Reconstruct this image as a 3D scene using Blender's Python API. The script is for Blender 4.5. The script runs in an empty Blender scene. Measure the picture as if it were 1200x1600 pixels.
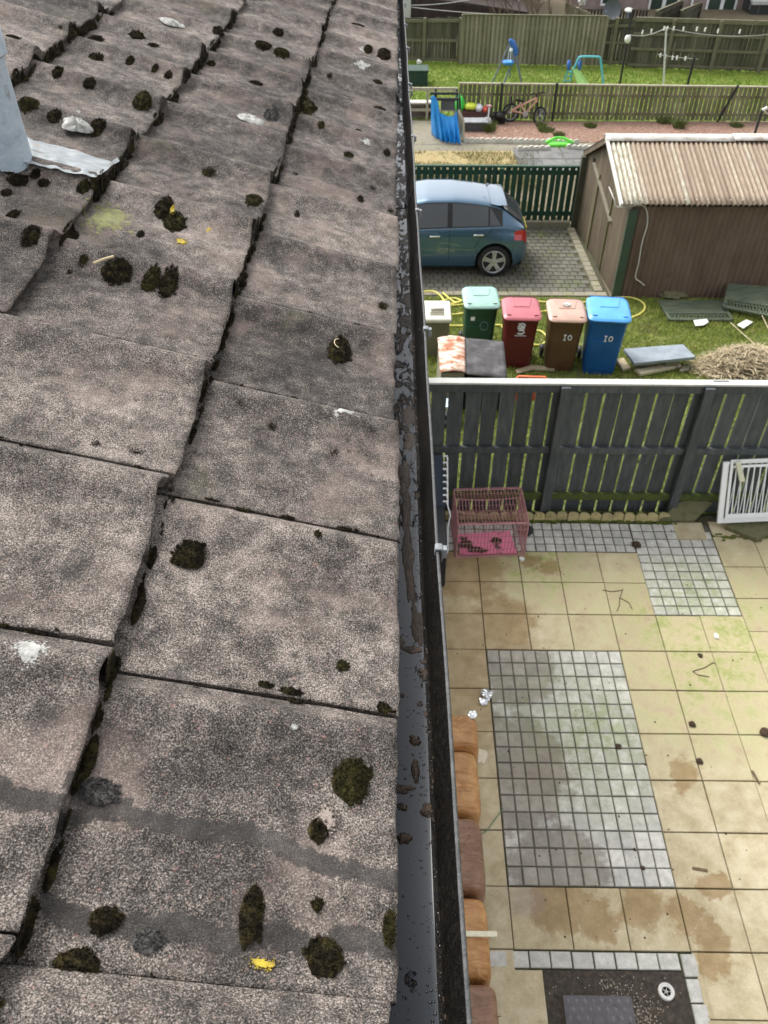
import bpy, math, random
import numpy as np
from mathutils import Vector, Matrix, noise
R = math.radians
rng = random.Random(7)
nrg = np.random.RandomState(7)
scene = bpy.context.scene
col = scene.collection

# ------------------------------------------------------------------ camera
F, CX, CY = 1230.0, 600.0, 800.0                 # focal length and centre in photo pixels
PITCH = math.atan(1100 / F); YAW = math.atan(22 * math.cos(PITCH) / F)
ZC = 6.2
def _axes():
    c, s = math.cos(YAW), math.sin(YAW)
    Rz = lambda v: np.array([c*v[0]-s*v[1], s*v[0]+c*v[1], v[2]])
    return (Rz((1, 0, 0)), Rz((0, -math.sin(PITCH), -math.cos(PITCH))), Rz((0, math.cos(PITCH), -math.sin(PITCH))))
RT, DN, FW = _axes(); CAM = np.array([0.0, 0.0, ZC])
cd = bpy.data.cameras.new('camera'); cam = bpy.data.objects.new('camera', cd); col.objects.link(cam)
cam.matrix_world = Matrix(((RT[0], -DN[0], -FW[0], 0), (RT[1], -DN[1], -FW[1], 0), (RT[2], -DN[2], -FW[2], ZC), (0, 0, 0, 1)))
cd.sensor_width = 36; cd.sensor_fit = 'AUTO'; cd.lens = F / 1600 * 36
cd.clip_start = 0.02; cd.clip_end = 600
cd.dof.use_dof = True; cd.dof.focus_distance = 1.15; cd.dof.aperture_fstop = 15
scene.camera = cam

# ------------------------------------------------------------------ light: bright overcast day
SUN_EL, SUN_AZ = R(52), R(318)                   # azimuth measured from +Y clockwise
w = bpy.data.worlds.new('World'); scene.world = w; w.use_nodes = True
wn = w.node_tree.nodes; wl = w.node_tree.links
bg = wn['Background']
sky = wn.new('ShaderNodeTexSky'); sky.sky_type = 'NISHITA'; sky.sun_disc = False
sky.sun_elevation = SUN_EL; sky.sun_rotation = SUN_AZ; sky.dust_density = 4.0; sky.air_density = 1.0; sky.ozone_density = 1.0
hs = wn.new('ShaderNodeHueSaturation'); hs.inputs['Saturation'].default_value = 0.16
wl.new(sky.outputs[0], hs.inputs['Color']); wl.new(hs.outputs[0], bg.inputs['Color'])
bg.inputs['Strength'].default_value = 0.145
sd = bpy.data.lights.new('sun', 'SUN'); sd.energy = 1.2; sd.angle = R(28); sd.color = (1, 0.97, 0.93)
so = bpy.data.objects.new('sun', sd); col.objects.link(so)
sv = Vector((math.sin(SUN_AZ)*math.cos(SUN_EL), math.cos(SUN_AZ)*math.cos(SUN_EL), math.sin(SUN_EL)))
so.rotation_euler = sv.to_track_quat('Z', 'Y').to_euler(); so.location = (0, 0, 30)
scene.view_settings.view_transform = 'Standard'; scene.view_settings.look = 'None'
scene.view_settings.gamma = 1; scene.view_settings.use_curve_mapping = False
scene.view_settings.exposure = 1.28

# ------------------------------------------------------------------ helpers: places
def ray(u, v): return FW + RT*(u-CX)/F + DN*(v-CY)/F
def onz(u, v, z): r = ray(u, v); return CAM + r*((z-ZC)/r[2])
def ony(u, v, y): r = ray(u, v); return CAM + r*(y/r[1])
PS = math.tan(R(3.5))
def patio_z(y): return -0.2207 + PS*y
_TY = [-5, 6.71, 7.2, 10.5, 13, 17, 21, 60]; _TZ = [-0.2207-5*PS, 0.19, 0.05, -0.25, -0.45, -0.45, -0.6, -0.6]
def T(y): return float(np.interp(y, _TY, _TZ))
def G(u, v, dz=0.0):                             # the ground point seen at a photo pixel
    z = 0.0
    for _ in range(50):
        P = onz(u, v, z+dz); z = .5*z + .5*T(P[1])
    return np.array([P[0], P[1], T(P[1])+dz])

# ------------------------------------------------------------------ helpers: meshes
class B:
    def __init__(s): s.v = []; s.f = []
    def add(s, vs, fs):
        n = len(s.v); s.v.extend([tuple(map(float, p)) for p in vs]); s.f.extend([tuple(i+n for i in f) for f in fs]); return s
    def obb(s, c, ax, ay, az, ch=0.0):           # box from centre and half axes; ch chamfers the top (+az) rim
        c, ax, ay, az = (np.array(q, float) for q in (c, ax, ay, az))
        if ch <= 0:
            P = [c+i*ax+j*ay+k*az for k in (-1, 1) for i, j in ((-1, -1), (1, -1), (1, 1), (-1, 1))]
            return s.add(P, [(3, 2, 1, 0), (4, 5, 6, 7), (0, 1, 5, 4), (1, 2, 6, 5), (2, 3, 7, 6), (3, 0, 4, 7)])
        lx, ly, lz = (np.linalg.norm(q) for q in (ax, ay, az))
        fx, fy, fz = 1-ch/lx, 1-ch/ly, 1-ch/lz
        q4 = ((-1, -1), (1, -1), (1, 1), (-1, 1))
        P = [c+i*ax+j*ay-az for i, j in q4] + [c+i*ax+j*ay+az*fz for i, j in q4] + [c+i*ax*fx+j*ay*fy+az for i, j in q4]
        fs = [(3, 2, 1, 0), (8, 9, 10, 11)]
        for a in (0, 4):
            for i in range(4): j = (i+1) % 4; fs.append((a+i, a+j, a+4+j, a+4+i))
        return s.add(P, fs)
    def box(s, x0, x1, y0, y1, z0, z1, ch=0.0):
        return s.obb(((x0+x1)/2, (y0+y1)/2, (z0+z1)/2), ((x1-x0)/2, 0, 0), (0, (y1-y0)/2, 0), (0, 0, (z1-z0)/2), ch)
    def beam(s, p0, p1, wd, hd, up=(0, 0, 1)):
        p0, p1, up = np.array(p0, float), np.array(p1, float), np.array(up, float)
        d = p1-p0; L = np.linalg.norm(d); d /= L
        a = np.cross(d, up)
        if np.linalg.norm(a) < 1e-4: a = np.cross(d, (1, 0, 0))
        a /= np.linalg.norm(a); b = np.cross(a, d)
        return s.obb((p0+p1)/2, d*L/2, a*wd/2, b*hd/2)
    def tube(s, pts, r, n=6, closed=False):
        pts = [np.array(p, float) for p in pts]; m = len(pts)
        rr = r if isinstance(r, (list, tuple)) else [r]*m
        base = len(s.v); prev = None
        for i, p in enumerate(pts):
            a = pts[(i-1) % m] if (closed or i > 0) else p; b = pts[(i+1) % m] if (closed or i < m-1) else p
            d = b-a; d = d/(np.linalg.norm(d)+1e-12)
            if prev is None:
                ref = np.array((0, 0, 1.0)) if abs(d[2]) < .9 else np.array((1.0, 0, 0))
                prev = np.cross(d, ref)
            x = prev - d*(prev@d); x /= np.linalg.norm(x)+1e-12; prev = x; y = np.cross(d, x)
            for k in range(n):
                t = 2*math.pi*k/n; s.v.append(tuple(p + rr[i]*(x*math.cos(t)+y*math.sin(t))))
        for i in range(m if closed else m-1):
            for k in range(n):
                a = base+i*n; b = base+((i+1) % m)*n
                s.f.append((a+k, a+(k+1) % n, b+(k+1) % n, b+k))
        if not closed:
            s.f.append(tuple(base+k for k in range(n))[::-1]); s.f.append(tuple(base+(m-1)*n+k for k in range(n)))
        return s
    def lathe(s, prof, c, axis=(0, 0, 1), n=20, close=False):
        c, d = np.array(c, float), np.array(axis, float); d /= np.linalg.norm(d)
        ref = np.array((1.0, 0, 0)) if abs(d[0]) < .9 else np.array((0, 1.0, 0))
        x = np.cross(d, ref); x /= np.linalg.norm(x); y = np.cross(d, x); base = len(s.v); m = len(prof)
        for r, z in prof:
            for k in range(n):
                t = 2*math.pi*k/n; s.v.append(tuple(c+d*z+r*(x*math.cos(t)+y*math.sin(t))))
        for i in range(m if close else m-1):
            for k in range(n):
                a = base+i*n; b = base+((i+1) % m)*n; s.f.append((a+k, a+(k+1) % n, b+(k+1) % n, b+k))
        if not close:
            if prof[0][0] > 1e-6: s.f.append(tuple(base+k for k in range(n))[::-1])
            if prof[-1][0] > 1e-6: s.f.append(tuple(base+(m-1)*n+k for k in range(n)))
        return s
    def grid(s, P, wrap=False):                  # P[i][j] points
        nu, nv = len(P), len(P[0]); base = len(s.v)
        for row in P:
            for p in row: s.v.append(tuple(map(float, p)))
        for i in range(nu-1):
            for j in range(nv if wrap else nv-1):
                a = base+i*nv+j; b = base+i*nv+(j+1) % nv
                s.f.append((a, b, b+nv, a+nv))
        return s
    def prism(s, poly, off):                     # closed polygon (3d points) swept by a vector
        n = len(poly); P = [np.array(p, float) for p in poly]; o = np.array(off, float)
        s.add(P + [p+o for p in P], [tuple(range(n))[::-1], tuple(range(n, 2*n))] + [(i, (i+1) % n, n+(i+1) % n, n+i) for i in range(n)])
        return s

ORG = {}
def mesh(name, b, m, smooth=False, org=(0, 0, 0), ang=40):
    me = bpy.data.meshes.new(name)
    V = np.array(b.v, float) - np.array(org)
    me.from_pydata(V.tolist(), [], b.f)
    if m is not None: me.materials.append(m)
    if smooth:
        me.polygons.foreach_set('use_smooth', [True]*len(me.polygons)); me.set_sharp_from_angle(angle=R(ang))
    me.update(); return me
def obj(name, b, m, parent=None, smooth=False, bevel=0.0, org=None, ang=40):
    o0 = ORG.get(parent.name, (0, 0, 0)) if parent is not None else (org or (0, 0, 0))
    me = mesh(name, b, m, smooth, o0, ang)
    o = bpy.data.objects.new(name, me); col.objects.link(o)
    if parent is not None: o.parent = parent; ORG[o.name] = o0
    elif org is not None: o.location = org
    if bevel > 0:
        md = o.modifiers.new('bevel', 'BEVEL'); md.width = bevel; md.segments = 2; md.limit_method = 'ANGLE'; md.angle_limit = R(50)
        me.polygons.foreach_set('use_smooth', [True]*len(me.polygons)); me.set_sharp_from_angle(angle=R(60))
    return o
def inst(name, me, parent, loc, rot=None, scale=None, bevel=0):   # a piece sharing a mesh; loc in world for unrotated things
    o = bpy.data.objects.new(name, me); col.objects.link(o)
    if parent is not None:
        o.parent = parent; o0 = ORG.get(parent.name, (0, 0, 0)); loc = np.array(loc)-np.array(o0); ORG[o.name] = o0
    o.location = loc
    if rot is not None: o.rotation_euler = rot
    if scale is not None: o.scale = scale
    return o
def tag(o, label, cat, group=None, kind=None):
    o['label'] = label; o['category'] = cat
    if group: o['group'] = group
    if kind: o['kind'] = kind
    return o
def thing(name, label, cat, loc=(0, 0, 0), rz=0.0, group=None, local=False):
    o = bpy.data.objects.new(name, None); col.objects.link(o); o.location = tuple(map(float, loc)); o.rotation_euler = (0, 0, rz)
    o.empty_display_size = .1; ORG[o.name] = (0, 0, 0) if local else tuple(map(float, loc))
    return tag(o, label, cat, group)
def struct(name, b, m, smooth=False):
    o = obj(name, b, m, smooth=smooth); o['kind'] = 'structure'; return o
def copy_tree(o, parent=None):
    c = o.copy(); col.objects.link(c)
    if parent is not None: c.parent = parent
    for ch in list(o.children): copy_tree(ch, c)
    return c
def nz(x, y=0.0, z=0.0): return noise.noise(Vector((x, y, z)))

# ------------------------------------------------------------------ helpers: materials
class NT:
    def __init__(s, name):
        s.m = bpy.data.materials.new(name); s.m.use_nodes = True; s.t = s.m.node_tree; s.n = s.t.nodes; s.l = s.t.links
        s.b = s.n['Principled BSDF']
        s.pos = s.n.new('ShaderNodeNewGeometry').outputs['Position']
    def link(s, a, b): s.l.new(a, b)
    def noise(s, scale, detail=6, rough=.6, vec=None, stretch=None, dist=0.0):
        n = s.n.new('ShaderNodeTexNoise'); n.inputs['Scale'].default_value = scale; n.inputs['Detail'].default_value = detail
        n.inputs['Roughness'].default_value = rough; n.inputs['Distortion'].default_value = dist
        v = vec or s.pos
        if stretch:
            mp = s.n.new('ShaderNodeMapping'); mp.inputs['Scale'].default_value = stretch; s.link(v, mp.inputs['Vector']); v = mp.outputs[0]
        s.link(v, n.inputs['Vector']); return n.outputs['Fac']
    def voro(s, scale, feature='F1', out='Distance', vec=None):
        n = s.n.new('ShaderNodeTexVoronoi'); n.inputs['Scale'].default_value = scale; n.feature = feature
        s.link(vec or s.pos, n.inputs['Vector']); return n.outputs[out]
    def ramp(s, fac, stops):
        r = s.n.new('ShaderNodeValToRGB'); e = r.color_ramp.elements
        while len(e) < len(stops): e.new(.5)
        for i, (p, c) in enumerate(stops):
            e[i].position = p; e[i].color = (*c, 1) if hasattr(c, '__len__') else (c, c, c, 1)
        s.link(fac, r.inputs[0]); return r.outputs[0]
    def mix(s, fac, a, b, mode='MIX'):
        x = s.n.new('ShaderNodeMix'); x.data_type = 'RGBA'; x.blend_type = mode
        for val, inp in ((fac, x.inputs[0]), (a, x.inputs[6]), (b, x.inputs[7])):
            if hasattr(val, 'is_linked') or isinstance(val, bpy.types.NodeSocket): s.link(val, inp)
            else: inp.default_value = val if not hasattr(val, '__len__') else (*val, 1)
        return x.outputs[2]
    def math(s, op, a, b=None, clamp=False):
        x = s.n.new('ShaderNodeMath'); x.operation = op; x.use_clamp = clamp
        for val, inp in ((a, x.inputs[0]), (b, x.inputs[1])):
            if val is None: continue
            if isinstance(val, bpy.types.NodeSocket): s.link(val, inp)
            else: inp.default_value = val
        return x.outputs[0]
    def blob(s, c, r, warp=None, amt=0.0, soft=.4):   # 1 inside a ragged round stain, 0 outside
        d = s.n.new('ShaderNodeVectorMath'); d.operation = 'DISTANCE'; s.link(s.pos, d.inputs[0]); d.inputs[1].default_value = c
        v = d.outputs['Value']
        if warp is not None: v = s.math('ADD', v, s.math('MULTIPLY', s.math('SUBTRACT', warp, .5), amt*2))
        mr = s.n.new('ShaderNodeMapRange'); mr.inputs[1].default_value = r; mr.inputs[2].default_value = r*(1-soft); s.link(v, mr.inputs[0])
        return mr.outputs[0]
    def bump(s, h, strength=.3, dist=.01):
        bp = s.n.new('ShaderNodeBump'); bp.inputs['Strength'].default_value = strength; bp.inputs['Distance'].default_value = dist
        s.link(h, bp.inputs['Height']); s.link(bp.outputs[0], s.b.inputs['Normal'])
    def rnd(s, c, amt):
        oi = s.n.new('ShaderNodeObjectInfo'); h = s.n.new('ShaderNodeHueSaturation')
        s.link(c, h.inputs['Color']); s.link(s.math('ADD', s.math('MULTIPLY', oi.outputs['Random'], 2*amt), 1-amt), h.inputs['Value']); return h.outputs[0]
    def done(s, c, rough=.8, spec=.3, metal=0.0, coat=0.0):
        if isinstance(c, bpy.types.NodeSocket): s.link(c, s.b.inputs['Base Color'])
        else: s.b.inputs['Base Color'].default_value = (*c, 1)
        if isinstance(rough, bpy.types.NodeSocket): s.link(rough, s.b.inputs['Roughness'])
        else: s.b.inputs['Roughness'].default_value = rough
        s.b.inputs['Specular IOR Level'].default_value = spec; s.b.inputs['Metallic'].default_value = metal; s.b.inputs['Coat Weight'].default_value = coat
        return s.m
def mat(name, cols, scale=8.0, rough=.8, bump=.15, bscale=None, rnd=.0, spec=.3, metal=0.0, coat=0.0, stretch=None, grime=None, detail=7, bdist=.01):
    t = NT(name)
    n = t.noise(scale, detail, .62, stretch=stretch)
    k = len(cols)
    c = t.ramp(n, [(.3+.4*i/max(1, k-1), cc) for i, cc in enumerate(cols)]) if k > 1 else t.ramp(n, [(.3, tuple(x*.85 for x in cols[0])), (.7, tuple(min(1, x*1.12) for x in cols[0]))])
    if grime:
        for gc, gs, lo, hi in (grime if isinstance(grime, list) else [grime]):
            c = t.mix(t.ramp(t.noise(gs, 7, .65), [(lo, 0.0), (hi, 1.0)]), c, gc)
    if rnd: c = t.rnd(c, rnd)
    if bump: t.bump(t.noise(bscale or scale*6, 5, .6, stretch=stretch), bump, bdist)
    return t.done(c, rough, spec, metal, coat)

# ================================================================== MATERIALS of the roof and patio
def roof_material():
    t = NT('concrete_tile')
    big = t.noise(4.5, 6, .6); mid = t.noise(34, 5, .65); oi = t.n.new('ShaderNodeObjectInfo').outputs['Random']
    g1 = t.noise(520, 2, .6); g2 = t.noise(980, 2, .6)
    gr = t.math('ADD', t.math('MULTIPLY', g1, .55), t.math('MULTIPLY', g2, .45))
    ad = t.math('ADD', t.math('MULTIPLY', gr, 1.12), t.math('MULTIPLY', mid, .34))
    ad = t.math('ADD', ad, t.math('MULTIPLY', big, .30)); ad = t.math('ADD', ad, t.math('MULTIPLY', t.math('SUBTRACT', oi, .5), .07))
    ad = t.math('SUBTRACT', ad, .388)
    c = t.ramp(ad, [(.32, (.011, .010, .0095)), (.43, (.036, .032, .029)), (.50, (.092, .081, .072)), (.57, (.185, .158, .138)), (.68, (.44, .38, .335))])
    c = t.mix(t.ramp(t.noise(170, 2, .6), [(.66, 0.0), (.73, .55)]), c, (.33, .18, .155))                          # pink grains
    c = t.mix(t.math('MULTIPLY', t.ramp(t.noise(6.5, 5, .65), [(.52, 0.0), (.64, .34)]), 1.0), c, (.27, .205, .178))   # bleached pinkish areas
    wv = t.math('MULTIPLY', t.math('SUBTRACT', t.noise(75, 5, .7), .5), .30)
    v = t.math('ADD', t.voro(9.0), wv); sel = t.ramp(t.noise(3.1, 3, .5), [(.46, 0.0), (.60, .9)])
    c = t.mix(t.math('MULTIPLY', t.ramp(v, [(.10, .75), (.22, 0.0)]), sel), c, (.026, .025, .024))                    # black crust lichen
    v2 = t.math('ADD', t.voro(27.0), t.math('MULTIPLY', wv, 1.5))
    c = t.mix(t.math('MULTIPLY', t.ramp(v2, [(.04, .8), (.17, 0.0)]), t.ramp(t.noise(2.4, 3, .5), [(.50, 0.0), (.60, 1.0)])), c, (.030, .028, .026))
    c = t.mix(t.ramp(t.noise(10, 6, .7, stretch=(1.3, 2.6, 1)), [(.60, 0.0), (.68, .50)]), c, (.040, .038, .035))      # dark films
    c = t.mix(t.ramp(t.noise(4.0, 7, .7, stretch=(1, .7, 3)), [(.60, 0.0), (.72, .45)]), c, (.085, .085, .05))      # thin green film
    sep = t.n.new('ShaderNodeSeparateXYZ'); t.link(t.pos, sep.inputs[0])
    wn_ = t.math('SUBTRACT', t.noise(55, 6, .7), .5); silt = None
    for pts, wd in BANDS:                                            # two bands of washed-down silt crossing the nearest tiles
        fc = t.n.new('ShaderNodeFloatCurve'); cu = fc.mapping.curves[0]
        X0, X1, Y0, Y1 = -.45, .05, 0.0, .8
        P = sorted([((x-X0)/(X1-X0), (y-Y0)/(Y1-Y0)) for x, y in pts])
        while len(cu.points) < len(P): cu.points.new(.5, .5)
        for cp_, (a, b_) in zip(cu.points, P): cp_.location = (a, b_); cp_.handle_type = 'AUTO'
        fc.mapping.update()
        mr = t.n.new('ShaderNodeMapRange'); mr.inputs[1].default_value = X0; mr.inputs[2].default_value = X1; t.link(sep.outputs[0], mr.inputs[0]); t.link(mr.outputs[0], fc.inputs[1])
        yc = t.math('MULTIPLY', fc.outputs[0], Y1)
        d = t.math('ADD', t.math('ABSOLUTE', t.math('SUBTRACT', sep.outputs[1], yc)), t.math('MULTIPLY', wn_, .032))
        m2 = t.n.new('ShaderNodeMapRange'); m2.inputs[1].default_value = wd*1.12; m2.inputs[2].default_value = wd*.82; t.link(d, m2.inputs[0])
        inb = t.math('MULTIPLY', t.math('LESS_THAN', sep.outputs[0], max(q[0] for q in pts)+.03), t.math('GREATER_THAN', sep.outputs[0], min(q[0] for q in pts)))
        mm_ = t.math('MULTIPLY', m2.outputs[0], inb); silt = mm_ if silt is None else t.math('MAXIMUM', silt, mm_)
    c = t.mix(t.math('MULTIPLY', silt, t.ramp(t.noise(30, 5, .65), [(.32, .80), (.58, .97)])), c, t.ramp(t.math('ADD', t.math('MULTIPLY', g2, .6), t.math('MULTIPLY', mid, .4)), [(.36, (.018, .0165, .0155)), (.50, (.042, .038, .035)), (.60, (.085, .077, .071)), (.68, (.20, .18, .165))]))
    hgt = t.math('ADD', t.math('MULTIPLY', gr, 1.0), t.math('MULTIPLY', mid, .55)); hgt = t.math('ADD', hgt, t.math('MULTIPLY', silt, .35))
    t.bump(hgt, .75, .004)
    return t.done(c, .9, .2)
M = {}
M['moss'] = mat('moss', [(.006, .005, .004), (.019, .015, .008), (.052, .042, .015)], 70, .95, .6, 400, spec=.1, bdist=.004)
M['moss_olive'] = mat('moss_olive', [(.009, .008, .004), (.026, .023, .009), (.065, .054, .018)], 60, .95, .6, 400, spec=.1, bdist=.004)
M['silt'] = mat('roof_silt', [(.028, .026, .025), (.05, .047, .045), (.085, .078, .073)], 120, .75, .6, 380, spec=.3, bdist=.004)
M['lichen_white'] = mat('white_lichen', [(.14, .13, .12), (.33, .33, .305), (.50, .50, .47)], 60, .9, .6, 260, bdist=.003)
M['lichen_yellow'] = mat('yellow_lichen', [(.16, .12, .05), (.36, .27, .035), (.52, .41, .05)], 70, .9, .6, 260, bdist=.003)
M['lichen_green'] = mat('green_lichen', [(.12, .11, .07), (.17, .17, .075), (.25, .25, .10)], 70, .9, .6, 260, bdist=.003)
M['lichen_orange'] = mat('orange_lichen', [(.14, .11, .10), (.26, .15, .11), (.38, .20, .14)], 80, .9, .5, 260, bdist=.003)
M['bare_tile'] = mat('bare_tile', [(.12, .10, .088), (.25, .205, .178), (.36, .31, .27)], 320, .9, .5, 400, bdist=.003)
M['pale_twig'] = mat('pale_twig', [(.55, .45, .28)], 60)

def slab_material():
    t = NT('cream_slab')
    wp = t.noise(5.5, 7, .7)
    c = t.ramp(t.noise(7, 8, .65), [(.30, (.36, .295, .175)), (.50, (.475, .405, .26)), (.70, (.58, .515, .365))])
    c = t.rnd(c, .07)
    c = t.mix(t.ramp(t.noise(190, 3, .7), [(.36, .45), (.48, 0.0)]), c, (.26, .21, .12))
    c = t.mix(t.ramp(t.noise(120, 3, .6), [(.60, 0.0), (.70, .5)]), c, (.74, .70, .58))
    big = t.noise(1.6, 4, .6)
    # algae film: two ragged zones
    al = t.math('MAXIMUM', t.blob((3.2, 4.9, .08), 1.75, big, .7, .8), t.blob((1.6, 5.9, .12), .75, big, .5, .8))
    al = t.math('MAXIMUM', al, t.blob((4.3, 5.6, .12), 1.0, big, .5, .8))
    c = t.mix(t.math('MULTIPLY', al, t.ramp(t.noise(7, 9, .75), [(.42, 0.0), (.60, .8)])), c, (.22, .26, .055))
    # long-standing damp on the side of the wall and a few spilt puddles, as seen on the slabs
    wet = t.math('MULTIPLY', t.blob((.55, 4.6, .05), 1.05, wp, .25, .35), .75)
    for cc, r in (((1.57, 2.42, -.07), .19), ((1.30, 2.50, -.07), .24), ((1.95, 2.52, -.07), .20), ((2.22, 2.46, -.07), .16), ((2.40, 2.28, -.08), .15), ((2.53, 2.68, -.06), .11),
                  ((2.55, 3.58, 0), .16), ((1.52, 6.0, .15), .12), ((1.68, 5.88, .14), .13), ((2.34, 2.12, -.1), .13), ((1.15, 5.2, .1), .35), ((.75, 5.9, .1), .5)):
        wet = t.math('MAXIMUM', wet, t.blob(cc, r*1.05, wp, .24, .28))
    c = t.mix(t.math('MULTIPLY', wet, .85), c, t.mix(1.0, c, (.62, .50, .36), 'MULTIPLY'))
    c = t.mix(t.math('MULTIPLY', t.blob((1.05, 2.55, -.07), .17, wp, .12, .6), .45), c, (.22, .17, .17))
    c = t.mix(t.ramp(t.noise(26, 5, .6), [(.66, 0.0), (.74, .55)]), c, (.20, .16, .09))
    t.bump(t.noise(160, 4, .7), .3, .004)
    return t.done(c, t.math('SUBTRACT', .85, t.math('MULTIPLY', wet, .25)), .3)
M['slab'] = slab_material()
def sett_material():
    t = NT('grey_sett')
    wp = t.noise(8, 6, .65); big = t.noise(1.7, 4, .6)
    c = t.ramp(t.noise(12, 7, .65), [(.30, (.37, .365, .325)), (.5, (.49, .48, .435)), (.7, (.62, .605, .55))])
    c = t.rnd(c, .13)
    c = t.mix(t.ramp(t.noise(240, 3, .7), [(.36, .5), (.48, 0.0)]), c, (.17, .17, .16))
    c = t.mix(t.ramp(t.noise(150, 3, .6), [(.58, 0.0), (.70, .6)]), c, (.74, .75, .72))
    damp = t.math('MAXIMUM', t.blob((.98, 3.6, 0), .62, wp, .28, .15), t.blob((1.35, 2.75, -.05), .42, wp, .22, .15))
    damp = t.math('MAXIMUM', damp, t.blob((1.2, 4.6, .05), .42, wp, .3, .2))
    c = t.mix(t.math('MULTIPLY', damp, .85), c, t.mix(1.0, c, (.54, .50, .46), 'MULTIPLY'))
    c = t.mix(t.math('MULTIPLY', t.blob((1.33, 3.65, 0), .35, wp, .3, .7), .35), c, (.24, .16, .16))
    al = t.math('MAXIMUM', t.blob((1.85, 4.0, .02), 1.0, big, .5, .9), t.blob((3.2, 5.6, .12), .7, big, .5, .8))
    c = t.mix(t.math('MULTIPLY', al, t.ramp(t.noise(9, 8, .75), [(.36, 0.0), (.58, .7)])), c, (.22, .27, .09))
    c = t.mix(t.ramp(t.noise(22, 5, .6), [(.66, 0.0), (.74, .6)]), c, (.16, .13, .09))
    t.bump(t.noise(200, 4, .7), .35, .004)
    return t.done(c, .85, .3)
M['sett'] = sett_material()
M['joint'] = mat('joint_dirt', [(.035, .032, .022), (.07, .065, .04), (.05, .07, .02)], 14, .95, .4)
M['soil'] = mat('wet_soil', [(.018, .014, .010), (.05, .038, .026), (.10, .075, .05)], 30, .6, .9, 90, spec=.5, bdist=.02)

# ================================================================== OUR HOUSE: wall, roof of concrete tiles, gutter, vent pipe
TH = math.atan(.133/.39); GA = .412*.8; TW = .30; TE = .024        # pitch, exposed gauge, tile width, course step
XE, ZE = .008, 5.4                                                # top front edge of the eaves course
UV = np.array((-math.cos(TH), 0, math.sin(TH))); TV = np.array((0, 1.0, 0)); NV = np.array((math.sin(TH), 0, math.cos(TH)))
TOFF = [.235, .250, .220, .245, .235, .240, .235]
def prof(t):                                                       # relief across one tile, near edge t=0 to far edge t=1
    roll = .026*math.exp(-((t-.87)/(.145 if t < .87 else .085))**2)
    mid = .0045*math.exp(-((t-.34)/.11)**2)
    return roll+mid+.004*math.exp(-(t/.05)**2)-.003
def roof_h(s, t):
    k = max(0, int(math.floor(s/GA))); k = min(k, 6)
    ta = ((t-TOFF[k])/TW) % 1.0
    return -TE*(s-k*GA)/GA + prof(ta)
def RP(s, t, lift=0.0):
    return np.array((XE, 0, ZE)) + UV*s + TV*t + NV*(roof_h(s, t)+lift)
def roof_at(u, v):                                                 # (s, t) on the roof seen at a photo pixel
    r = ray(u, v); P0 = np.array((XE, 0, ZE)); h = 0.0
    for _ in range(8):
        k = ((P0+NV*h-CAM)@NV)/(r@NV); P = CAM+r*k; s = (P-P0)@UV; t = P[1]; h = .5*h+.5*roof_h(max(s, 0), t)
    return max(s, 0.0), t
BANDS = [([tuple(RP(*roof_at(*q))[:2]) for q in ((112, 1243), (170, 1262), (240, 1283), (310, 1295), (400, 1302), (450, 1328), (520, 1352), (612, 1372))], .0105),
         ([tuple(RP(*roof_at(*q))[:2]) for q in ((-10, 1225), (60, 1252), (150, 1268))], .011),
         ([tuple(RP(*roof_at(*q))[:2]) for q in ((60, 1405), (120, 1437), (200, 1447), (300, 1450), (360, 1470), (430, 1462), (500, 1478), (560, 1466), (612, 1482))], .0115)]
M['tile'] = roof_material()
house = thing('house', 'near house with mossy brown concrete tile roof and black gutter', 'house', (-3.0, 3.0, -.2))
M['wall_harl'] = mat('harled_wall', [(.42, .38, .33), (.50, .46, .40)], 20, .9, .5, 120)
M['white_upvc'] = mat('white_upvc', [(.74, .75, .75)], 3, .4, .02, spec=.5)
M['underlay'] = mat('roof_underlay', [(.03, .028, .026)], 20, .9, .3)
b = B(); b.box(-6.0, -.30, -1.2, 7.5, -.6, 5.28)
wall = obj('wall', b, M['wall_harl'], house)
b = B(); b.box(-.075, -.055, -1.2, 7.5, 5.12, 5.36); obj('fascia', b, M['white_upvc'], house)
b = B(); b.box(-.30, -.075, -1.2, 7.5, 5.10, 5.12); obj('soffit', b, M['white_upvc'], house)
b = B(); NR = 7
P = [[np.array((XE, 0, ZE))+UV*s+TV*t-NV*.055 for t in (-1.0, 7.45)] for s in (.06, NR*GA+.1)]
b.grid(P); roof = obj('roof', b, M['underlay'], house)
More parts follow.
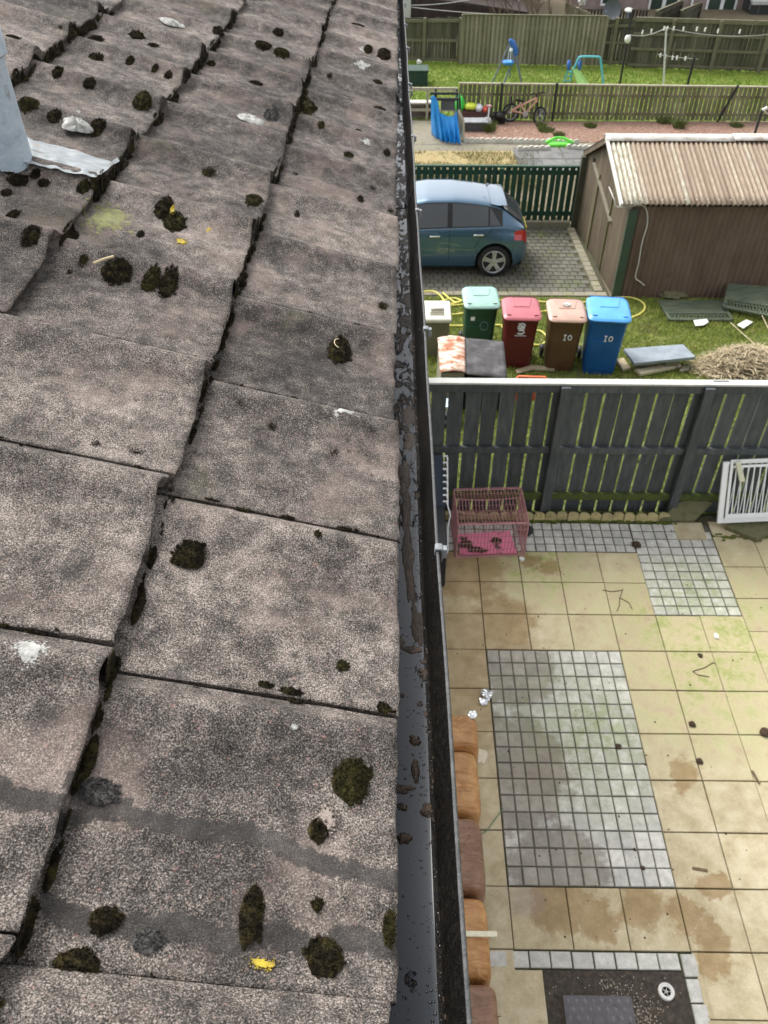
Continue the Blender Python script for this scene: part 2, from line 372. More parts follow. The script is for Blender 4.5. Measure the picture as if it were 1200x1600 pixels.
def tile_mesh(seed):
    rg = random.Random(seed); q = rg.uniform(0, 100)
    S = [0, .003, .012]+[.026+(.405-.026)*(i-1)/13 for i in range(1, 15)]
    Tn = [0.0, .008, .025, .05, .10]+[.10+(.66-.10)*i/9 for i in range(1, 10)]+[.66+(.97-.66)*i/12 for i in range(1, 13)]+[.984, .994]
    top = []
    for i, s in enumerate(S):
        row = []
        for t in Tn:
            chip = .0035*nz(t*9+q, 1.7)+.0022*nz(t*31+q, 4.0)+(.006*max(0, nz(t*5+q, 9.1)-.35))
            h = -TE*s/GA+prof(t)+.0012*nz(s*14+q, t*4, 2.0)+.0005*nz(s*60, t*18+q)
            if i == 0: h -= .0028+.0015*nz(t*25+q, 7)
            if t == 0: h -= .0015+.001*nz(s*22+q, 3)
            if t == Tn[-1]: h -= .002+.002*nz(s*22+q, 8)
            dt = .0025*nz(s*20+q, 5.5) if t == 0 else 0
            row.append((s+chip*(1 if i < 2 else 0)+(max(0, prof(t))*.36 if i < 3 else 0), t*TW+dt, h))
        top.append(row)
    b = B(); b.grid(top)
    fr = [top[0], [(p[0]+.004, p[1], p[2]-.020) for p in top[0]]]; b.grid(fr)
    fa = [[r[-1] for r in top], [(r[-1][0], r[-1][1]-.002, r[-1][2]-.024) for r in top]]; b.grid([q[::-1] for q in fa])
    nr = [[r[0] for r in top], [(r[0][0], r[0][1]+.003, r[0][2]-.024) for r in top]]; b.grid(nr)
    b.f = [f[::-1] for f in b.f[:len(S)*0]] + b.f
    me = mesh('roof_tile', b, M['tile'], True, ang=50); return me
tmes = [tile_mesh(11+i) for i in range(6)]
BR = Matrix(((UV[0], TV[0], NV[0]), (UV[1], TV[1], NV[1]), (UV[2], TV[2], NV[2])))
for k in range(NR):
    for j in range(-4, 24):
        t0 = TOFF[k]+j*TW
        e = rng.uniform
        o = bpy.data.objects.new('roof_tile', tmes[rng.randrange(6)]); col.objects.link(o); o.parent = roof; ORG[o.name] = ORG[roof.name]
        loc = np.array((XE, 0, ZE))+UV*(k*GA+e(-.005, .005))+TV*(t0+e(-.002, .002))+NV*e(-.0015, .0025)-np.array(ORG[roof.name])
        rot = BR @ Matrix.Rotation(R(e(-.5, .5)), 3, 'X') @ Matrix.Rotation(R(e(-.25, .25)), 3, 'Z')
        o.matrix_local = Matrix.Translation(Vector(loc)) @ rot.to_4x4()

# ---- gutter
def gut_x(y): return -.0065*(y-.835)+.0009*math.sin(y*5.0)+.0006*math.sin(y*13)
ZR = ZE-.02
prof_in = [(-.046, .008), (-.044, -.045), (-.038, -.058), (-.028, -.063), (.040, -.063), (.0455, -.0622)]
prof_wall = [(.0455, -.0622), (.0500, -.0595), (.0525, -.056), (.056, -.045), (.0610, -.025), (.0665, -.004), (.067, .000)]
prof_rim = [(.0668, -.001), (.0672, .0016), (.0690, .0026), (.0712, .0022), (.0722, .000), (.0718, -.008), (.0705, -.010)]
prof_out = [(.0704, -.0102), (.060, -.052), (.048, -.070), (-.034, -.070), (-.046, -.060), (-.049, .008)]
def gut_strip(pr, lift=0, y0=-1.1, y1=7.4, n=180):
    return [[(x+gut_x(y0+(y1-y0)*i/n), y0+(y1-y0)*i/n, ZR+z+.0008*nz(x*30, (y0+(y1-y0)*i/n)*6)) for x, z in pr] for i in range(n+1)]
def gutter_mat():
    t = NT('wet_black_gutter')
    d = t.noise(46, 8, .7, stretch=(1, .35, 1), dist=.6); sep = t.n.new('ShaderNodeSeparateXYZ'); t.link(t.pos, sep.inputs[0])
    far = t.n.new('ShaderNodeMapRange'); far.inputs[1].default_value = .5; far.inputs[2].default_value = 1.4; far.inputs[3].default_value = -.11; far.inputs[4].default_value = .035; t.link(sep.outputs[1], far.inputs[0])
    k = t.ramp(t.math('ADD', d, far.outputs[0]), [(.53, 0.0), (.57, 1.0)])
    c = t.mix(k, (.007, .012, .020), t.ramp(t.noise(160, 4, .6), [(.35, (.012, .009, .006)), (.65, (.050, .034, .022))]))  # blue of the base colour stands in for reflected sky
    t.bump(t.math('ADD', t.math('MULTIPLY', k, .6), t.math('MULTIPLY', t.math('MULTIPLY', t.noise(300, 4, .6), k), .7)), .5, .004)
    t.link(t.math('SUBTRACT', .27, t.math('MULTIPLY', k, .16)), t.b.inputs['Specular IOR Level'])
    return t.done(c, t.math('ADD', t.math('MULTIPLY', k, .3), .05), .4, 0, .0)
M['gutter'] = gutter_mat()
M['gutter_wall'] = mat('dirty_black_gutter_wall', [(.003, .003, .0025), (.007, .006, .005), (.022, .017, .012)], 130, .45, .5, 400, spec=.25, bdist=.003)
M['gutter_rim'] = mat('gutter_rim', [(.010, .011, .012), (.022, .024, .025), (.06, .06, .058)], 60, .45, .2, spec=.4)
M['clip'] = mat('grey_clip', [(.20, .215, .225)], 30, .5, .1)
b = B(); b.grid(gut_strip(prof_in)); gut = obj('gutter', b, M['gutter'], house, True)
b = B(); b.grid(gut_strip(prof_out)); obj('outer_face', b, M['gutter_rim'], gut, True)
b = B(); b.grid(gut_strip(prof_wall)); obj('front_wall', b, M['gutter_wall'], gut, True)
b = B(); b.grid(gut_strip(prof_rim)); obj('rim', b, M['gutter_rim'], gut, True)
b = B()
for y0 in (-1.1, 7.4):
    g = gut_x(y0); b.prism([(x+g, y0, ZR+z) for x, z in prof_in+prof_wall[1:6]], (0, .004 if y0 > 0 else -.004, 0))
obj('stop_end', b, M['gutter'], gut)
for y in (.835, 1.494, 2.15, 2.80, 3.36, 3.47, 4.1, 4.62, 5.2, 5.8, 6.4):
    g = gut_x(y); b = B(); h = .0065 if y < 3.3 or y > 3.4 else .004
    pts = [(.0655, -.012), (.0655, .0045), (.0668, .0062), (.0755, .0062), (.0775, .004), (.0775, -.020), (.0757, -.020), (.0757, .003), (.0675, .003), (.0675, -.012)]
    b.prism([(g+x, y-h, ZR+z) for x, z in pts], (0, 2*h, 0))
    b.box(g+.0776, g+.0835, y-h*.8, y+h*.8, ZR-.014, ZR+.0035)
    obj('bracket_clip', b, M['clip'], gut, bevel=.0006)
yj = 2.37; g = gut_x(yj); b = B()                                   # union joint across the channel
b.grid([[(x*1.0+g+(.0015 if x < 0 else -.0015), yj+d, ZR+z+.0025+(.0015 if abs(d) < .03 else 0)) for x, z in prof_in[1:]+prof_wall[1:6]] for d in (-.035, -.03, .03, .035)])
obj('union_joint', b, M['gutter'], gut, True)

# silt, puddle rims, drops in the channel
M['sludge'] = mat('wet_sludge', [(.012, .008, .005), (.038, .022, .012), (.085, .050, .027)], 90, .28, .8, 300, spec=.5, bdist=.004)
M['drop'] = NT('water_drop').done((.012, .012, .013), .03, .6)
def blob_patch(b, cx, cy, rx, ry, h, z0, seed, n=18, rings=(.0, .45, .75, .92, 1.0), rot=0.0, rag=.35):
    P = []
    for r in rings:
        row = []
        for k in range(n):
            a = 2*math.pi*k/n
            q = 1+rag*nz(math.cos(a)*1.6+seed*7.3, math.sin(a)*1.6, seed)+rag*.5*nz(math.cos(a)*5+seed, math.sin(a)*5, 2.2)
            x, y = rx*r*q*math.cos(a), ry*r*q*math.sin(a)
            xr, yr = x*math.cos(rot)-y*math.sin(rot), x*math.sin(rot)+y*math.cos(rot)
            zz = z0+h*(1-r**2.2)*(1+.6*nz((cx+x)*90, (cy+y)*90, seed))
            if r == 1.0: zz = z0-.001
            row.append((cx+xr, cy+yr, zz))
        P.append(row)
    b.grid(P, wrap=True)
zb = ZR-.0632
b = B()
def gpix(u, v):                                                    # channel floor point at a pixel
    P = onz(u, v, zb); return P[0], P[1]
for i, (u, v, rx, ry, h) in enumerate([(648, 1158, .008, .008, .006), (649, 1205, .0045, .016, .005), (669, 1268, .008, .008, .006), (628, 1232, .013, .006, .004), (632, 1310, .009, .007, .006),
        (630, 1262, .006, .005, .004), (655, 985, .010, .030, .004), (645, 1015, .012, .006, .003), (622, 1005, .009, .011, .004), (664, 1035, .005, .005, .004), (663, 1055, .006, .011, .004), (672, 1090, .004, .005, .003),
        (643, 920, .007, .030, .003), (647, 955, .004, .02, .003), (638, 870, .008, .050, .003), (634, 800, .009, .045, .004), (632, 745, .010, .040, .004), (640, 690, .012, .030, .003), (637, 650, .012, .035, .004),
        (629, 760, .007, .03, .003), (666, 1115, .004, .005, .002), (657, 1099, .003, .004, .002), (617, 993, .004, .004, .003), (629, 1087, .003, .004, .002)]):
    x, y = gpix(u, v); blob_patch(b, x, y, rx*1.15, ry*1.15, h*.8, zb, i+.37, 26, rag=.5)
for i in range(190):                                               # thick silt further along the channel, thinning towards the camera
    y = .95+6.2*rng.random()**1.1; x = rng.gauss(.012, .022)
    if not -.04 < x < .05: continue
    rx = rng.uniform(.0015, .007); blob_patch(b, x+gut_x(y), y, rx, rx*rng.uniform(.8, 3.0), rng.uniform(.0015, .005), zb, i*1.3+50, 14, (.0, .6, .9, 1.0), 0, .6)
for i in range(420):                                               # ragged line of dirt along the foot of the outer wall
    y = -.6+7*rng.random()**1.3; x = rng.gauss(.0475, .003); rx = rng.uniform(.0008, .0028)
    blob_patch(b, x+gut_x(y), y, rx, rx*rng.uniform(1, 3), rng.uniform(.0008, .002), zb+max(0, (x-.046))*.9, i*.7+9, 9, (.0, .7, 1.0))
tag(obj('gutter_silt', b, M['sludge'], None, True, org=(0, 1, zb)), 'dark wet silt and leaf sludge lying along the gutter bottom', 'silt', kind='stuff')
b = B()
for i in range(2600):
    y = -.5+2.2*rng.random(); x = rng.uniform(-.01, .05) if rng.random() < .55 else rng.gauss(.042, .005)
    if x > .053: continue
    r = .0005+.0016*rng.random()**3
    pr = [(r*math.cos(a), r*.55*math.sin(a)) for a in (0, .5, 1.0, 1.5)]
    b.lathe(pr, (x+gut_x(y), y, zb+max(0, x-.046)*.9), n=7)
for i in range(900):                                               # drops clinging to the outer wall of the channel
    y = -.4+2.4*rng.random(); q = rng.random(); x = .0555+.0105*q; z = ZR-.045+.043*q; r = .0004+.0007*rng.random()**2
    b.lathe([(r*math.cos(a), r*.5*math.sin(a)) for a in (0, .7, 1.4)], (x+gut_x(y)-.0003, y, z), (-.97, 0, .24), 6)
tag(obj('rain_drops', b, M['drop'], None, True, org=(0, .6, zb)), 'small round rain drops sitting in the near gutter', 'water drops', kind='stuff')

# ---- vent pipe and its flashing
M['pipe'] = mat('pale_blue_pipe', [(.42, .52, .60), (.50, .58, .65), (.34, .42, .50)], 18, .55, .3, 160, rnd=0, grime=((.22, .22, .20), 30, .60, .75))
M['flashing'] = mat('grey_flashing', [(.13, .15, .16), (.23, .255, .265), (.07, .07, .065)], 14, .5, .5, 30, stretch=(1, 2.5, 1), grime=((.25, .20, .14), 22, .58, .72))
s0, t0 = roof_at(8, 238)
pb = RP(s0, t0)
b = B(); rp = .049
b.lathe([(rp, -.12), (rp, .34), (rp+.004, .345)], pb, n=28)
pipe = obj('vent_pipe', b, M['pipe'], house, True)
b = B(); b.lathe([(rp+.001, .17), (rp+.008, .175), (rp+.009, .37), (rp+.004, .38), (rp-.004, .38), (rp-.006, .33)], pb, n=28); obj('collar', b, M['pipe'], pipe, True)
near_ = [(34, 262), (70, 266), (100, 271), (130, 277), (150, 281)]; far_ = [(30, 222), (62, 226), (105, 235), (145, 246), (186, 261)]; k0 = int(s0/GA)
P = []
for i in range(41):
    f = i/40*4; k = min(3, int(f)); q = f-k
    a = roof_at(*(np.array(near_[k])*(1-q)+np.array(near_[k+1])*q)); c = roof_at(*(np.array(far_[k])*(1-q)+np.array(far_[k+1])*q)); hn, hf = (-TE*(a[0]-k0*GA)/GA+prof(((a[1]-TOFF[k0])/TW) % 1.0)), (-TE*(c[0]-k0*GA)/GA+prof(((c[1]-TOFF[k0])/TW) % 1.0))
    P.append([np.array((XE, 0, ZE))+UV*(a[0]*(1-g)+c[0]*g)+TV*(a[1]*(1-g)+c[1]*g)+NV*(max(hn*(1-g)+hf*g, -.02)+.005+.004*nz(a[0]*30, g*2.2, 3)+.0035*nz(a[0]*60, g*6, 5)+.010*math.exp(-(((a[0]-s0)/.07)**2))) for g in np.linspace(0, 1, 12)])
b = B(); b.grid(P); obj('flashing', b, M['flashing'], house, True)
# ---- moss cushions, lichen, flakes
def moss_mesh(b, s, t, rx, ry, h, seed, rot=0.0, tuft=1.0, n=20, rings=8):
    P = []; fine = n > 12
    if fine: n, rings = (40, 14) if rx > .008 else (26, 9)
    for i in range(rings+1):
        r = i/rings; row = []
        for k in range(n):
            a = 2*math.pi*k/n
            q = 1+.22*nz(math.cos(a)*1.2+seed*3.1, math.sin(a)*1.2, seed)+.09*nz(math.cos(a)*3+seed, math.sin(a)*3, 2.2)+(.06*nz(math.cos(a)*11+seed, math.sin(a)*11, 5.2) if fine else 0)
            x, y = rx*r*q*math.cos(a), ry*r*q*math.sin(a)
            ds, dt = x*math.cos(rot)-y*math.sin(rot), x*math.sin(rot)+y*math.cos(rot)
            hh = h*(max(0, 1-r*r))**.7*(1+.45*nz((s+ds)*130, (t+dt)*130, seed)+(.35*nz((s+ds)*420, (t+dt)*420, seed) if fine else 0))-.0008
            row.append(RP(max(.001, s+ds), t+dt, hh))
        P.append(row)
    b.grid(P, wrap=True)
    for _ in range(int(tuft*rx*ry*1700000)+6):
        a = rng.uniform(0, 6.283); r = math.sqrt(rng.random())*1.04; x, y = rx*r*math.cos(a), ry*r*math.sin(a)
        ds, dt = x*math.cos(rot)-y*math.sin(rot), x*math.sin(rot)+y*math.cos(rot)
        p = RP(max(.001, s+ds), t+dt, h*(max(0, 1-r*r))**.55*.9-.0005)
        d = NV*rng.uniform(.4, 1)+np.array((rng.gauss(0, .7), rng.gauss(0, .7), 0)); d = d/np.linalg.norm(d)*rng.uniform(.0015, .0045)
        e = np.array((rng.gauss(0, 1), rng.gauss(0, 1), rng.gauss(0, 1))); e = e/np.linalg.norm(e)*.0009
        b.add([p-e, p+e, p+d], [(0, 1, 2)])
CUSH = []
def cushion(u, v, pw, ph, label=None, m='moss', hk=.45, rot=0.0, group='moss cushions on the roof tiles'):
    s, t = roof_at(u, v); P = RP(s, t); d = (P-CAM)@FW
    sx = pw*d/F/1.0; ty = ph*d/F*(1.0/max(.45, abs(ray(u, v)@np.array(NV))/np.linalg.norm(ray(u, v))))
    b = B(); moss_mesh(b, s, t, sx, ty, hk*min(sx, ty)*.72, u*.013+v*.007, rot)
    for _ in range(7):
        a = rng.uniform(0, 6.283); q = rng.uniform(.9, 1.12); moss_mesh(b, max(.004, s+sx*q*math.cos(a)), t+ty*q*math.sin(a), sx*rng.uniform(.08, .25), ty*rng.uniform(.08, .25), .35*hk*min(sx, ty), rng.random()*40, 0, .4, 8, 3)
    o = obj('moss_cushion', b, M[m], None, True, org=tuple(P))
    CUSH.append((int(s/GA), t, o, label)); tag(o, label or 'moss', 'moss', None if label else group)
cushion(297, 868, 25, 19, 'round black moss cushion alone in the middle of a large clean tile')
cushion(550, 1220, 29, 27, 'large round dark green moss cushion near the gutter on a close tile', 'moss_olive', .3)
cushion(498, 1298, 15, 17, 'small dark moss cushion beside a pale bare spot on the close tile')
cushion(393, 1432, 19, 40, 'tall teardrop shaped dark moss patch above the yellow lichen', hk=.3)
cushion(166, 1437, 24, 19, 'round black moss patch on the upper dark silt band of the nearest tile', hk=.3)
cushion(120, 1511, 34, 27, 'broad black moss patch over the lowest tile joint at bottom left', hk=.22)
cushion(232, 1472, 22, 17, 'grey green crusty moss patch below the dark silt band', 'silt', .2)
cushion(507, 1495, 30, 26, 'broad dark moss patch just right of the yellow lichen', hk=.25)
cushion(610, 1450, 11, 24, 'narrow olive moss tuft hanging on the tile edge over the gutter', 'moss_olive', .5)
cushion(496, 1413, 9, 9, 'tiny olive moss button right of the teardrop moss patch', 'moss_olive', .4)
cushion(155, 1237, 30, 20, 'flat smooth dark grey silt patch beside the course joint', 'silt', .12)
cushion(530, 550, 19, 15, 'brown moss ring with a pale curled stem near the gutter', hk=.4)
cushion(236, 440, 13, 13, 'left of two brown moss buttons side by side on one tile', 'moss_olive', .5)
cushion(262, 447, 14, 17, 'right of two brown moss buttons side by side on one tile', hk=.5)
cushion(182, 427, 23, 13, 'ragged brown moss clump with a pale twig lying across it', hk=.4)
cushion(273, 350, 16, 12, 'brown moss clump touching a yellow lichen spot', 'moss_olive', .5)
cushion(256, 327, 13, 11, 'dark moss lump just above the clump with yellow lichen', hk=.5)
cushion(397, 313, 14, 12, 'rounded olive moss cushion on the second course beside the course edge', 'moss_olive', .55)
cushion(222, 160, 13, 10, 'olive moss cushion on the upper course right of a white flake', 'moss_olive', .55)
cushion(424, 182, 12, 14, 'flat grey brown crust beside a white lichen flake', 'silt', .3)
cushion(480, 168, 14, 14, 'chunky olive moss lump wedged at the course edge', 'moss_olive', .7)
for u, v, a, c in [(326, 272, 17, 10), (240, 72, 12, 7), (213, 57, 15, 7), (150, 90, 13, 7), (150, 62, 14, 9), (45, 160, 17, 11), (85, 182, 12, 8), (152, 198, 13, 12), (90, 112, 9, 7), (140, 130, 11, 6), (203, 95, 7, 6), (263, 118, 7, 6), (242, 107, 6, 5),
        (48, 368, 17, 13), (20, 335, 10, 9), (130, 292, 11, 8), (150, 285, 12, 7), (68, 286, 10, 6), (55, 272, 8, 6), (14, 262, 14, 8), (28, 282, 18, 10), (10, 300, 9, 7), (545, 242, 10, 6), (502, 195, 7, 5), (515, 120, 8, 5), (593, 172, 13, 7), (600, 85, 13, 8), (575, 78, 9, 6), (560, 40, 12, 5), (582, 295, 8, 6),
        (563, 312, 7, 7), (461, 272, 7, 6), (464, 335, 6, 6), (598, 480, 12, 10), (435, 50, 10, 5), (400, 130, 12, 7), (340, 48, 9, 5), (440, 82, 15, 6), (412, 70, 16, 6), (220, 366, 7, 6), (316, 250, 6, 6), (294, 306, 7, 5), (212, 708, 24, 9), (150, 695, 14, 12), (130, 684, 12, 7),
        (215, 568, 5, 5), (375, 630, 9, 6), (425, 668, 10, 6), (522, 706, 8, 11), (497, 834, 7, 5), (535, 1040, 12, 9), (600, 1105, 13, 12), (130, 408, 9, 7), (108, 425, 6, 4), (95, 45, 9, 5), (20, 60, 15, 6), (330, 100, 8, 5), (560, 205, 6, 4), (455, 1080, 22, 8), (415, 1070, 16, 7), (540, 420, 7, 5), (604, 240, 8, 6), (610, 330, 7, 6), (590, 128, 9, 5)]:
    cushion(u, v, a*.8, c*.8, None, rng.choice(['moss', 'moss', 'moss_olive']), rng.uniform(.25, .48))
_o = ['nearest', 'second', 'third', 'fourth', 'fifth', 'sixth', 'seventh', 'eighth', 'ninth', 'tenth', 'eleventh', 'twelfth', 'thirteenth', 'fourteenth', 'fifteenth', 'sixteenth', 'seventeenth', 'eighteenth', 'nineteenth']
NTH = _o+[q for tn, to in (('twenty', 'twentieth'), ('thirty', 'thirtieth'), ('forty', 'fortieth'), ('fifty', 'fiftieth')) for q in [to]+[tn+' '+('first' if i == 0 else _o[i]) for i in range(9)]]
ROW = ['gutter', 'second', 'third', 'fourth', 'fifth', 'sixth', 'seventh']
for k in range(7):
    for i, q in enumerate(sorted([c for c in CUSH if c[0] == k], key=lambda c: c[1])):
        if not q[3]: q[2]['label'] = 'dark moss cushion on the %s tile course, %s counting up from the near end' % (ROW[k], NTH[i])
b = B()                                                            # moss packed into joints and under course edges
for k in range(0, 6):
    for j in range(-4, 24):
        for q in range(9):                                         # along the tile joints
            if nz(k*3.7+q*.45, j*2.1, 6) < -.12: continue
            s = k*GA+GA*(q+rng.random())/9; t = TOFF[k]+j*TW-.002+rng.gauss(0, .003); y = t
            if y > 6.5 or rng.random() < .25: continue
            z = rng.uniform(.35, 1.3); n = 9 if y < 1.6 else 7
            moss_mesh(b, s, t, rng.uniform(.006, .020)*z*(.6 if y < 1.2 else 1), rng.uniform(.0025, .0055)*z*(.7 if y < 1.2 else 1), rng.uniform(.002, .005), rng.random()*50, 0, .8 if y < 1.8 else .25, n, 3)
    for q in range(420):                                           # along the course edges
        t = -.8+7.4*q/420+rng.gauss(0, .008)
        if k == 0 or nz(t*5, k*3.3, 1.0)+.5*nz(t*17, k*1.3, 4) < (-.25 if t > 1.6 else .02): continue
        s = k*GA-rng.uniform(.001, .008); z = rng.uniform(.3, 1.25); n = 8 if t < 1.6 else 6
        moss_mesh(b, s, t, rng.uniform(.004, .010)*z*(.55 if t < 1.4 else 1), rng.uniform(.010, .034)*z*(.7 if t < 1.4 else 1), rng.uniform(.003, .0085)*z*(.6 if t < 1.4 else 1), rng.random()*50, 0, .8 if t < 1.8 else .25, n, 3)
tag(obj('joint_moss', b, M['moss'], None, True, org=(-.5, 2, 5.5)), 'dark moss packed into the joints and course edges of the roof', 'moss', kind='stuff')

def patch(u, v, pw, ph, label, m, name='lichen_patch', cat='lichen', h=.0009, ring=False, rag=.5, thick=0):
    s, t = roof_at(u, v); P0 = RP(s, t); d = (P0-CAM)@FW; r_ = ray(u, v); fs = max(.45, abs(r_@NV)/np.linalg.norm(r_))
    sx, ty = pw*d/F, ph*d/F/fs; sd_ = u*.017+v*.003; b = B(); h0 = roof_h(s, t)
    def one(cs, ct, ax, ay, n, hh, rg, th=0.0, rr=(0, .3, .55, .75, .92, 1.0), sd=0.0):
        P = []
        for r in rr:
            row = []
            for k in range(n):
                a = 2*math.pi*k/n; q = 1+rg*nz(math.cos(a)*1.8+sd, math.sin(a)*1.8, sd)+rg*.45*nz(math.cos(a)*5+sd, math.sin(a)*5, 4)
                ds, dt = cs+ax*r*q*math.cos(a), ct+ay*r*q*math.sin(a)
                z = (hh+th*(1-r**3))*(1+.7*nz(ds*150, dt*150, sd))-(.0012 if r == 1.0 or (ring and r == rr[0]) else 0)
                row.append(np.array((XE, 0, ZE))+UV*max(.001, s+ds)+TV*(t+dt)+NV*(h0+z) if th > 0 else RP(max(.001, s+ds), t+dt, z))
            P.append(row)
        b.grid(P, wrap=True)
    if thick > 0: one(0, 0, sx, ty, 44, h, .35, thick, (0, .3, .55, .8, .95, 1.0, 1.02), sd_)
    else:
        if ring: one(0, 0, sx, ty, 44, h, .3, 0, (.5, .6, .75, .93, 1.0), sd_)
        else: one(0, 0, sx*.62, ty*.62, 44, h, min(.6, rag), 0, (0, .4, .7, .92, 1.0), sd_)
        px = d/F
        for _ in range(int(26+pw*ph*.22)):
            a = rng.uniform(0, 6.283); q = abs(rng.gauss(.62, .28)) if not ring else rng.gauss(.85, .2)
            cs, ct = sx*q*math.cos(a), ty*q*math.sin(a)
            if s+cs < .004: continue
            rr_ = min(sx, ty)*rng.uniform(.04, .20)*(1.25-.6*min(1, q)); one(cs, ct, rr_*rng.uniform(.7, 1.6), rr_, 9, h*.7, .5, 0, (0, .6, 1.0), rng.random()*60)
    tag(obj(name, b, M[m], None, True, org=tuple(P0)), label, cat)
patch(120, 198, 25, 11, 'thick white stone like flake on the upper course beside the vent pipe', 'lichen_white', 'mortar_flake', 'flake', .002, thick=.012, rag=.3)
patch(122, 180, 6, 5, 'tiny white crumb above the thick white flake', 'lichen_white', 'mortar_flake', 'flake', .002, thick=.008, rag=.3)
patch(269, 37, 18, 7, 'white flake lying on a tile near the top edge of the photo', 'lichen_white', 'mortar_flake', 'flake', .002, thick=.008, rag=.3)
patch(392, 188, 24, 8, 'long white flake beside a grey brown crust on the third tile row', 'lichen_white', 'mortar_flake', 'flake', .002, thick=.007, rag=.3)
patch(541, 656, 22, 13, 'pale green lichen ring close to the gutter in the middle of the roof', 'lichen_white', ring=True)
patch(46, 1015, 26, 22, 'bright white square lichen stain on the tile at left', 'lichen_white', rag=.8)
patch(14, 631, 16, 9, 'white lichen spot at the left edge of the photo', 'lichen_white', rag=.8)
patch(462, 477, 46, 8, 'long white scrape along a tile joint', 'lichen_white', rag=.9)
patch(565, 101, 13, 5, 'upper of two white lichen spots near the gutter', 'lichen_white', rag=.6)
patch(568, 78, 9, 4, 'small white lichen spot at the top beside dark moss', 'lichen_white', rag=.6)
patch(573, 222, 12, 4, 'thin white lichen spot next to the gutter halfway along the far roof', 'lichen_white', rag=.6)
patch(460, 1136, 7, 6, 'tiny pale blue fleck on the close tile', 'lichen_white', rag=.7)
patch(482, 392, 9, 3, 'faint white fleck on the second tile joint near the gutter', 'lichen_white', rag=.7)
patch(411, 1506, 27, 10, 'bright yellow lichen smear on the nearest tile', 'lichen_yellow', rag=.9)
patch(283, 377, 10, 6, 'yellow lichen spot below the moss clump', 'lichen_yellow', rag=.6)
patch(325, 359, 7, 4, 'small yellow lichen spot right of the moss clump', 'lichen_yellow', rag=.6)
patch(268, 336, 5, 6, 'yellow lichen fleck on the moss clump', 'lichen_yellow', rag=.6, h=.012)
patch(172, 340, 34, 26, 'wide soft yellow green lichen stain on a tile below the flashing', 'lichen_green', rag=1.0, h=.0009)
patch(500, 795, 34, 7, 'faint orange pink lichen streak along a tile joint', 'lichen_orange', rag=1.1, h=.0008)
patch(508, 1280, 20, 22, 'pale bare patch of tile around a small moss cushion', 'bare_tile', rag=.3, h=.0004)
s, t = roof_at(160, 420); b = B()
b.tube([RP(*roof_at(145, 424), .016), RP(*roof_at(160, 420), .019), RP(*roof_at(176, 416), .020)], .0025, 6)
tag(obj('twig', b, M['pale_twig'], None, True, org=tuple(RP(s, t))), 'short pale twig lying on a brown moss clump', 'twig')
b = B(); b.tube([RP(*roof_at(528+9*math.cos(a), 545+9*math.sin(a)), .010+.006*math.sin(a*.7)) for a in np.linspace(1.8, 4.6, 9)], .0009, 5)
tag(obj('curled_stem', b, M['pale_twig'], None, True, org=tuple(RP(*roof_at(528, 545)))), 'thin pale curled stem standing in the brown moss ring', 'stem')

# ================================================================== GROUND
M['earth'] = mat('earth', [(.10, .085, .055), (.16, .13, .085), (.07, .07, .035)], 6, .95, .5, 40)
M['turf'] = mat('turf', [(.06, .08, .016), (.10, .13, .028), (.15, .145, .05)], 5, .95, .6, 60, grime=((.075, .055, .035), 2.2, .56, .70), bdist=.03)
M['turf_bright'] = mat('turf_bright', [(.09, .14, .025), (.13, .19, .03), (.19, .20, .06)], 2.2, .95, .6, 40, bdist=.03)
M['concrete_path'] = mat('concrete_path', [(.14, .125, .095), (.21, .19, .145), (.165, .165, .10)], 5, .9, .4, 60, grime=((.12, .13, .05), 3, .55, .70))
M['red_chips'] = mat('red_chips', [(.17, .10, .075), (.28, .18, .135), (.38, .29, .22)], 18, .95, .9, 60, grime=((.26, .22, .12), 1.3, .56, .72), bdist=.04)
M['dry_grass_bed'] = mat('dry_grass_bed', [(.24, .19, .10), (.34, .28, .13), (.30, .18, .11)], 3.5, .95, .8, 40, grime=((.10, .12, .04), 3, .58, .72), bdist=.04)
def sheet(name, x0, x1, ys, m, lift):
    b = B(); nx = 14
    b.grid([[(x0+(x1-x0)*i/nx, y, T(y)+lift) for y in ys] for i in range(nx+1)]); b.f = [f[::-1] for f in b.f] if False else b.f
    return struct(name, b, m)
def yr(a, c, n=10): return sorted(set([a+(c-a)*i/n for i in range(n+1)]+[q for q in _TY if a < q < c]))
b = B(); ysg = [-60, -5]+yr(-4.9, 40, 40)+[60, 300]
b.grid([[(x, y, T(min(max(y, -5), 60))-.05) for y in ysg] for x in (-300, -60, -20, -8, -2, 2, 6, 12, 20, 40, 90, 300)])
struct('ground', b, M['earth'])
sheet('patio_bed', -.3, 6.8, yr(.2, 6.95), M['joint'], -.022)
sheet('back_lawn', -6, 9, yr(6.75, 13.36, 30), M['turf'], 0)
sheet('driveway_bed', -6, 3.95, yr(13.3, 16.7), M['joint'], -.012)
sheet('side_yard', -6, 16, yr(16.75, 22.3), M['earth'], -.01)
sheet('far_lawn', -8, 20, yr(24.75, 33, 20), M['turf_bright'], .0)
sheet('far_ground', -20, 40, yr(33.05, 60, 10), M['earth'], .0)

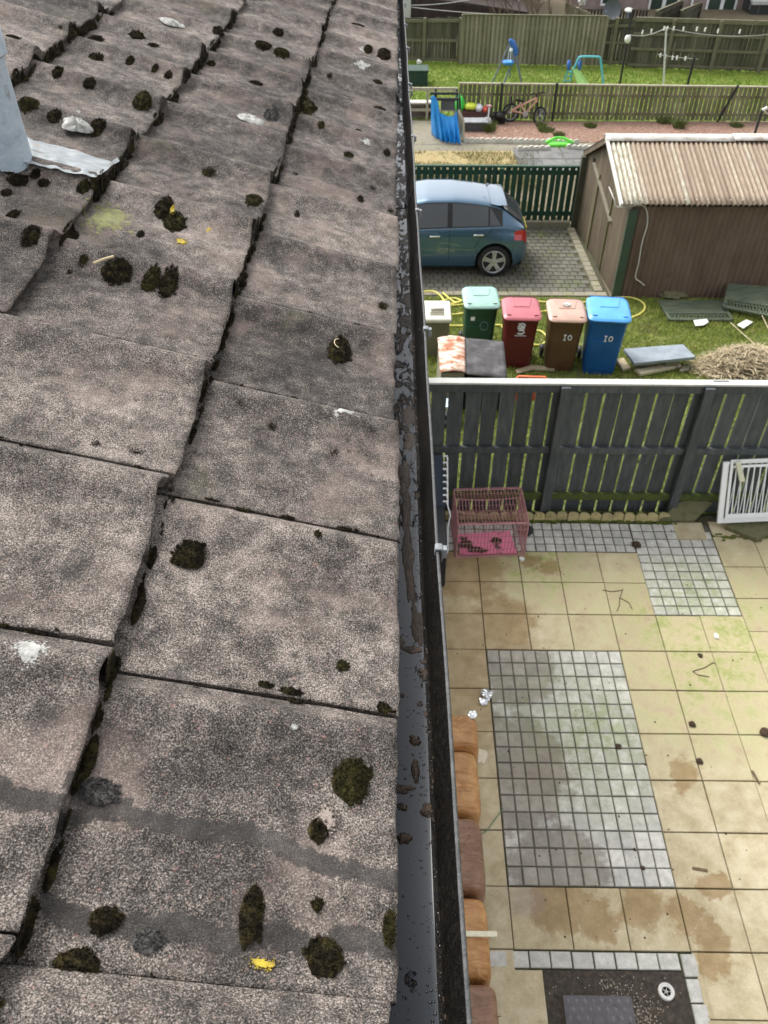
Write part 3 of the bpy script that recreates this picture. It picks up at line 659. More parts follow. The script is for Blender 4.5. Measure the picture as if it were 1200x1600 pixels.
# ================================================================== PATIO
XL = [.05, .49, .93, 1.375, 1.795, 2.235, 2.68, 3.125, 3.56, 4.0, 4.44, 4.88, 5.32, 5.76]
YL = [.45, .89, 1.33, 1.765, 2.195, 2.64, 3.08, 3.525, 3.965, 4.41, 4.85, 5.285, 5.705, 6.135, 6.57]
patio = B(); patio.box(-.3, 6.7, .3, 6.62, -.5, -.48); patio = struct('patio', patio, M['joint'])
ORG[patio.name] = (0, 0, 0)
TILT = math.atan(PS)
def piece(name, x0, x1, y0, y1, parent, m, gap=.008, lift=0.0, ch=.004, jit=.002, th=.035):
    lx, ly = (x1-x0)-gap, (y1-y0)-gap
    key = (name, round(lx, 2), round(ly, 2), m.name)
    if key not in piece.c:
        bb = B(); bb.obb((0, 0, -th/2), (lx/2, 0, 0), (0, ly/2, 0), (0, 0, th/2), ch); piece.c[key] = mesh(name, bb, m)
    e = rng.uniform; yc = (y0+y1)/2
    o = inst(name, piece.c[key], parent, ((x0+x1)/2+e(-jit, jit)*.6, yc+e(-jit, jit)*.6, patio_z(yc)+lift+e(-jit, jit)), (TILT+e(-.004, .004), e(-.004, .004), e(-.006, .006)))
    return o
piece.c = {}
def is_sett(i, j):
    x, y = (XL[i]+XL[i+1])/2, (YL[j]+YL[j+1])/2
    if .93 < x < 2.235 and 2.64 < y < 4.85: return True
    if y > 6.14 and x < 3.12: return True
    if 2.68 < x < 3.56 and y > 5.29: return True
    return False
for i in range(len(XL)-1):
    for j in range(len(YL)-1):
        x, y = (XL[i]+XL[i+1])/2, (YL[j]+YL[j+1])/2
        if is_sett(i, j): continue
        if y < 2.19 and .75 < x < 2.26: continue                     # drain bay
        y0, y1 = YL[j], YL[j+1]
        if x > 3.56 and y > 4.85: y0 -= .19; y1 -= .19                # the right-hand column is laid out of step
        piece('paving_slab', XL[i], XL[i+1], y0, y1, patio, M['slab'])
for x0, x1 in ((3.57, 3.99), (4.0, 4.43), (4.44, 4.87)): piece('paving_slab', x0, x1, 6.39, 6.62, patio, M['slab'])
piece('paving_slab', 3.16, 3.50, 6.33, 6.60, patio, M['slab'], lift=.004)
piece('paving_slab', .79, 1.125, 1.62, 2.065, patio, M['slab']); piece('paving_slab', .79, 1.125, 1.18, 1.615, patio, M['slab'])
piece('paving_slab', 2.275, 2.68, 1.765, 2.19, patio, M['slab']); piece('paving_slab', 2.275, 2.68, 1.33, 1.76, patio, M['slab'])
M['sett_joint'] = mat('sett_joint', [(.07, .065, .052), (.11, .10, .082), (.075, .085, .045)], 14, .95, .4)
def sett_panel(cells, nm='sett_panel', bed=.051):
    bb = B(); xs = [c[0] for c in cells]+[c[1] for c in cells]; ys_ = [c[2] for c in cells]+[c[3] for c in cells]
    x0, x1, y0, y1 = min(xs), max(xs), min(ys_), max(ys_)
    bb.prism([(x0, y0, patio_z(y0)-.06), (x1, y0, patio_z(y0)-.06), (x1, y1, patio_z(y1)-.06), (x0, y1, patio_z(y1)-.06)], (0, 0, bed))
    p = struct(nm, bb, M['sett_joint']); ORG[p.name] = (0, 0, 0)
    for c in cells: piece('sett', *c, p, M['sett'], gap=.0115, ch=.005, jit=.0025)
def cells(x0, x1, y0, y1, nx, ny, skip=lambda x, y: False):
    return [(x0+(x1-x0)*i/nx, x0+(x1-x0)*(i+1)/nx, y0+(y1-y0)*j/ny, y0+(y1-y0)*(j+1)/ny) for i in range(nx) for j in range(ny)
            if not skip(x0+(x1-x0)*(i+.5)/nx, y0+(y1-y0)*(j+.5)/ny)]
sett_panel(cells(.935, 2.235, 2.645, 4.845, 11, 15))
sett_panel(cells(2.675, 3.555, 5.29, 6.57, 7, 11, lambda x, y: y > 6.45 and x > 3.3))
sett_panel(cells(.49, 2.67, 6.14, 6.575, 20, 4))
bc = [(.72+.1577*i, .72+.1577*(i+1), 2.07, 2.19) for i in range(9)]
bc += [(2.145, 2.265, 2.185-.16*(i+1), 2.185-.16*i) for i in range(6)]
bc += [(2.73+.12*i, 2.73+.12*(i+1), 2.03-.13*j, 2.19-.13*j) for i in range(2) for j in range(3)]
sett_panel(bc, bed=.012)

# drain bay: soil, inspection cover, gully ring
P = []
for i in range(50):
    x = 1.13+1.012*i/49
    P.append([(x, y, patio_z(y)-.012+.007*nz(x*9, y*9)+.004*nz(x*35, y*35)) for y in np.linspace(1.0, 2.066, 50)])
b = B(); b.grid(P); struct('drain_bay_soil', b, M['soil'])
M['cover'] = mat('grey_cover', [(.085, .08, .085), (.12, .115, .12)], 20, .55, .2, 200, grime=((.05, .04, .03), 16, .58, .70))
cov = thing('drain_cover', 'dark grey plastic drain cover with raised diamonds and round keyhole boss', 'drain cover', (1.50, 1.70, patio_z(1.70)-.02))
cx0, cx1, cy0, cy1 = 1.245, 1.735, 1.44, 1.905
def cz(y): return patio_z(y)+.002
b = B(); b.obb(((cx0+cx1)/2, (cy0+cy1)/2, cz((cy0+cy1)/2)-.012), ((cx1-cx0)/2, 0, 0), (0, (cy1-cy0)/2, PS*(cy1-cy0)/2), (0, 0, .012), .004)
obj('plate', b, M['cover'], cov)
M['diamond'] = mat('cover_diamond', [(.13, .125, .13), (.17, .165, .17)], 20, .5, .1, 200)
dcells = []
for r in range(8):
    for c in range(8):
        x = cx0+.035+.060*c+(.03 if r % 2 else 0); y = cy1-.035-.053*r
        if x > cx1-.03 or math.hypot(x-1.485, y-1.745) < .062: continue
        dcells.append((x, y))
bb = B(); bb.add([(-.013, 0, 0), (0, -.021, 0), (.013, 0, 0), (0, .021, 0), (0, 0, .0045)], [(0, 1, 4), (1, 2, 4), (2, 3, 4), (3, 0, 4)]); dm = mesh('diamond', bb, M['diamond'])
for x, y in dcells: inst('diamond', dm, cov, (x, y, cz(y)+.0005))
b = B(); b.lathe([(.050, -.002), (.050, .004), (.045, .005), (.043, .002), (.0, .002)], (1.485, 1.745, cz(1.745)), n=28); obj('boss', b, M['cover'], cov, True)
M['white_plastic'] = mat('white_plastic', [(.68, .67, .63)], 30, .5, .05, grime=((.35, .30, .22), 40, .56, .72))
M['black_hole'] = mat('dark_drain', [(.012, .011, .010)], 20, .5, .1)
gx, gy = 1.992, 1.936; gz = patio_z(gy)-.002
gl = thing('gully_grate', 'round white plastic drain gully ring set in wet soil', 'drain', (gx, gy, gz-.03))
b = B(); b.lathe([(.058, -.03), (.058, .004), (.054, .009), (.047, .009), (.045, .004), (.040, .003), (.038, .006), (.033, .006), (.031, -.004), (.031, -.03)], (gx, gy, gz), n=36); obj('ring', b, M['white_plastic'], gl, True)
b = B(); b.lathe([(.031, -.006), (.0, -.006)], (gx, gy, gz), n=24); obj('grate_plate', b, M['black_hole'], gl)
b = B()
for k in range(5):
    a = 2*math.pi*k/5; b.beam((gx+.008*math.cos(a), gy+.008*math.sin(a), gz-.003), (gx+.030*math.cos(a), gy+.030*math.sin(a), gz-.003), .0035, .004)
b.lathe([(.010, -.003), (.010, .001), (.006, .001), (.006, -.003)], (gx, gy, gz), n=12); obj('grate_bars', b, M['white_plastic'], gl)
M['pebble'] = mat('pale_pebble', [(.32, .27, .20), (.46, .42, .36)], 40, .6, .2)
b = B()
for i in range(420):
    q = rng.random()
    if q < .6: x, y = rng.gauss(1.80, .07), rng.gauss(1.78, .09)
    elif q < .8: x, y = rng.gauss(1.62, .08), rng.gauss(1.96, .03)
    else: x, y = rng.uniform(1.15, 2.12), rng.uniform(1.3, 2.05)
    if not (1.14 < x < 2.12 and 1.2 < y < 2.05) or (cx0 < x < cx1 and cy0 < y < cy1) or math.hypot(x-gx, y-gy) < .06: continue
    r = rng.uniform(.002, .006); b.lathe([(r*.6, -.6*r), (r, 0), (r*.6, .6*r), (0, .7*r)], (x, y, patio_z(y)-.009+.007*nz(x*9, y*9)), n=6)
tag(obj('pebbles', b, M['pebble'], None, True, org=(1.7, 1.8, -.12)), 'small pale pebbles scattered on the wet soil round the drain cover', 'pebbles', kind='stuff')
M['foil'] = NT('crumpled_foil').done((.72, .74, .77), .25, .5, .85)
def crumple(name, x, y, r, label, cat, m, h=.5, zf=patio_z, seed=1.0, org_z=0, sx=1.0, group=None, lift=0.0):
    P = []
    for i in range(9):
        ph = math.pi*i/8; row = []
        for k in range(14):
            a = 2*math.pi*k/14; q = 1+.55*nz(math.cos(a)*2*math.sin(ph)+seed*5, math.sin(a)*2*math.sin(ph), math.cos(ph)*2+seed)
            row.append((x+r*sx*q*math.sin(ph)*math.cos(a), y+r*q*math.sin(ph)*math.sin(a), zf(y)+lift+max(.001, r*h*(.8+q*math.cos(ph)))))
        P.append(row)
    b = B(); b.grid(P, wrap=True); return tag(obj(name, b, m, None, False, org=(x, y, zf(y)+lift)), label, cat, group)
crumple('crumpled_foil', .895, 4.33, .055, 'crumpled silver foil lying on the damp slab beside the setts', 'foil', M['foil'], .5, seed=3)
crumple('crumpled_foil', .86, 4.26, .04, 'smaller torn piece of silver foil touching the larger crumpled one', 'foil', M['foil'], .4, seed=4)
M['dead_leaf'] = mat('dead_leaf', [(.035, .022, .014), (.07, .045, .025)], 40, .8, .5)
M['paper'] = mat('white_paper', [(.70, .70, .66)], 20, .8, .1)
for (x, y, r, lb) in ((3.36, 3.98, .05, 'dark brown leaf clump on the cream slabs at right'), (2.70, 3.70, .03, 'dark leaf scrap at a slab corner beside the grey setts'), (2.73, 4.06, .03, 'small dark leaf clod above the one at the slab corner'),
                      (2.69, 6.24, .05, 'brown dead leaf on the setts near the log edging'), (2.02, 3.83, .028, 'dark leaf scrap on the middle of the sett panel'), (3.0, 4.8, .025, 'dark crumb on the algae stained slab'), (2.01, 2.79, .018, 'black pebble like crumb at the near edge of the setts')):
    crumple('dead_leaf', x, y, r, lb, 'leaf', M['dead_leaf'], .3, seed=x)
crumple('paper_scrap', 3.22, 5.03, .035, 'torn white paper scrap on the green stained slab', 'paper', M['paper'], .3, seed=2.2, sx=.6)
crumple('paper_scrap', 1.41, 6.02, .03, 'white scrap on the slab at the corner of the pink cage', 'paper', M['paper'], .3, seed=5.2)
M['bark'] = mat('brown_bark', [(.12, .085, .05), (.18, .13, .08)], 30, .8, .3)
b = B(); b.beam((2.40, 2.795, patio_z(2.79)+.006), (2.515, 2.775, patio_z(2.78)+.006), .022, .010)
tag(obj('wood_chip', b, M['bark'], None, bevel=.002, org=(2.45, 2.79, patio_z(2.79))), 'brown stick of wood lying flat on a cream slab', 'wood chip')
b = B(); b.beam((3.13, 3.62, patio_z(3.6)+.006), (3.155, 3.50, patio_z(3.5)+.006), .02, .01)
tag(obj('wood_chip', b, M['bark'], None, bevel=.002, org=(3.14, 3.56, patio_z(3.56))), 'thin pale stick lying lengthwise on a slab at right', 'wood chip')
b = B()
for i in range(150):                                               # crumbs of dirt and leaf all over the paving
    x, y = rng.uniform(.5, 4.6), rng.uniform(1.8, 6.5); r = rng.uniform(.003, .010)*(1.5 if rng.random() < .1 else 1)
    blob_patch(b, x, y, r, r*rng.uniform(.6, 1.6), r*.4, patio_z(y)+.001, i*.77, 8, (0, .6, 1.0))
tag(obj('leaf_crumbs', b, M['dead_leaf'], None, True, org=(2, 4, 0)), 'tiny dark crumbs of leaf and dirt scattered over the paving', 'crumbs', kind='stuff')

# ================================================================== DARK GREY GARDEN FENCE
def yz(y): return patio_z(y) if y <= 6.71 else T(y)
M['fence_grey'] = mat('dark_grey_fence_paint', [(.044, .052, .055), (.065, .076, .079), (.092, .101, .101)], 7, .6, .25, 60, rnd=.16, stretch=(3, 3, .6), grime=[((.05, .065, .02), 4, .60, .78), ((.10, .08, .07), 9, .66, .8)])
M['fence_grey_mossy'] = mat('mossy_grey_rail', [(.045, .06, .025), (.075, .10, .02), (.05, .055, .04)], 9, .8, .4, 80)
M['cap_white'] = mat('white_fence_cap', [(.38, .39, .365), (.50, .51, .48)], 6, .6, .1, 60, grime=((.32, .34, .22), 10, .60, .74))
FY, FB, FT = 6.80, .165, 1.905
gf = thing('garden_fence', 'dark grey board fence with white top cap at the end of the patio', 'fence', (3.0, FY, FB))
bw = .152; bm = []
for v in range(3):
    bb = B(); bb.box(-bw/2, bw/2, -.010, .010, -.05, FT-FB-.02, 0); bm.append(mesh('board', bb, M['fence_grey']))
x = .12; posts_x = (-.62, 1.735, 3.17, 4.62, 6.1)
while x < 6.9:
    o = inst('board', bm[rng.randrange(3)], gf, (x, FY+.012+rng.uniform(-.002, .002), FB+.02+rng.uniform(-.02, .01)), (rng.uniform(-.004, .004), rng.uniform(-.006, .006), rng.uniform(-.02, .02)), None); x += .1765+rng.uniform(-.004, .004)
for px in posts_x[1:]:
    b = B(); b.box(px-.048, px+.048, FY-.105, FY-.012, FB-.2, FT-.02); obj('post', b, M['fence_grey'], gf, bevel=.004)
edges_x = [0.0]+[q for q in posts_x[1:]]+[7.0]
for (zz, hh, m, dep) in ((FT-.065, .085, 'fence_grey', .05), (1.06, .075, 'fence_grey', .045), (.415, .085, 'fence_grey_mossy', .05)):
    for a, c in zip(edges_x, edges_x[1:]):
        b = B(); b.box(a+(.05 if a > 0 else 0), c-.05, FY-.003-dep, FY-.001, zz-hh/2, zz+hh/2); obj('rail', b, M[m], gf, bevel=.004)
for a, c in ((.0, 2.6), (2.602, 5.1), (5.102, 7.0)):
    b = B(); b.box(a, c, FY-.060, FY+.040, FT-.016, FT+.006); obj('cap', b, M['cap_white'], gf, bevel=.004)

# log roll edging
M['log_end'] = mat('pale_log', [(.36, .30, .15), (.50, .42, .22), (.42, .38, .16)], 20, .85, .3, 120, rnd=.12, grime=((.16, .17, .05), 12, .52, .66))
le = thing('log_edging', 'scalloped row of pale half round logs along the fence foot', 'edging', (1.8, 6.64, patio_z(6.64)-.02))
bb = B(); nn = 10
arc = [(.062*math.cos(math.pi*k/nn), .062*math.sin(math.pi*k/nn)) for k in range(nn+1)]
bb.add([(x, y, 0) for x, y in arc]+[(x*.96, y*.95, .09) for x, y in arc]+[(0, 0, .092)],
       [(k, k+1, nn+2+k, nn+1+k) for k in range(nn)]+[(nn+1+k, nn+2+k, 2*nn+2) for k in range(nn)]+[(nn, 0, nn+1, 2*nn+2, 2*nn+1)])
lm = mesh('log', bb, M['log_end'], True, ang=35)
for i in range(21):
    x = .52+.1275*i
    inst('log', lm, le, (x, 6.610+rng.uniform(-.006, .006), patio_z(6.65)-.012+rng.uniform(-.008, .008)), (0, 0, rng.uniform(-.08, .08)))
M['moss_green'] = mat('bright_moss', [(.05, .065, .012), (.10, .125, .02), (.06, .05, .02)], 30, .95, .6, 120)
b = B()
for i in range(260):
    x = rng.uniform(.5, 3.2); y = 6.60+rng.gauss(0, .018); r = rng.uniform(.006, .02)
    blob_patch(b, x, y, r*1.6, r, r*.5, patio_z(y)+.001, i*.9, 9, (0, .5, .85, 1.0))
for i in range(120):
    x = rng.uniform(3.56, 5.2); y = 6.37+rng.gauss(0, .02); r = rng.uniform(.006, .02)
    blob_patch(b, x, y, r*1.8, r, r*.4, patio_z(y)+.001, i*.9, 9, (0, .5, .85, 1.0))
tag(obj('edge_moss', b, M['moss_green'], None, True, org=(1.8, 6.6, .18)), 'low green moss growing along the foot of the log edging', 'moss', kind='stuff')
# broken flagstones and the white gate at right
M['mossy_flag'] = mat('mossy_flagstone', [(.10, .11, .05), (.15, .14, .08), (.07, .09, .03)], 9, .9, .5, 80)
def slabpoly(name, pts, th, m, label, cat, bevel=.006, group=None):
    c = np.mean(np.array(pts), axis=0); b = B(); b.prism(pts, (0, 0, th)); return tag(obj(name, b, m, None, bevel=bevel, org=tuple(c)), label, cat, group)
slabpoly('flagstone', [(3.02, 6.60, .195), (3.40, 6.58, .20), (3.62, 6.74, .33), (3.28, 6.77, .33)], .04, M['mossy_flag'], 'dark mossy flagstone leaning at the fence foot beside the white gate', 'flagstone')
slabpoly('flagstone', [(3.72, 6.50, .175), (4.02, 6.29, .172), (4.36, 6.50, .185), (4.1, 6.70, .195)], .05, M['mossy_flag'], 'mossy flagstone lying cornerwise under the white gate', 'flagstone')
M['gate_white'] = mat('white_gate_paint', [(.82, .85, .87), (.86, .88, .90)], 12, .45, .05, 50, spec=.5)
M['gate_inner'] = M['gate_white']
gt = thing('safety_gate', 'folded white metal safety gate leaning against the grey fence', 'gate', (4.2, 6.48, .24))
GO = onz(1120, 817, .25); GO = np.array(GO)
gx_ = np.array((1.0, .02, .055)); gx_ /= np.linalg.norm(gx_)
top = ony(1130, 722, 6.70); gu = np.array(top)-GO; GH = np.linalg.norm(gu); gu /= GH; gn = np.cross(gx_, gu)
def gp(a, c, n_=0.0): return GO+gx_*a+gu*c+gn*n_
b = B(); W_ = .80
b.beam(gp(.03, 0), gp(.03, GH), .062, .03, gn); b.beam(gp(W_-.03, 0), gp(W_-.03, GH), .062, .03, gn); b.beam(gp(.062, .03), gp(W_-.062, .03), .03, .06, gu)
b.beam(gp(.062, GH-.012), gp(W_-.062, GH-.012), .025, .024, gu)
obj('frame', b, M['gate_white'], gt, bevel=.003)
b = B(); b.beam(gp(.085, .055, .022), gp(.085, GH+.03, .022), .026, .024, gn); b.beam(gp(W_-.085, .055, .022), gp(W_-.085, GH+.03, .022), .026, .024, gn)
b.beam(gp(.1, .09, .022), gp(W_-.1, .09, .022), .024, .05, gu); b.beam(gp(.1, GH-.05, .022), gp(W_-.1, GH-.05, .022), .024, .024, gu); b.beam(gp(.1, GH+.018, .022), gp(W_-.1, GH+.018, .022), .022, .022, gu)
obj('door_frame', b, M['gate_white'], gt, bevel=.003)
bb = B(); bb.tube([gp(0, .105, .022)-GO, gp(0, GH-.05, .022)-GO], .0075, 8); barm = mesh('bar', bb, M['gate_white'], True)
bb = B(); bb.tube([gp(0, .05, -.02)-GO, gp(.055, GH-.02, -.02)-GO], .006, 8); barm2 = mesh('bar', bb, M['gate_white'], True)
k = .14
while k < W_-.1:
    inst('bar', barm, gt, GO+gx_*k); inst('bar', barm2, gt, GO+gx_*(k-.025)); k += .064
b = B(); b.beam(gp(.135, GH+.02, .05), gp(.205, GH-.22, .05), .058, .028, gn); obj('latch_handle', b, mat('cream_plastic', [(.66, .66, .52)], 10, .5, .05), gt, bevel=.008)

# ================================================================== PINK CAGE
M['pink_wire'] = mat('pink_wire', [(.34, .13, .16), (.46, .23, .24), (.24, .12, .12)], 30, .6, .1)
M['pink_tray'] = mat('pink_tray', [(.78, .19, .32), (.82, .24, .37)], 6, .5, .1, 40, grime=((.09, .055, .05), 6.5, .57, .66))
A_ = G(712, 871); A_ = np.array((A_[0], A_[1], patio_z(A_[1]))); C_ = np.array((1.432, 6.075, patio_z(6.075))); cgx = C_-A_; CW = np.linalg.norm(cgx); cgx /= CW
cgy = np.array((-cgx[1]*1.0, cgx[0], PS)); cgy /= np.linalg.norm(cgy); cgz = np.array((0, 0, 1.0)); CD, CH = .50, .50
cg = thing('wire_cage', 'pink wire pet cage with bright pink tray on the setts', 'cage', tuple(A_+cgx*CW/2+cgy*CD/2))
def cp(a, c, h): return A_+cgx*a+cgy*c+cgz*h
def panel(name, o, ea, eb, la, lb, na, nb, r=.0032):
    b = B(); sag = lambda i, j: 0
    for i in range(na+1): b.tube([o+ea*la*i/na, o+ea*la*i/na+eb*lb], r, 4)
    for j in range(nb+1): b.tube([o+eb*lb*j/nb, o+eb*lb*j/nb+ea*la], r*1.15, 4)
    obj(name, b, M['pink_wire'], cg)
panel('wire_panel', cp(0, 0, .02), cgx, cgz, CW, CH-.04, 20, 5); panel('wire_panel', cp(0, CD, .02), cgx, cgz, CW, CH, 20, 6)
panel('wire_panel', cp(0, 0, .02), cgy, cgz, CD, CH-.02, 12, 6); panel('wire_panel', cp(CW, 0, .02), cgy, cgz, CD, CH-.02, 12, 6)
b = B()
for i in range(21):                                               # sagging roof panel
    b.tube([cp(CW*i/20, CD*j/8, CH-.02+.02*j/8-.05*math.sin(math.pi*j/8)*math.sin(math.pi*i/20)) for j in range(9)], .0032, 4)
for j in (0, 3, 6, 8):
    b.tube([cp(CW*i/26, CD*j/8, CH-.02+.02*j/8-.05*math.sin(math.pi*j/8)*math.sin(math.pi*i/26)) for i in range(27)], .0036, 4)
obj('wire_panel', b, M['pink_wire'], cg)
b = B()
for p, q in (((0, 0, 0), (CW, 0, 0)), ((0, CD, 0), (CW, CD, 0)), ((0, 0, 0), (0, CD, 0)), ((CW, 0, 0), (CW, CD, 0)), ((0, 0, CH-.02), (CW, 0, CH-.02)), ((0, CD, CH), (CW, CD, CH)), ((0, 0, CH-.02), (0, CD, CH)), ((CW, 0, CH-.02), (CW, CD, CH)),
             ((0, 0, 0), (0, 0, CH-.02)), ((CW, 0, 0), (CW, 0, CH-.02)), ((0, CD, 0), (0, CD, CH)), ((CW, CD, 0), (CW, CD, CH))): b.tube([cp(*p), cp(*q)], .008, 6)
obj('frame', b, M['pink_wire'], cg, True)
b = B(); b.prism([cp(.05, .02, .012), cp(CW-.07, .02, .012), cp(CW-.10, CD-.16, .02), cp(.05, CD-.19, .02)], (0, 0, .012)); obj('tray', b, M['pink_tray'], cg)
b = B(); 
for (a, c, rx, ry, sd_) in ((.47, .20, .065, .05, 1.2), (.12, .16, .085, .06, 2.2), (.24, .07, .11, .04, 3.2), (.10, .25, .05, .03, 5.5)):
    p = cp(a, c, .034); blob_patch(b, p[0], p[1], rx, ry, .012, p[2], sd_, 20, rag=.5)
obj('bedding_dirt', b, M['dead_leaf'], cg, True)

# black box with white rack near the wall
M['black_plastic'] = mat('black_plastic', [(.018, .019, .021), (.03, .031, .034)], 12, .45, .1, 60)
M['navy_plastic'] = mat('navy_lid', [(.022, .03, .05), (.03, .04, .065)], 12, .35, .1, 60)
bx = thing('storage_box', 'black plastic box with navy lid and white wire rack by the wall', 'box', (.45, 6.2, patio_z(6.2)))
x1 = .56; b = B(); b.box(.2, x1, 5.62, 6.25, patio_z(5.62)+.005, .70); obj('body', b, M['black_plastic'], bx, bevel=.015)
b = B(); b.prism([(.2, 6.26, .66), (x1+.01, 6.26, .66), (x1-.015, 6.66, 1.02), (.2, 6.66, 1.02)], (0, .02, .03)); obj('lid', b, M['navy_plastic'], bx, bevel=.008)
b = B()
for i in range(8):
    q = i/7; y = 6.28+.34*q; z = .74+.34*q; b.tube([(x1-.02, y, z), (x1+.02, y-.01, z+.01), (x1+.022, y-.02, z-.02)], .011, 6)
b.tube([(x1+.025, 6.62, 1.05), (x1+.03, 6.26, .70), (x1+.06, 6.2, .62), (x1+.035, 6.12, .52), (x1+.04, 6.0, .28), (x1+.01, 5.96, .22)], .008, 6)
obj('wire_rack', b, M['gate_white'], bx, True)
crumple('black_rag', 1.50, 6.42, .075, 'dark grey rag on the setts right of the pink cage', 'rag', M['black_plastic'], .5, seed=7.7)

def spl2(pts): return [np.array(p, float) for p in pts]
# ================================================================== LEATHER SOFA (its back to the patio)
def leather(name, cols):
    t = NT(name); n = t.noise(9, 6, .6); wv = t.noise(3.2, 3, .5, stretch=(1.5, 7, 1.5), dist=2.2)
    c = t.ramp(n, [(.3, cols[0]), (.5, cols[1]), (.7, cols[2])])
    c = t.mix(t.ramp(wv, [(.60, 0.0), (.70, .25)]), c, tuple(x*.55 for x in cols[0]))
    fine = t.noise(34, 5, .6, stretch=(.5, 2.5, .5), dist=.8)
    t.bump(t.math('ADD', wv, t.math('MULTIPLY', fine, .10)), .8, .03); return t.done(c, .36, .5)
M['tan'] = leather('tan_leather', [(.36, .165, .055), (.45, .225, .08), (.54, .30, .12)])
M['brown_l'] = leather('brown_leather', [(.16, .080, .046), (.22, .115, .067), (.29, .165, .10)])
sofa = thing('leather_sofa', 'worn tan and brown leather sofa with its back to the patio', 'sofa', (.25, 2.5, patio_z(2.5)))
def pillow(name, x0, x1, y0, y1, z0, z1, m, e=.42, seed=0.0, sag=.02):
    n, k = 30, 40; P = []; cx_, cy_, cz_ = (x0+x1)/2, (y0+y1)/2, (z0+z1)/2
    sg = lambda v, p: math.copysign(abs(v)**p, v)
    for i in range(n+1):
        ph = -math.pi/2+math.pi*i/n; row = []
        for j in range(k):
            th = 2*math.pi*j/k
            dx, dy, dz = sg(math.cos(ph), e)*sg(math.cos(th), e), sg(math.cos(ph), e*.6)*sg(math.sin(th), e*.6), sg(math.sin(ph), e)
            w_ = 1+.035*nz(dx*1.3+seed, dy*1.6, dz*1.3)+.008*nz(dx*2, dy*6+seed, dz*2)
            row.append((cx_+(x1-x0)/2*dx*w_, cy_+(y1-y0)/2*dy, cz_+(z1-z0)/2*dz*(1+.05*nz(dy*2.5, dx+seed, 2)+.015*nz(dy*11+seed, dx*2, 5))))
        P.append(row)
    b = B(); b.grid(P, wrap=True); return obj(name, b, m, sofa, True, ang=80)
def z_for(u, v, x):                                                # height at which the pixel ray crosses the plane X = x
    r = ray(u, v); return (CAM+r*(x/r[0]))
b = B(); b.prism([(-.15, 1.30, patio_z(1.3)+.06), (.60, 1.30, patio_z(1.3)+.06), (.60, 3.58, patio_z(3.58)+.06), (-.15, 3.58, patio_z(3.58)+.06)], (0, 0, .26)); obj('base', b, M['brown_l'], sofa, bevel=.03)
ysf = [onz(700, v, .74)[1] for v in (1112, 1168, 1271, 1394, 1531, 1640)]
mm = ['tan', 'tan', 'brown_l', 'tan', 'brown_l']; xr = [.715, .692, .682, .672, .69]; nm_ = ['armrest', 'back_cushion', 'back_cushion', 'back_cushion', 'armrest']
for i in range(5):
    pillow(nm_[i], .34, xr[i], ysf[i+1]+.004, ysf[i]-.004, .05, (.765 if i else .75), M[mm[i]], .46 if 0 < i < 4 else .42, i*3.3)
    if nm_[i] == 'back_cushion': pillow('seat_cushion', -.18, .36, ysf[i+1]+.005, ysf[i]-.005, .20, .38, M[mm[i]], .3, i*2.1)
M['foam'] = mat('cream_foam', [(.72, .68, .50)], 20, .8, .2)
fy = onz(745, 1460, .775)[1]
b = B(); b.beam((.36, fy, .782), (.705, fy+.004, .772), .035, .014); tag(obj('foam_strip', b, M['foam'], None, bevel=.004, org=(.5, fy, .775)), 'thin cream foam strip lying across the tan sofa cushion', 'strip')
b = B(); b.tube([(.69, 3.0, patio_z(3.0)+.02), (.80, 3.07, patio_z(3.07)+.008), (.92, 3.22, patio_z(3.2)+.008), (.95, 3.26, patio_z(3.26)+.006)], .004, 5)
tag(obj('green_wire', b, mat('green_wire', [(.12, .22, .12)], 5), None, True, org=(.8, 3.1, -.02)), 'thin green garden wire poking out from under the sofa', 'wire')
crumple('crumpled_foil', .665, ysf[0]-.03, .035, 'white torn foil stuck on the far corner of the sofa armrest', 'foil', M['foil'], .4, lambda y: .735, 8.1)
b = B()
for q in ([(2.42, 5.62), (2.36, 5.50), (2.34, 5.40), (2.30, 5.33)], [(2.36, 5.50), (2.44, 5.44), (2.46, 5.36)], [(2.20, 5.60), (2.30, 5.58), (2.40, 5.60)]): b.tube(spl2([(x, y, patio_z(y)+.006) for x, y in q]), .0045, 5)
tag(obj('root_twig', b, M['bark'], None, True, org=(2.36, 5.5, patio_z(5.5))), 'thin branching brown twig lying on a cream slab below the grey setts', 'twig')
b = B()
for q in ([(2.88, 4.62), (3.0, 4.66), (3.10, 4.72), (3.13, 4.70)], [(2.88, 4.62), (2.92, 4.58), (3.02, 4.56)]): b.tube(spl2([(x, y, patio_z(y)+.006) for x, y in q]), .004, 5)
tag(obj('root_twig', b, M['bark'], None, True, org=(3.0, 4.64, patio_z(4.64))), 'thin curved twig on the green stained slab right of the large sett panel', 'twig')
patchb = B(); blob_patch(patchb, .80, 3.76, .06, .12, .002, patio_z(3.76)+.002, 4.4, 24, rag=.3)
M['dust'] = mat('pale_dust', [(.62, .56, .42)], 30, .9)
tag(obj('spilt_plaster', patchb, M['dust'], None, True, org=(.80, 3.76, patio_z(3.76))), 'pale spilt plaster patch on the slab between sofa and setts', 'spill')

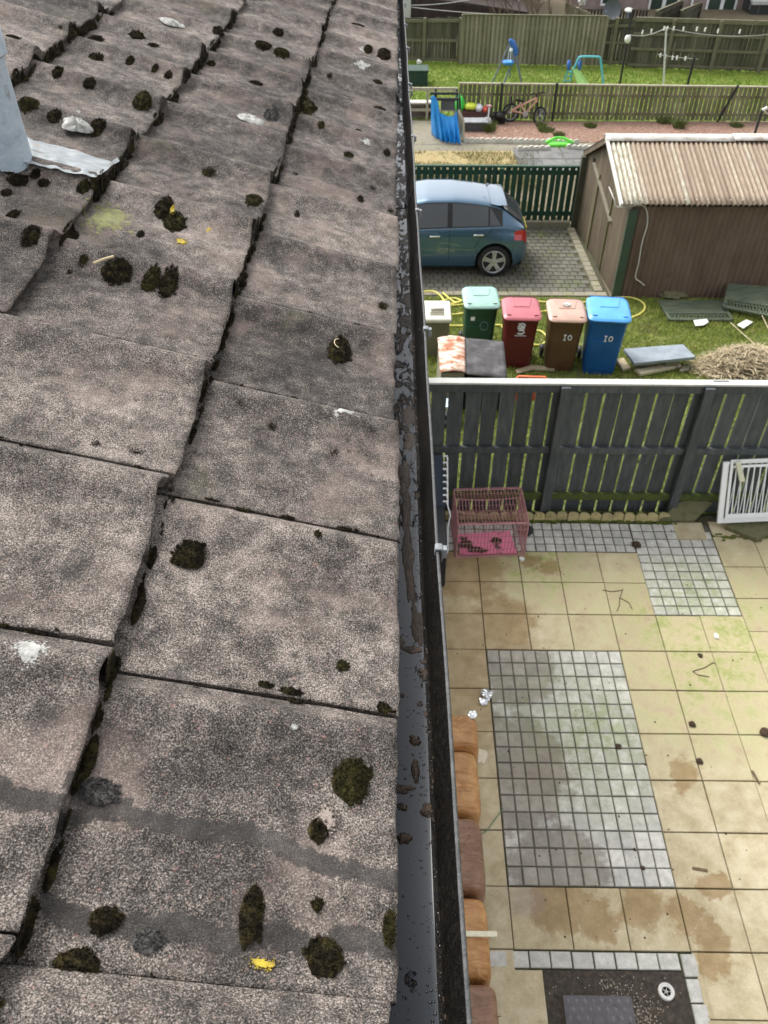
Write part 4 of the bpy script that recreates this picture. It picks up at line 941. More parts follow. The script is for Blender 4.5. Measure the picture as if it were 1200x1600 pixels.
# ================================================================== BACK LAWN: grass, bins, hose, rubbish
def blades(name, label, m, n, region, hmin, hmax, wd, org, skip=None, dens=None):
    xs = nrg.uniform(region[0], region[1], n); ys = nrg.uniform(region[2], region[3], n)
    keep = np.ones(n, bool)
    if dens is not None: keep &= nrg.rand(n) < np.array([dens(x, y) for x, y in zip(xs, ys)])
    if skip is not None: keep &= ~np.array([skip(x, y) for x, y in zip(xs, ys)])
    xs, ys = xs[keep], ys[keep]; n = len(xs)
    zs = np.interp(ys, _TY, _TZ); a = nrg.uniform(0, 6.283, n); h = nrg.uniform(hmin, hmax, n)*(0.5+nrg.rand(n)); lx = nrg.normal(0, .5, n)*h; ly = nrg.normal(0, .5, n)*h
    dx, dy = np.cos(a)*wd, np.sin(a)*wd
    V = np.empty((n, 3, 3)); V[:, 0] = np.stack([xs-dx, ys-dy, zs-.003], 1); V[:, 1] = np.stack([xs+dx, ys+dy, zs-.003], 1); V[:, 2] = np.stack([xs+lx, ys+ly, zs+h], 1)
    V -= np.array(org); me = bpy.data.meshes.new(name)
    me.vertices.add(3*n); me.vertices.foreach_set('co', V.ravel()); me.loops.add(3*n); me.loops.foreach_set('vertex_index', np.arange(3*n)); me.polygons.add(n)
    me.polygons.foreach_set('loop_start', np.arange(0, 3*n, 3)); me.update(calc_edges=True); me.materials.append(m)
    o = bpy.data.objects.new(name, me); col.objects.link(o); o.location = org
    return tag(o, label, 'grass', kind='stuff')
M['blade'] = mat('grass_blade', [(.14, .18, .026), (.235, .29, .05), (.38, .36, .12)], 4.5, .8, 0, spec=.2, grime=((.16, .13, .06), 1.4, .56, .68))
M['blade_far'] = mat('far_grass_blade', [(.16, .24, .035), (.23, .32, .05), (.34, .34, .11)], 1.6, .8, 0, spec=.2)
bare = lambda x, y: 1.0 if nz(x*1.1, y*1.1, 3.3)+.3*nz(x*4, y*4, 1) > -.22 else .25
blades('lawn_grass', 'short uneven grass of the lawn behind the grey fence', M['blade'], 110000, (.2, 7.2, 6.95, 13.32), .025, .06, .006, (3, 10, -.2), dens=bare)

M['kerb'] = mat('mossy_kerb', [(.17, .158, .115), (.235, .215, .16), (.16, .17, .085)], 8, .9, .4, 60, rnd=.12)
def bin_(name, label, P, w, d, h, rz, body, lid, group='wheelie bins in a row', mark=None, tilt=0):
    t = thing(name, label, 'wheelie bin', P, rz, group, local=True)
    b = B(); n = 10; P_ = []
    secs = [(0, .76, .72, -.02), (.05, .80, .76, -.02), (h*.62, .90, .90, 0), (h*.86, .95, .95, 0), (h*.885, 1.0, 1.0, 0), (h*.93, 1.0, 1.0, 0)]
    for z, fw, fd, oy in secs:
        row = []
        for k in range(24):
            a = 2*math.pi*(k+.5)/24; c_, s_ = math.cos(a), math.sin(a); e = .28
            row.append((w/2*fw*math.copysign(abs(c_)**e, c_)*.97, oy+d/2*fd*math.copysign(abs(s_)**e, s_)*.94, z))
        P_.append(row)
    b.grid(P_, wrap=True); b.f.append(tuple(range(24))[::-1])
    bd = obj('body', b, body, t, True, ang=35)
    b = B(); P_ = []
    for z, f in ((h*.915, 1.03), (h*.93, 1.055), (h*.955, 1.05), (h*.975, .98), (h*.985, .90)):
        row = []
        for k in range(24):
            a = 2*math.pi*(k+.5)/24; c_, s_ = math.cos(a), math.sin(a); e = .26
            row.append((w/2*f*math.copysign(abs(c_)**e, c_)*.98, -.012+d/2*f*math.copysign(abs(s_)**e, s_)*.96, z+(.02*(s_) if z > h*.94 else 0)))
        P_.append(row)
    b.grid(P_, wrap=True); b.f.append(tuple(96+k for k in range(24)))
    ld = obj('lid', b, lid, t, True, ang=30)
    b = B(); zt = h*.985
    b.prism([(-w*.30, d*.36, zt+.013), (-w*.22, -d*.02, zt-.001), (w*.22, -d*.02, zt-.001), (w*.30, d*.36, zt+.013)], (0, 0, .014)); obj('lid_panel', b, lid, ld, bevel=.006)
    b = B()
    for sx in (-1, 1): b.box(sx*w*.36-.03, sx*w*.36+.03, -d*.40, -d*.34, zt-.016, zt+.004)
    obj('lid_bump', b, lid, ld, bevel=.006)
    b = B(); b.tube([(-w*.42, d*.52, h*.97), (w*.42, d*.52, h*.97)], .016, 8); obj('handle', b, body, t, True)
    b = B(); b.box(-w*.33, w*.33, -d*.438, -d*.425, h*.10, h*.60, 0); b.v = [(x, y+(-.055*(z/h)+.03), z) for x, y, z in b.v]; obj('front_panel', b, body, t, bevel=.006)
    for sx in (-1, 1):
        b = B(); b.lathe([(.03, -.025), (.092, -.025), (.1, -.015), (.1, .015), (.092, .025), (.03, .025)], (sx*w*.44, d*.40, .1), (1, 0, 0), 20); obj('wheel', b, M['black_plastic'], t, True)
    b = B(); b.tube([(-w*.44, d*.40, .1), (w*.44, d*.40, .1)], .012, 6); obj('axle', b, M['black_plastic'], t, True)
    if mark: mark(t, w, d, h)
    return t
def plast(name, c, r=.42, fade=.5):
    t = NT(name); n = t.noise(5, 6, .6); cc = t.ramp(n, [(.3, tuple(x*.85 for x in c)), (.7, tuple(min(1, x*1.12+.004) for x in c))])
    cc = t.mix(t.ramp(t.noise(14, 7, .7, stretch=(1, 1, .4)), [(.60, 0.0), (.78, .35)]), cc, (.20, .19, .16)); t.bump(t.noise(60, 3), .05)
    return t.done(cc, r, .5)
M['b_green'] = plast('dark_green_plastic', (.018, .068, .040)); M['l_green'] = plast('sky_pale_green_lid', (.24, .39, .34), .35)  # lids paler than the bodies: sky reflection put into their colour
M['b_red'] = plast('dark_red_plastic', (.105, .008, .012)); M['l_red'] = plast('sky_pale_red_lid', (.37, .10, .12), .35)
M['b_brown'] = plast('brown_plastic', (.105, .050, .027)); M['l_brown'] = plast('sky_pale_brown_lid', (.42, .27, .21), .35)
M['b_blue'] = plast('blue_plastic', (.004, .085, .30)); M['l_blue'] = plast('sky_pale_blue_lid', (.07, .29, .62), .35)
M['paint_white'] = NT('white_paint').done((.75, .76, .74), .6)
def front_y(d, h, z): return -d/2*.94*np.interp(z, [.05, h*.62, h*.86], [.76, .90, .95])-.004
def digits(t, w, d, h, z0, s, x0=0):
    b = B(); fy = lambda z: front_y(d, h, z)-.012
    q = lambda x, z: (x0+x, fy(z0+z), z0+z)
    b.tube([q(-.05*s, 0), q(-.05*s, .11*s)], .0085, 5); b.tube([q(-.075*s, 0), q(-.025*s, 0)], .008, 5); b.tube([q(-.075*s, .11*s), q(-.025*s, .11*s)], .008, 5)
    b.tube([q((.045+.034*math.cos(a))*s, (.055+.05*math.sin(a))*s) for a in np.linspace(0, 6.283, 15)[:-1]], .0085, 5, True)
    obj('house_number', b, M['paint_white'], t)
def mark_num(t, w, d, h): digits(t, w, d, h, h*.60, .78, .03)
def mark_red(t, w, d, h):
    b = B(); q = lambda x, z: (x, front_y(d, h, h*.70+z)-.008, h*.70+z)
    for pts in ([(-.05, .14), (.01, .15), (.05, .13)], [(-.055, .09), (-.02, .12), (.03, .10), (.055, .12)], [(.05, .075), (.0, .085), (-.05, .06), (-.03, .03), (.03, .035), (.05, .0), (.01, -.03), (-.05, -.02)], [(-.02, .06), (.04, .05)]):
        b.tube([q(*p) for p in pts], .011, 5)
    obj('council_logo', b, M['paint_white'], t)
    b = B(); 
    for i in range(9): b.box(-.085+.019*i, -.085+.019*i+.013, front_y(d, h, h*.63)-.010, front_y(d, h, h*.63)-.004, h*.63, h*.63+.014)
    obj('small_lettering', b, M['paint_white'], t)
def mark_green(t, w, d, h):
    b = B(); b.box(-.16, -.10, front_y(d, h, h*.72)-.008, front_y(d, h, h*.72), h*.70, h*.76); obj('sticker', b, M['paint_white'], t)
    b = B(); z0 = h*.60; b.tube([(.05+.06*math.cos(a), front_y(d, h, z0)-.006, z0+.07*math.sin(a)) for a in np.linspace(0, 6.283, 17)[:-1]], .004, 5, True); obj('faint_ring_mark', b, M['l_green'], t)
def lidpaint(t, w, d, h):
    mark_num(t, w, d, h); b = B(); 
    P = []
    b.tube([(-.05, .05, h*1.02), (.0, .10, h*1.022), (.05, .05, h*1.018), (.0, .03, h*1.018)], .014, 5, True); obj('lid_paint', b, M['paint_white'], t)
def gz_(p, h=0): return (p[0], p[1], T(p[1]))
bl = G(932, 574); br = G(871, 569); re = G(804, 565); gr = G(744, 547)
bin_('wheelie_bin', 'bright blue wheelie bin with white 10 painted on the front', gz_(bl), .60, .66, 1.03, R(-6), M['b_blue'], M['l_blue'], mark=mark_num)
bin_('wheelie_bin', 'brown wheelie bin with white 10 and white smear on its lid', gz_(br), .55, .62, .96, R(-3), M['b_brown'], M['l_brown'], mark=lidpaint)
bin_('wheelie_bin', 'dark red wheelie bin with white council logo on the front', gz_(re), .55, .62, .95, R(-2), M['b_red'], M['l_red'], mark=mark_red)
bin_('wheelie_bin', 'dark green wheelie bin with pale green lid behind the rusty bunker', gz_(gr), .54, .62, .96, R(1), M['b_green'], M['l_green'], mark=mark_green)
# cream bin at left
M['cream_plastic2'] = plast('cream_lid', (.52, .50, .42)); M['olive_body'] = plast('olive_grey_body', (.13, .12, .08))
p = G(672, 545); cb = thing('dustbin', 'cream lidded grey bin half hidden behind the gutter', 'bin', gz_(p))
zt = .62; b = B(); b.prism([(p[0]-.32, p[1]-.28, p[2]), (p[0]+.27, p[1]-.28, p[2]), (p[0]+.27, p[1]+.25, p[2]), (p[0]-.32, p[1]+.25, p[2])], (0, 0, zt)); obj('body', b, M['olive_body'], cb, bevel=.02)
b = B(); b.prism([(p[0]-.35, p[1]-.32, p[2]+zt), (p[0]+.30, p[1]-.32, p[2]+zt), (p[0]+.30, p[1]+.28, p[2]+zt+.02), (p[0]-.35, p[1]+.28, p[2]+zt+.02)], (0, 0, .07)); ld = obj('lid', b, M['cream_plastic2'], cb, bevel=.025)
b = B(); b.box(p[0]-.02, p[0]+.18, p[1]-.06, p[1]+.04, p[2]+zt+.075, p[2]+zt+.125); obj('handle', b, M['cream_plastic2'], ld, bevel=.015)
b = B(); b.box(p[0]-.03, p[0]+.19, p[1]-.20, p[1]-.07, p[2]+zt+.068, p[2]+zt+.078); obj('hand_recess', b, M['olive_body'], ld)
# rusty bunker: curved metal lid and felted slab beside it
M['rust_lid'] = mat('rusty_painted_metal', [(.27, .08, .035), (.30, .11, .055), (.42, .30, .22), (.54, .52, .48), (.33, .13, .07)], 4.2, .7, .3, 40, stretch=(1.0, 1.7, 1), detail=9, grime=((.27, .085, .03), 8, .56, .62))
M['felt'] = mat('black_felt', [(.035, .033, .034), (.065, .062, .064), (.12, .115, .115)], 6, .85, .5, 90, grime=((.45, .44, .42), 13, .66, .72))
M['bunker_side'] = mat('weathered_board', [(.17, .155, .115), (.22, .20, .15)], 7, .9, .3, 60)
zb_ = .50; p0 = onz(688, 582, zb_); p1 = onz(727, 582, zb_); p2 = onz(792, 590, zb_-.06); q0 = onz(684, 528, zb_); q1 = onz(726, 527, zb_); q2 = onz(786, 532, zb_-.03)
bk = thing('coal_bunker', 'low bunker with rusty white painted metal lid beside the black slab', 'bunker', (p0[0], p0[1], T(p0[1])))
b = B(); b.prism([(p0[0]+.01, p0[1]+.01, T(p0[1])-.03), (p1[0]-.01, p1[1]+.01, T(p1[1])-.03), (q1[0]-.01, q1[1]-.02, T(q1[1])-.03), (q0[0]+.01, q0[1]-.02, T(q0[1])-.03)], (0, 0, zb_-T(p0[1])+.02)); obj('box', b, M['bunker_side'], bk, bevel=.008)
P = []
for i in range(13):
    f = i/12; a = np.array(p0)*(1-f)+np.array(p1)*f; c = np.array(q0)*(1-f)+np.array(q1)*f; hh = .035*math.sin(math.pi*f)
    P.append([a+(0, -.02, hh+.012*nz(f*4, j*.5)) + (c-a)*(j/10) for j in range(11)])
b = B(); b.grid(P); o_ = obj('lid', b, M['rust_lid'], bk, True); md = o_.modifiers.new('solid', 'SOLIDIFY'); md.thickness = .012
bs = thing('felted_slab', 'black speckled felt covered box between the rusty bunker and the red bin', 'box', (p1[0]+.2, p1[1], T(p1[1])))
b = B(); b.prism([(p1[0]+.02, p1[1]+.02, T(p1[1])-.03), (p2[0]-.02, p2[1]+.02, T(p2[1])-.03), (q2[0]-.02, q2[1]-.02, T(q2[1])-.03), (q1[0]+.02, q1[1]-.02, T(q1[1])-.03)], (0, 0, .44-T(p1[1]))); obj('body', b, M['black_plastic'], bs, bevel=.01)
b = B(); P = [[np.array(p1)*(1-f)+np.array(p2)*f+(np.array(q1)*(1-f)+np.array(q2)*f-np.array(p1)*(1-f)-np.array(p2)*f)*(j/12)+np.array((.006, 0, -.03+.012*nz(f*3, j*.4, 2))) for j in range(13)] for f in np.linspace(0, 1, 13)]
b.grid(P); o_ = obj('felt_top', b, M['felt'], bs, True); md = o_.modifiers.new('solid', 'SOLIDIFY'); md.thickness = .02
c = G(700, 590)
crumple('bin_bag', .75, 8.9, .16, 'black bag slumped left of the rusty bunker', 'bag', M['black_plastic'], .8, T, 3.9)
bb = B(); bb.lathe([(.02, 0), (.07, .01), (.10, .06), (.105, .07), (.09, .06), (.0, .02)], (.70, 8.75, .26), n=20); tag(obj('bowl', bb, mat('pale_blue_plastic', [(.50, .60, .70)], 5, .4, 0), None, True, org=(.70, 8.75, .26)), 'pale blue bowl resting on the black bag', 'bowl')
# timber, orange board, planks, slate
M['old_timber'] = mat('old_timber', [(.22, .17, .10), (.34, .28, .18), (.42, .36, .25)], 14, .9, .4, 60, stretch=(.5, 3, 1))
def flatboard(name, uvs, th, m, label, cat, lift=.02, bevel=.004):
    pts = [np.array(G(u, v))+np.array((0, 0, lift)) for u, v in uvs]
    return slabpoly(name, [tuple(q) for q in pts], th, m, label, cat, bevel)
flatboard('timber_offcut', [(805, 582), (830, 574), (866, 578), (866, 583), (832, 581), (808, 587)], .03, M['old_timber'], 'splintered brown timber offcut lying below the red and brown bins', 'timber')
flatboard('plank', [(990, 583), (1058, 572), (1063, 577), (1000, 590)], .05, mat('pale_plank', [(.50, .44, .29), (.60, .54, .38)], 9, .85, .2, 60, stretch=(.4, 2, 1)), 'pale cream plank under the front of the slate slab', 'plank')
flatboard('paving_offcut', [(962, 567), (973, 565), (984, 580), (972, 583)], .05, M['slab'], 'small pale paving offcut between the blue bin and the slate slab', 'paving')
flatboard('stone_chip', [(1062, 578), (1078, 575), (1074, 583), (1060, 585)], .04, M['kerb'], 'rough stone chip to the right of the cream plank', 'stone')
M['slate'] = mat('blue_grey_slate', [(.16, .19, .22), (.22, .255, .285), (.28, .31, .33)], 6, .45, .25, 60, spec=.5, grime=((.14, .13, .10), 9, .60, .75))
sl = [(990, 572), (1086, 562), (1066, 542), (974, 549)]; pts = [np.array(onz(u, v, T(10.8)+.20)) for u, v in sl]
slabpoly('slate_slab', [tuple(q) for q in pts], .05, M['slate'], 'blue grey slate slab resting on planks beside the straw heap', 'slab', .006)
b = B(); c = np.mean(pts, axis=0); b.box(c[0]-.30, c[0]-.05, c[1]-.10, c[1]+.15, T(c[1])-.02, c[2]-.002); tag(obj('stone_block', b, M['kerb'], None, bevel=.02, org=(c[0]-.2, c[1], T(c[1]))), 'rough block under the left half of the slate slab', 'stone')
b = B(); b.box(c[0]+.08, c[0]+.30, c[1]-.12, c[1]+.12, T(c[1])-.02, c[2]-.002); tag(obj('stone_block', b, M['kerb'], None, bevel=.02, org=(c[0]+.2, c[1], T(c[1]))), 'rough block under the right half of the slate slab', 'stone')
M['orange'] = mat('orange_plastic', [(.60, .11, .03), (.66, .14, .045)], 6, .5, .05)
ob = thing('orange_board', 'orange plastic board standing behind the grey fence', 'board', (1.6, 7.25, T(7.25)))
a_ = ony(806, 593, 7.25); c_ = ony(857, 595, 7.25); b = B(); zt = a_[2]+.03
b.prism([(a_[0], 7.25, zt-.30), (c_[0], 7.25, zt-.30), (c_[0], 7.25, zt-.04), (c_[0]-.03, 7.25, zt), (a_[0]+.03, 7.25, zt+.01), (a_[0], 7.25, zt-.02)], (0, .03, 0)); obj('panel', b, M['orange'], ob, bevel=.008)
b = B(); b.beam(((a_[0]+c_[0])/2, 7.266, T(7.25)), ((a_[0]+c_[0])/2, 7.266, zt-.25), .05, .03, (0, 1, 0)); obj('post', b, M['old_timber'], ob)
# lattice panels, papers
M['green_panel'] = mat('faded_green_panel', [(.06, .085, .055), (.10, .125, .085), (.15, .155, .105)], 7, .75, .3, 50, stretch=(.5, 2, 1), grime=((.20, .17, .10), 5, .60, .75))
def lattice(label, P, th=.035):
    P = [np.array(q) for q in P]; t = thing('trellis_panel', label, 'panel', tuple(P[0]))
    at_ = lambda a, c: (P[0]*(1-a)+P[1]*a)*(1-c)+(P[3]*(1-a)+P[2]*a)*c
    n_ = np.cross(P[1]-P[0], P[3]-P[0]); n_ /= np.linalg.norm(n_); up = n_*th
    if up[2] < 0: up = -up
    b = B(); b.prism([at_(0, .34), at_(1, .34), at_(1, 1), at_(0, 1)], up*.8); obj('board', b, M['green_panel'], t)
    b = B()
    for (a0, c0, a1, c1) in ((0, 0, 1, 0), (0, .33, 1, .33), (0, 0, 0, 1), (1, 0, 1, 1), (0, 1, 1, 1)): b.beam(at_(a0, c0)+up*.5, at_(a1, c1)+up*.5, .045, th, n_)
    obj('frame', b, M['green_panel'], t)
    b = B(); k = 0.02
    while k < .94:
        b.beam(at_(k, .02)+up*.4, at_(k+.06, .32)+up*.4, .018, .010, n_); b.beam(at_(k+.06, .02)+up*.6, at_(k, .32)+up*.6, .018, .010, n_); k += .058
    obj('lattice', b, M['green_panel'], t)
lf = lambda u, v, l: np.array(G(u, v))+np.array((0, 0, l))
lattice('flat green trellis topped fence panel lying on the lawn at left of another', [lf(1046, 503, .02), lf(1142, 503, .02), lf(1128, 474, .02), lf(1030, 474, .02)])
lattice('green trellis topped panel tilted over the end of the flat one', [lf(1128, 489, .10), lf(1215, 508, .12), lf(1215, 478, .30), lf(1134, 464, .22)])
flatboard('paper_sheet', [(1082, 505), (1103, 503), (1106, 508), (1098, 513), (1085, 514)], .012, M['paper'], 'white crumpled sheet on the lawn below the flat trellis panel', 'paper', .05)
flatboard('paper_sheet', [(1150, 512), (1164, 504), (1175, 508), (1160, 518)], .012, M['paper'], 'white crumpled sheet on the lawn nearest the straw heap', 'paper', .05)
M['straw'] = mat('straw', [(.22, .17, .10), (.44, .36, .23), (.62, .54, .38)], 30, .85, 0)
hc = G(1165, 585); hx, hy = hc[0]+.05, hc[1]+.15
heap = thing('straw_heap', 'heap of dry tangled straw on the lawn beside the slate slab', 'heap', (hx, hy, T(hy)))
b = B(); P = []
for i in range(13):
    r = i/12; P.append([(hx+.72*r*math.cos(a)*(1+.2*nz(math.cos(a), math.sin(a), 2)), hy+.42*r*math.sin(a)*(1+.2*nz(math.cos(a), math.sin(a), 4)), T(hy)-.02+.36*(1-r**2)*(1+.3*nz(r*3+math.cos(a), math.sin(a)*2))) for a in np.linspace(0, 6.283, 29)[:-1]])
b.grid(P, wrap=True); obj('mound', b, M['earth'], heap, True)
b = B()
for i in range(2600):
    a = rng.uniform(0, 6.283); r = math.sqrt(rng.random())*1.12; x, y = hx+.78*r*math.cos(a), hy+.46*r*math.sin(a); z = T(y)+max(.01, .36*(1-min(1, r)**2))+rng.uniform(-.03, .06)
    h = rng.uniform(0, 6.283); q = [np.array((x, y, z))]; bend = rng.gauss(0, .5); dz = rng.gauss(.05, .12)
    for s_ in range(4):
        h += bend; q.append(q[-1]+np.array((math.cos(h), math.sin(h)*.8, dz*(1-.7*s_)))*rng.uniform(.03, .06))
    wd = .007; pr = []
    for k, p_ in enumerate(q):
        s_ = np.array((-math.sin(h), math.cos(h), .4))*wd*(1-.2*k); pr.append([p_-s_, p_+s_])
    b.grid(pr)
st_ = obj('straw_stalks', b, M['straw'], heap); st_['kind'] = 'stuff'
for uvs, lb in (([(1138, 514), (1172, 545), (1190, 562)], 'long pale dry stalk lying above the straw heap'), ([(1171, 474), (1186, 500), (1200, 530)], 'longest pale stick leaning across the trellis panels')):
    b = B(); b.tube([lf(u, v, .12) for u, v in uvs], .008, 5); tag(obj('dry_stalk', b, M['straw'], None, True, org=tuple(lf(*uvs[0], .12))), lb, 'stalk')
# yellow hose
M['hose'] = mat('yellow_hose', [(.60, .55, .12), (.72, .66, .20)], 10, .5, .05)
def spline(pts, n=8):
    P = [np.array(q, float) for q in pts]; P = [2*P[0]-P[1]]+P+[2*P[-1]-P[-2]]; out = []
    for i in range(1, len(P)-2):
        for k in range(n):
            t = k/n; a, b_, c, d = P[i-1:i+3]
            out.append(.5*((2*b_)+(-a+c)*t+(2*a-5*b_+4*c-d)*t*t+(-a+3*b_-3*c+d)*t**3))
    return out+[P[-2]]
hs_ = thing('garden_hose', 'yellow garden hose looping across the lawn behind the bins', 'hose', tuple(G(750, 480)))
for uvs in ([(655, 459), (676, 457), (690, 466), (697, 482), (694, 492)], [(655, 474), (676, 477), (705, 468), (720, 473), (690, 480), (720, 478), (783, 471), (830, 471), (853, 474), (915, 474), (920, 468), (960, 467), (985, 467), (1003, 474), (1007, 483), (1000, 492), (985, 499)],
            [(655, 512), (700, 511), (730, 511), (783, 510), (795, 514)], [(700, 494), (720, 492), (735, 486)], [(784, 512), (790, 520), (808, 533), (835, 541), (850, 538), (853, 528), (846, 520), (836, 518)], [(845, 489), (870, 486), (915, 484)], [(700, 466), (692, 460), (710, 474), (722, 471)]):
    b = B(); b.tube(spline([lf(u, v, .025) for u, v in uvs]), .017, 7); obj('hose_run', b, M['hose'], hs_, True)

# ================================================================== DRIVEWAY, GREEN FENCE
M['drive'] = mat('driveway_sett', [(.085, .08, .066), (.125, .118, .10), (.105, .112, .065)], 9, .9, .4, 80, rnd=.16, grime=((.10, .12, .04), 2.2, .52, .68))
dw = B(); dw.box(-6, 3.9, 13.42, 16.62, -.56, -.50); dw = struct('driveway', dw, M['joint']); ORG[dw.name] = (0, 0, 0)
sx_, sy_ = .158, .168; allp = []
for r in range(18):
    y = 13.56+sy_*r+sy_/2
    if y > 16.55: break
    n = 0
    while True:
        x = 3.68-sx_*(n+.5)-(sx_/2 if r % 2 else 0)
        if x < -1.2: break
        allp.append((x, y)); n += 1
vis = sorted([q for q in allp if q[0] > .55 and not (q[0] < 1.55 and 14.9 < q[1] < 15.9)], key=lambda q: abs(q[0]-2.6)+.8*abs(q[1]-14.2))[:300]; vs = set(vis)
bb = B(); bb.obb((0, 0, -.03), (sx_/2-.008, 0, 0), (0, sy_/2-.008, 0), (0, 0, .03), .006); dmesh = mesh('paving_block', bb, M['drive'])
for x, y in vis: inst('paving_block', dmesh, dw, (x, y, T(y)+.006+rng.uniform(-.002, .002)), (rng.uniform(-.01, .01), rng.uniform(-.01, .01), rng.uniform(-.012, .012)))
b = B()
for x, y in allp:
    if (x, y) not in vs: b.obb((x, y, T(y)-.024), (sx_/2-.008, 0, 0), (0, sy_/2-.008, 0), (0, 0, .03), .006)
o_ = obj('paving_blocks', b, M['drive'], dw); o_['kind'] = 'stuff'
ke = struct('driveway_kerb', B().box(-1.0, 3.9, 13.385, 13.392, -.6, -.55), M['kerb']); ORG[ke.name] = (0, 0, 0)
bb = B(); bb.obb((0, 0, 0), (.098, 0, 0), (0, .075, 0), (0, 0, .05), .008); km = mesh('kerb_block', bb, M['kerb'])
for i in range(25): inst('kerb_block', km, ke, (3.80-.2*i, 13.465, T(13.46)-.03+rng.uniform(-.003, .003)))
for i in range(14): inst('kerb_block', km, ke, (3.77-.003*i, 13.65+.21*i, T(14)-.012+rng.uniform(-.004, .004)), (0, 0, R(90)+rng.uniform(-.03, .03)))
bb = B(); bb.obb((0, 0, 0), (.29, 0, 0), (0, .05, 0), (0, 0, .09), .01); km2 = mesh('kerb_stone', bb, M['kerb'])
for i in range(7): inst('kerb_stone', km2, ke, (3.42-.6*i, 16.56, T(16.5)+.05))

def fence(name, label, p0, p1, h0, h1, bw, pitch, bmat, rails=(), rail_mat=None, rail_front=True, posts=(), pw=.09, post_front=True, cap=None, th=.02, jh=.01, z_off=.03, lean=0.0, skipb=None, twin=False, post_h=0.0):
    p0 = np.array(p0, float); p1 = np.array(p1, float); d = p1[:2]-p0[:2]; L = np.linalg.norm(d); rz = math.atan2(d[1], d[0]); dz = p1[2]-p0[2]
    t = thing(name, label, 'fence', tuple(p0), rz, local=True)
    n = int(L/pitch); hm = (h0+h1)/2; ms = []
    for v in range(4):
        bb = B(); bb.box(-bw/2, bw/2, -th/2, th/2, 0, 1); ms.append(mesh('board', bb, bmat))
    for i in range(n+1):
        x = i*pitch+pitch/2; f = x/L; hh = h0+(h1-h0)*f
        if skipb and skipb(f): continue
        yy = (.055 if (twin and i % 2) else 0)
        inst('board', ms[rng.randrange(4)], t, (x, yy+rng.uniform(-.003, .003), dz*f+z_off+rng.uniform(-jh, jh)), (rng.uniform(-.01, .01), rng.uniform(-.008, .008)+lean, rng.uniform(-.03, .03)), (1, 1, hh-z_off+rng.uniform(-jh, jh)))
    rm = rail_mat or bmat; s = -1 if rail_front else 1
    for zf, rh in rails:
        b = B(); b.beam((0, s*(th/2+.026), h0*zf), (L, s*(th/2+.026), dz+h1*zf), .045, rh); obj('rail', b, rm, t)
    s2 = -1 if post_front else 1
    for f in posts:
        x = f*L; b = B(); hh = h0+(h1-h0)*f+post_h; b.box(x-pw/2, x+pw/2, s2*(th/2+.004)+(-pw if s2 < 0 else 0), s2*(th/2+.004)+(pw if s2 > 0 else 0), dz*f-.3, dz*f+hh); obj('post', b, rm, t)
    if cap is not None:
        b = B(); b.beam((0, 0, h0+.015), (L, 0, dz+h1+.015), th+.06, .035); obj('cap', b, cap, t)
    return t
M['green_paint'] = mat('dark_green_paint', [(.012, .042, .025), (.018, .058, .034), (.03, .065, .04)], 7, .6, .2, 60, rnd=.15, grime=((.07, .06, .04), 8, .64, .78))
gp0 = np.array((-2.2, 16.66, T(16.66)+.07)); gp1 = np.array((3.80, 16.66, T(16.66)+.07))
fence('slat_fence', 'low dark green slatted fence behind the blue car', gp0, gp1, 1.14, 1.13, .098, .131, M['green_paint'], rails=((.16, .09), (.90, .09)), rail_front=False, posts=(.36, .73), pw=.09, post_front=True, cap=M['green_paint'], th=.02, z_off=.03)
pe = ony(908, 245, 16.55); b = B(); b.box(pe[0]+.02, pe[0]+.14, 16.5, 16.62, T(16.5)-.2, 1.0); tag(obj('fence_post', b, mat('green_stained_post', [(.045, .05, .03), (.07, .07, .045)], 8, .8, .3), None, bevel=.005, org=(pe[0]+.08, 16.56, T(16.5))), 'tall green stained timber post between the slat fence and the shed', 'post')

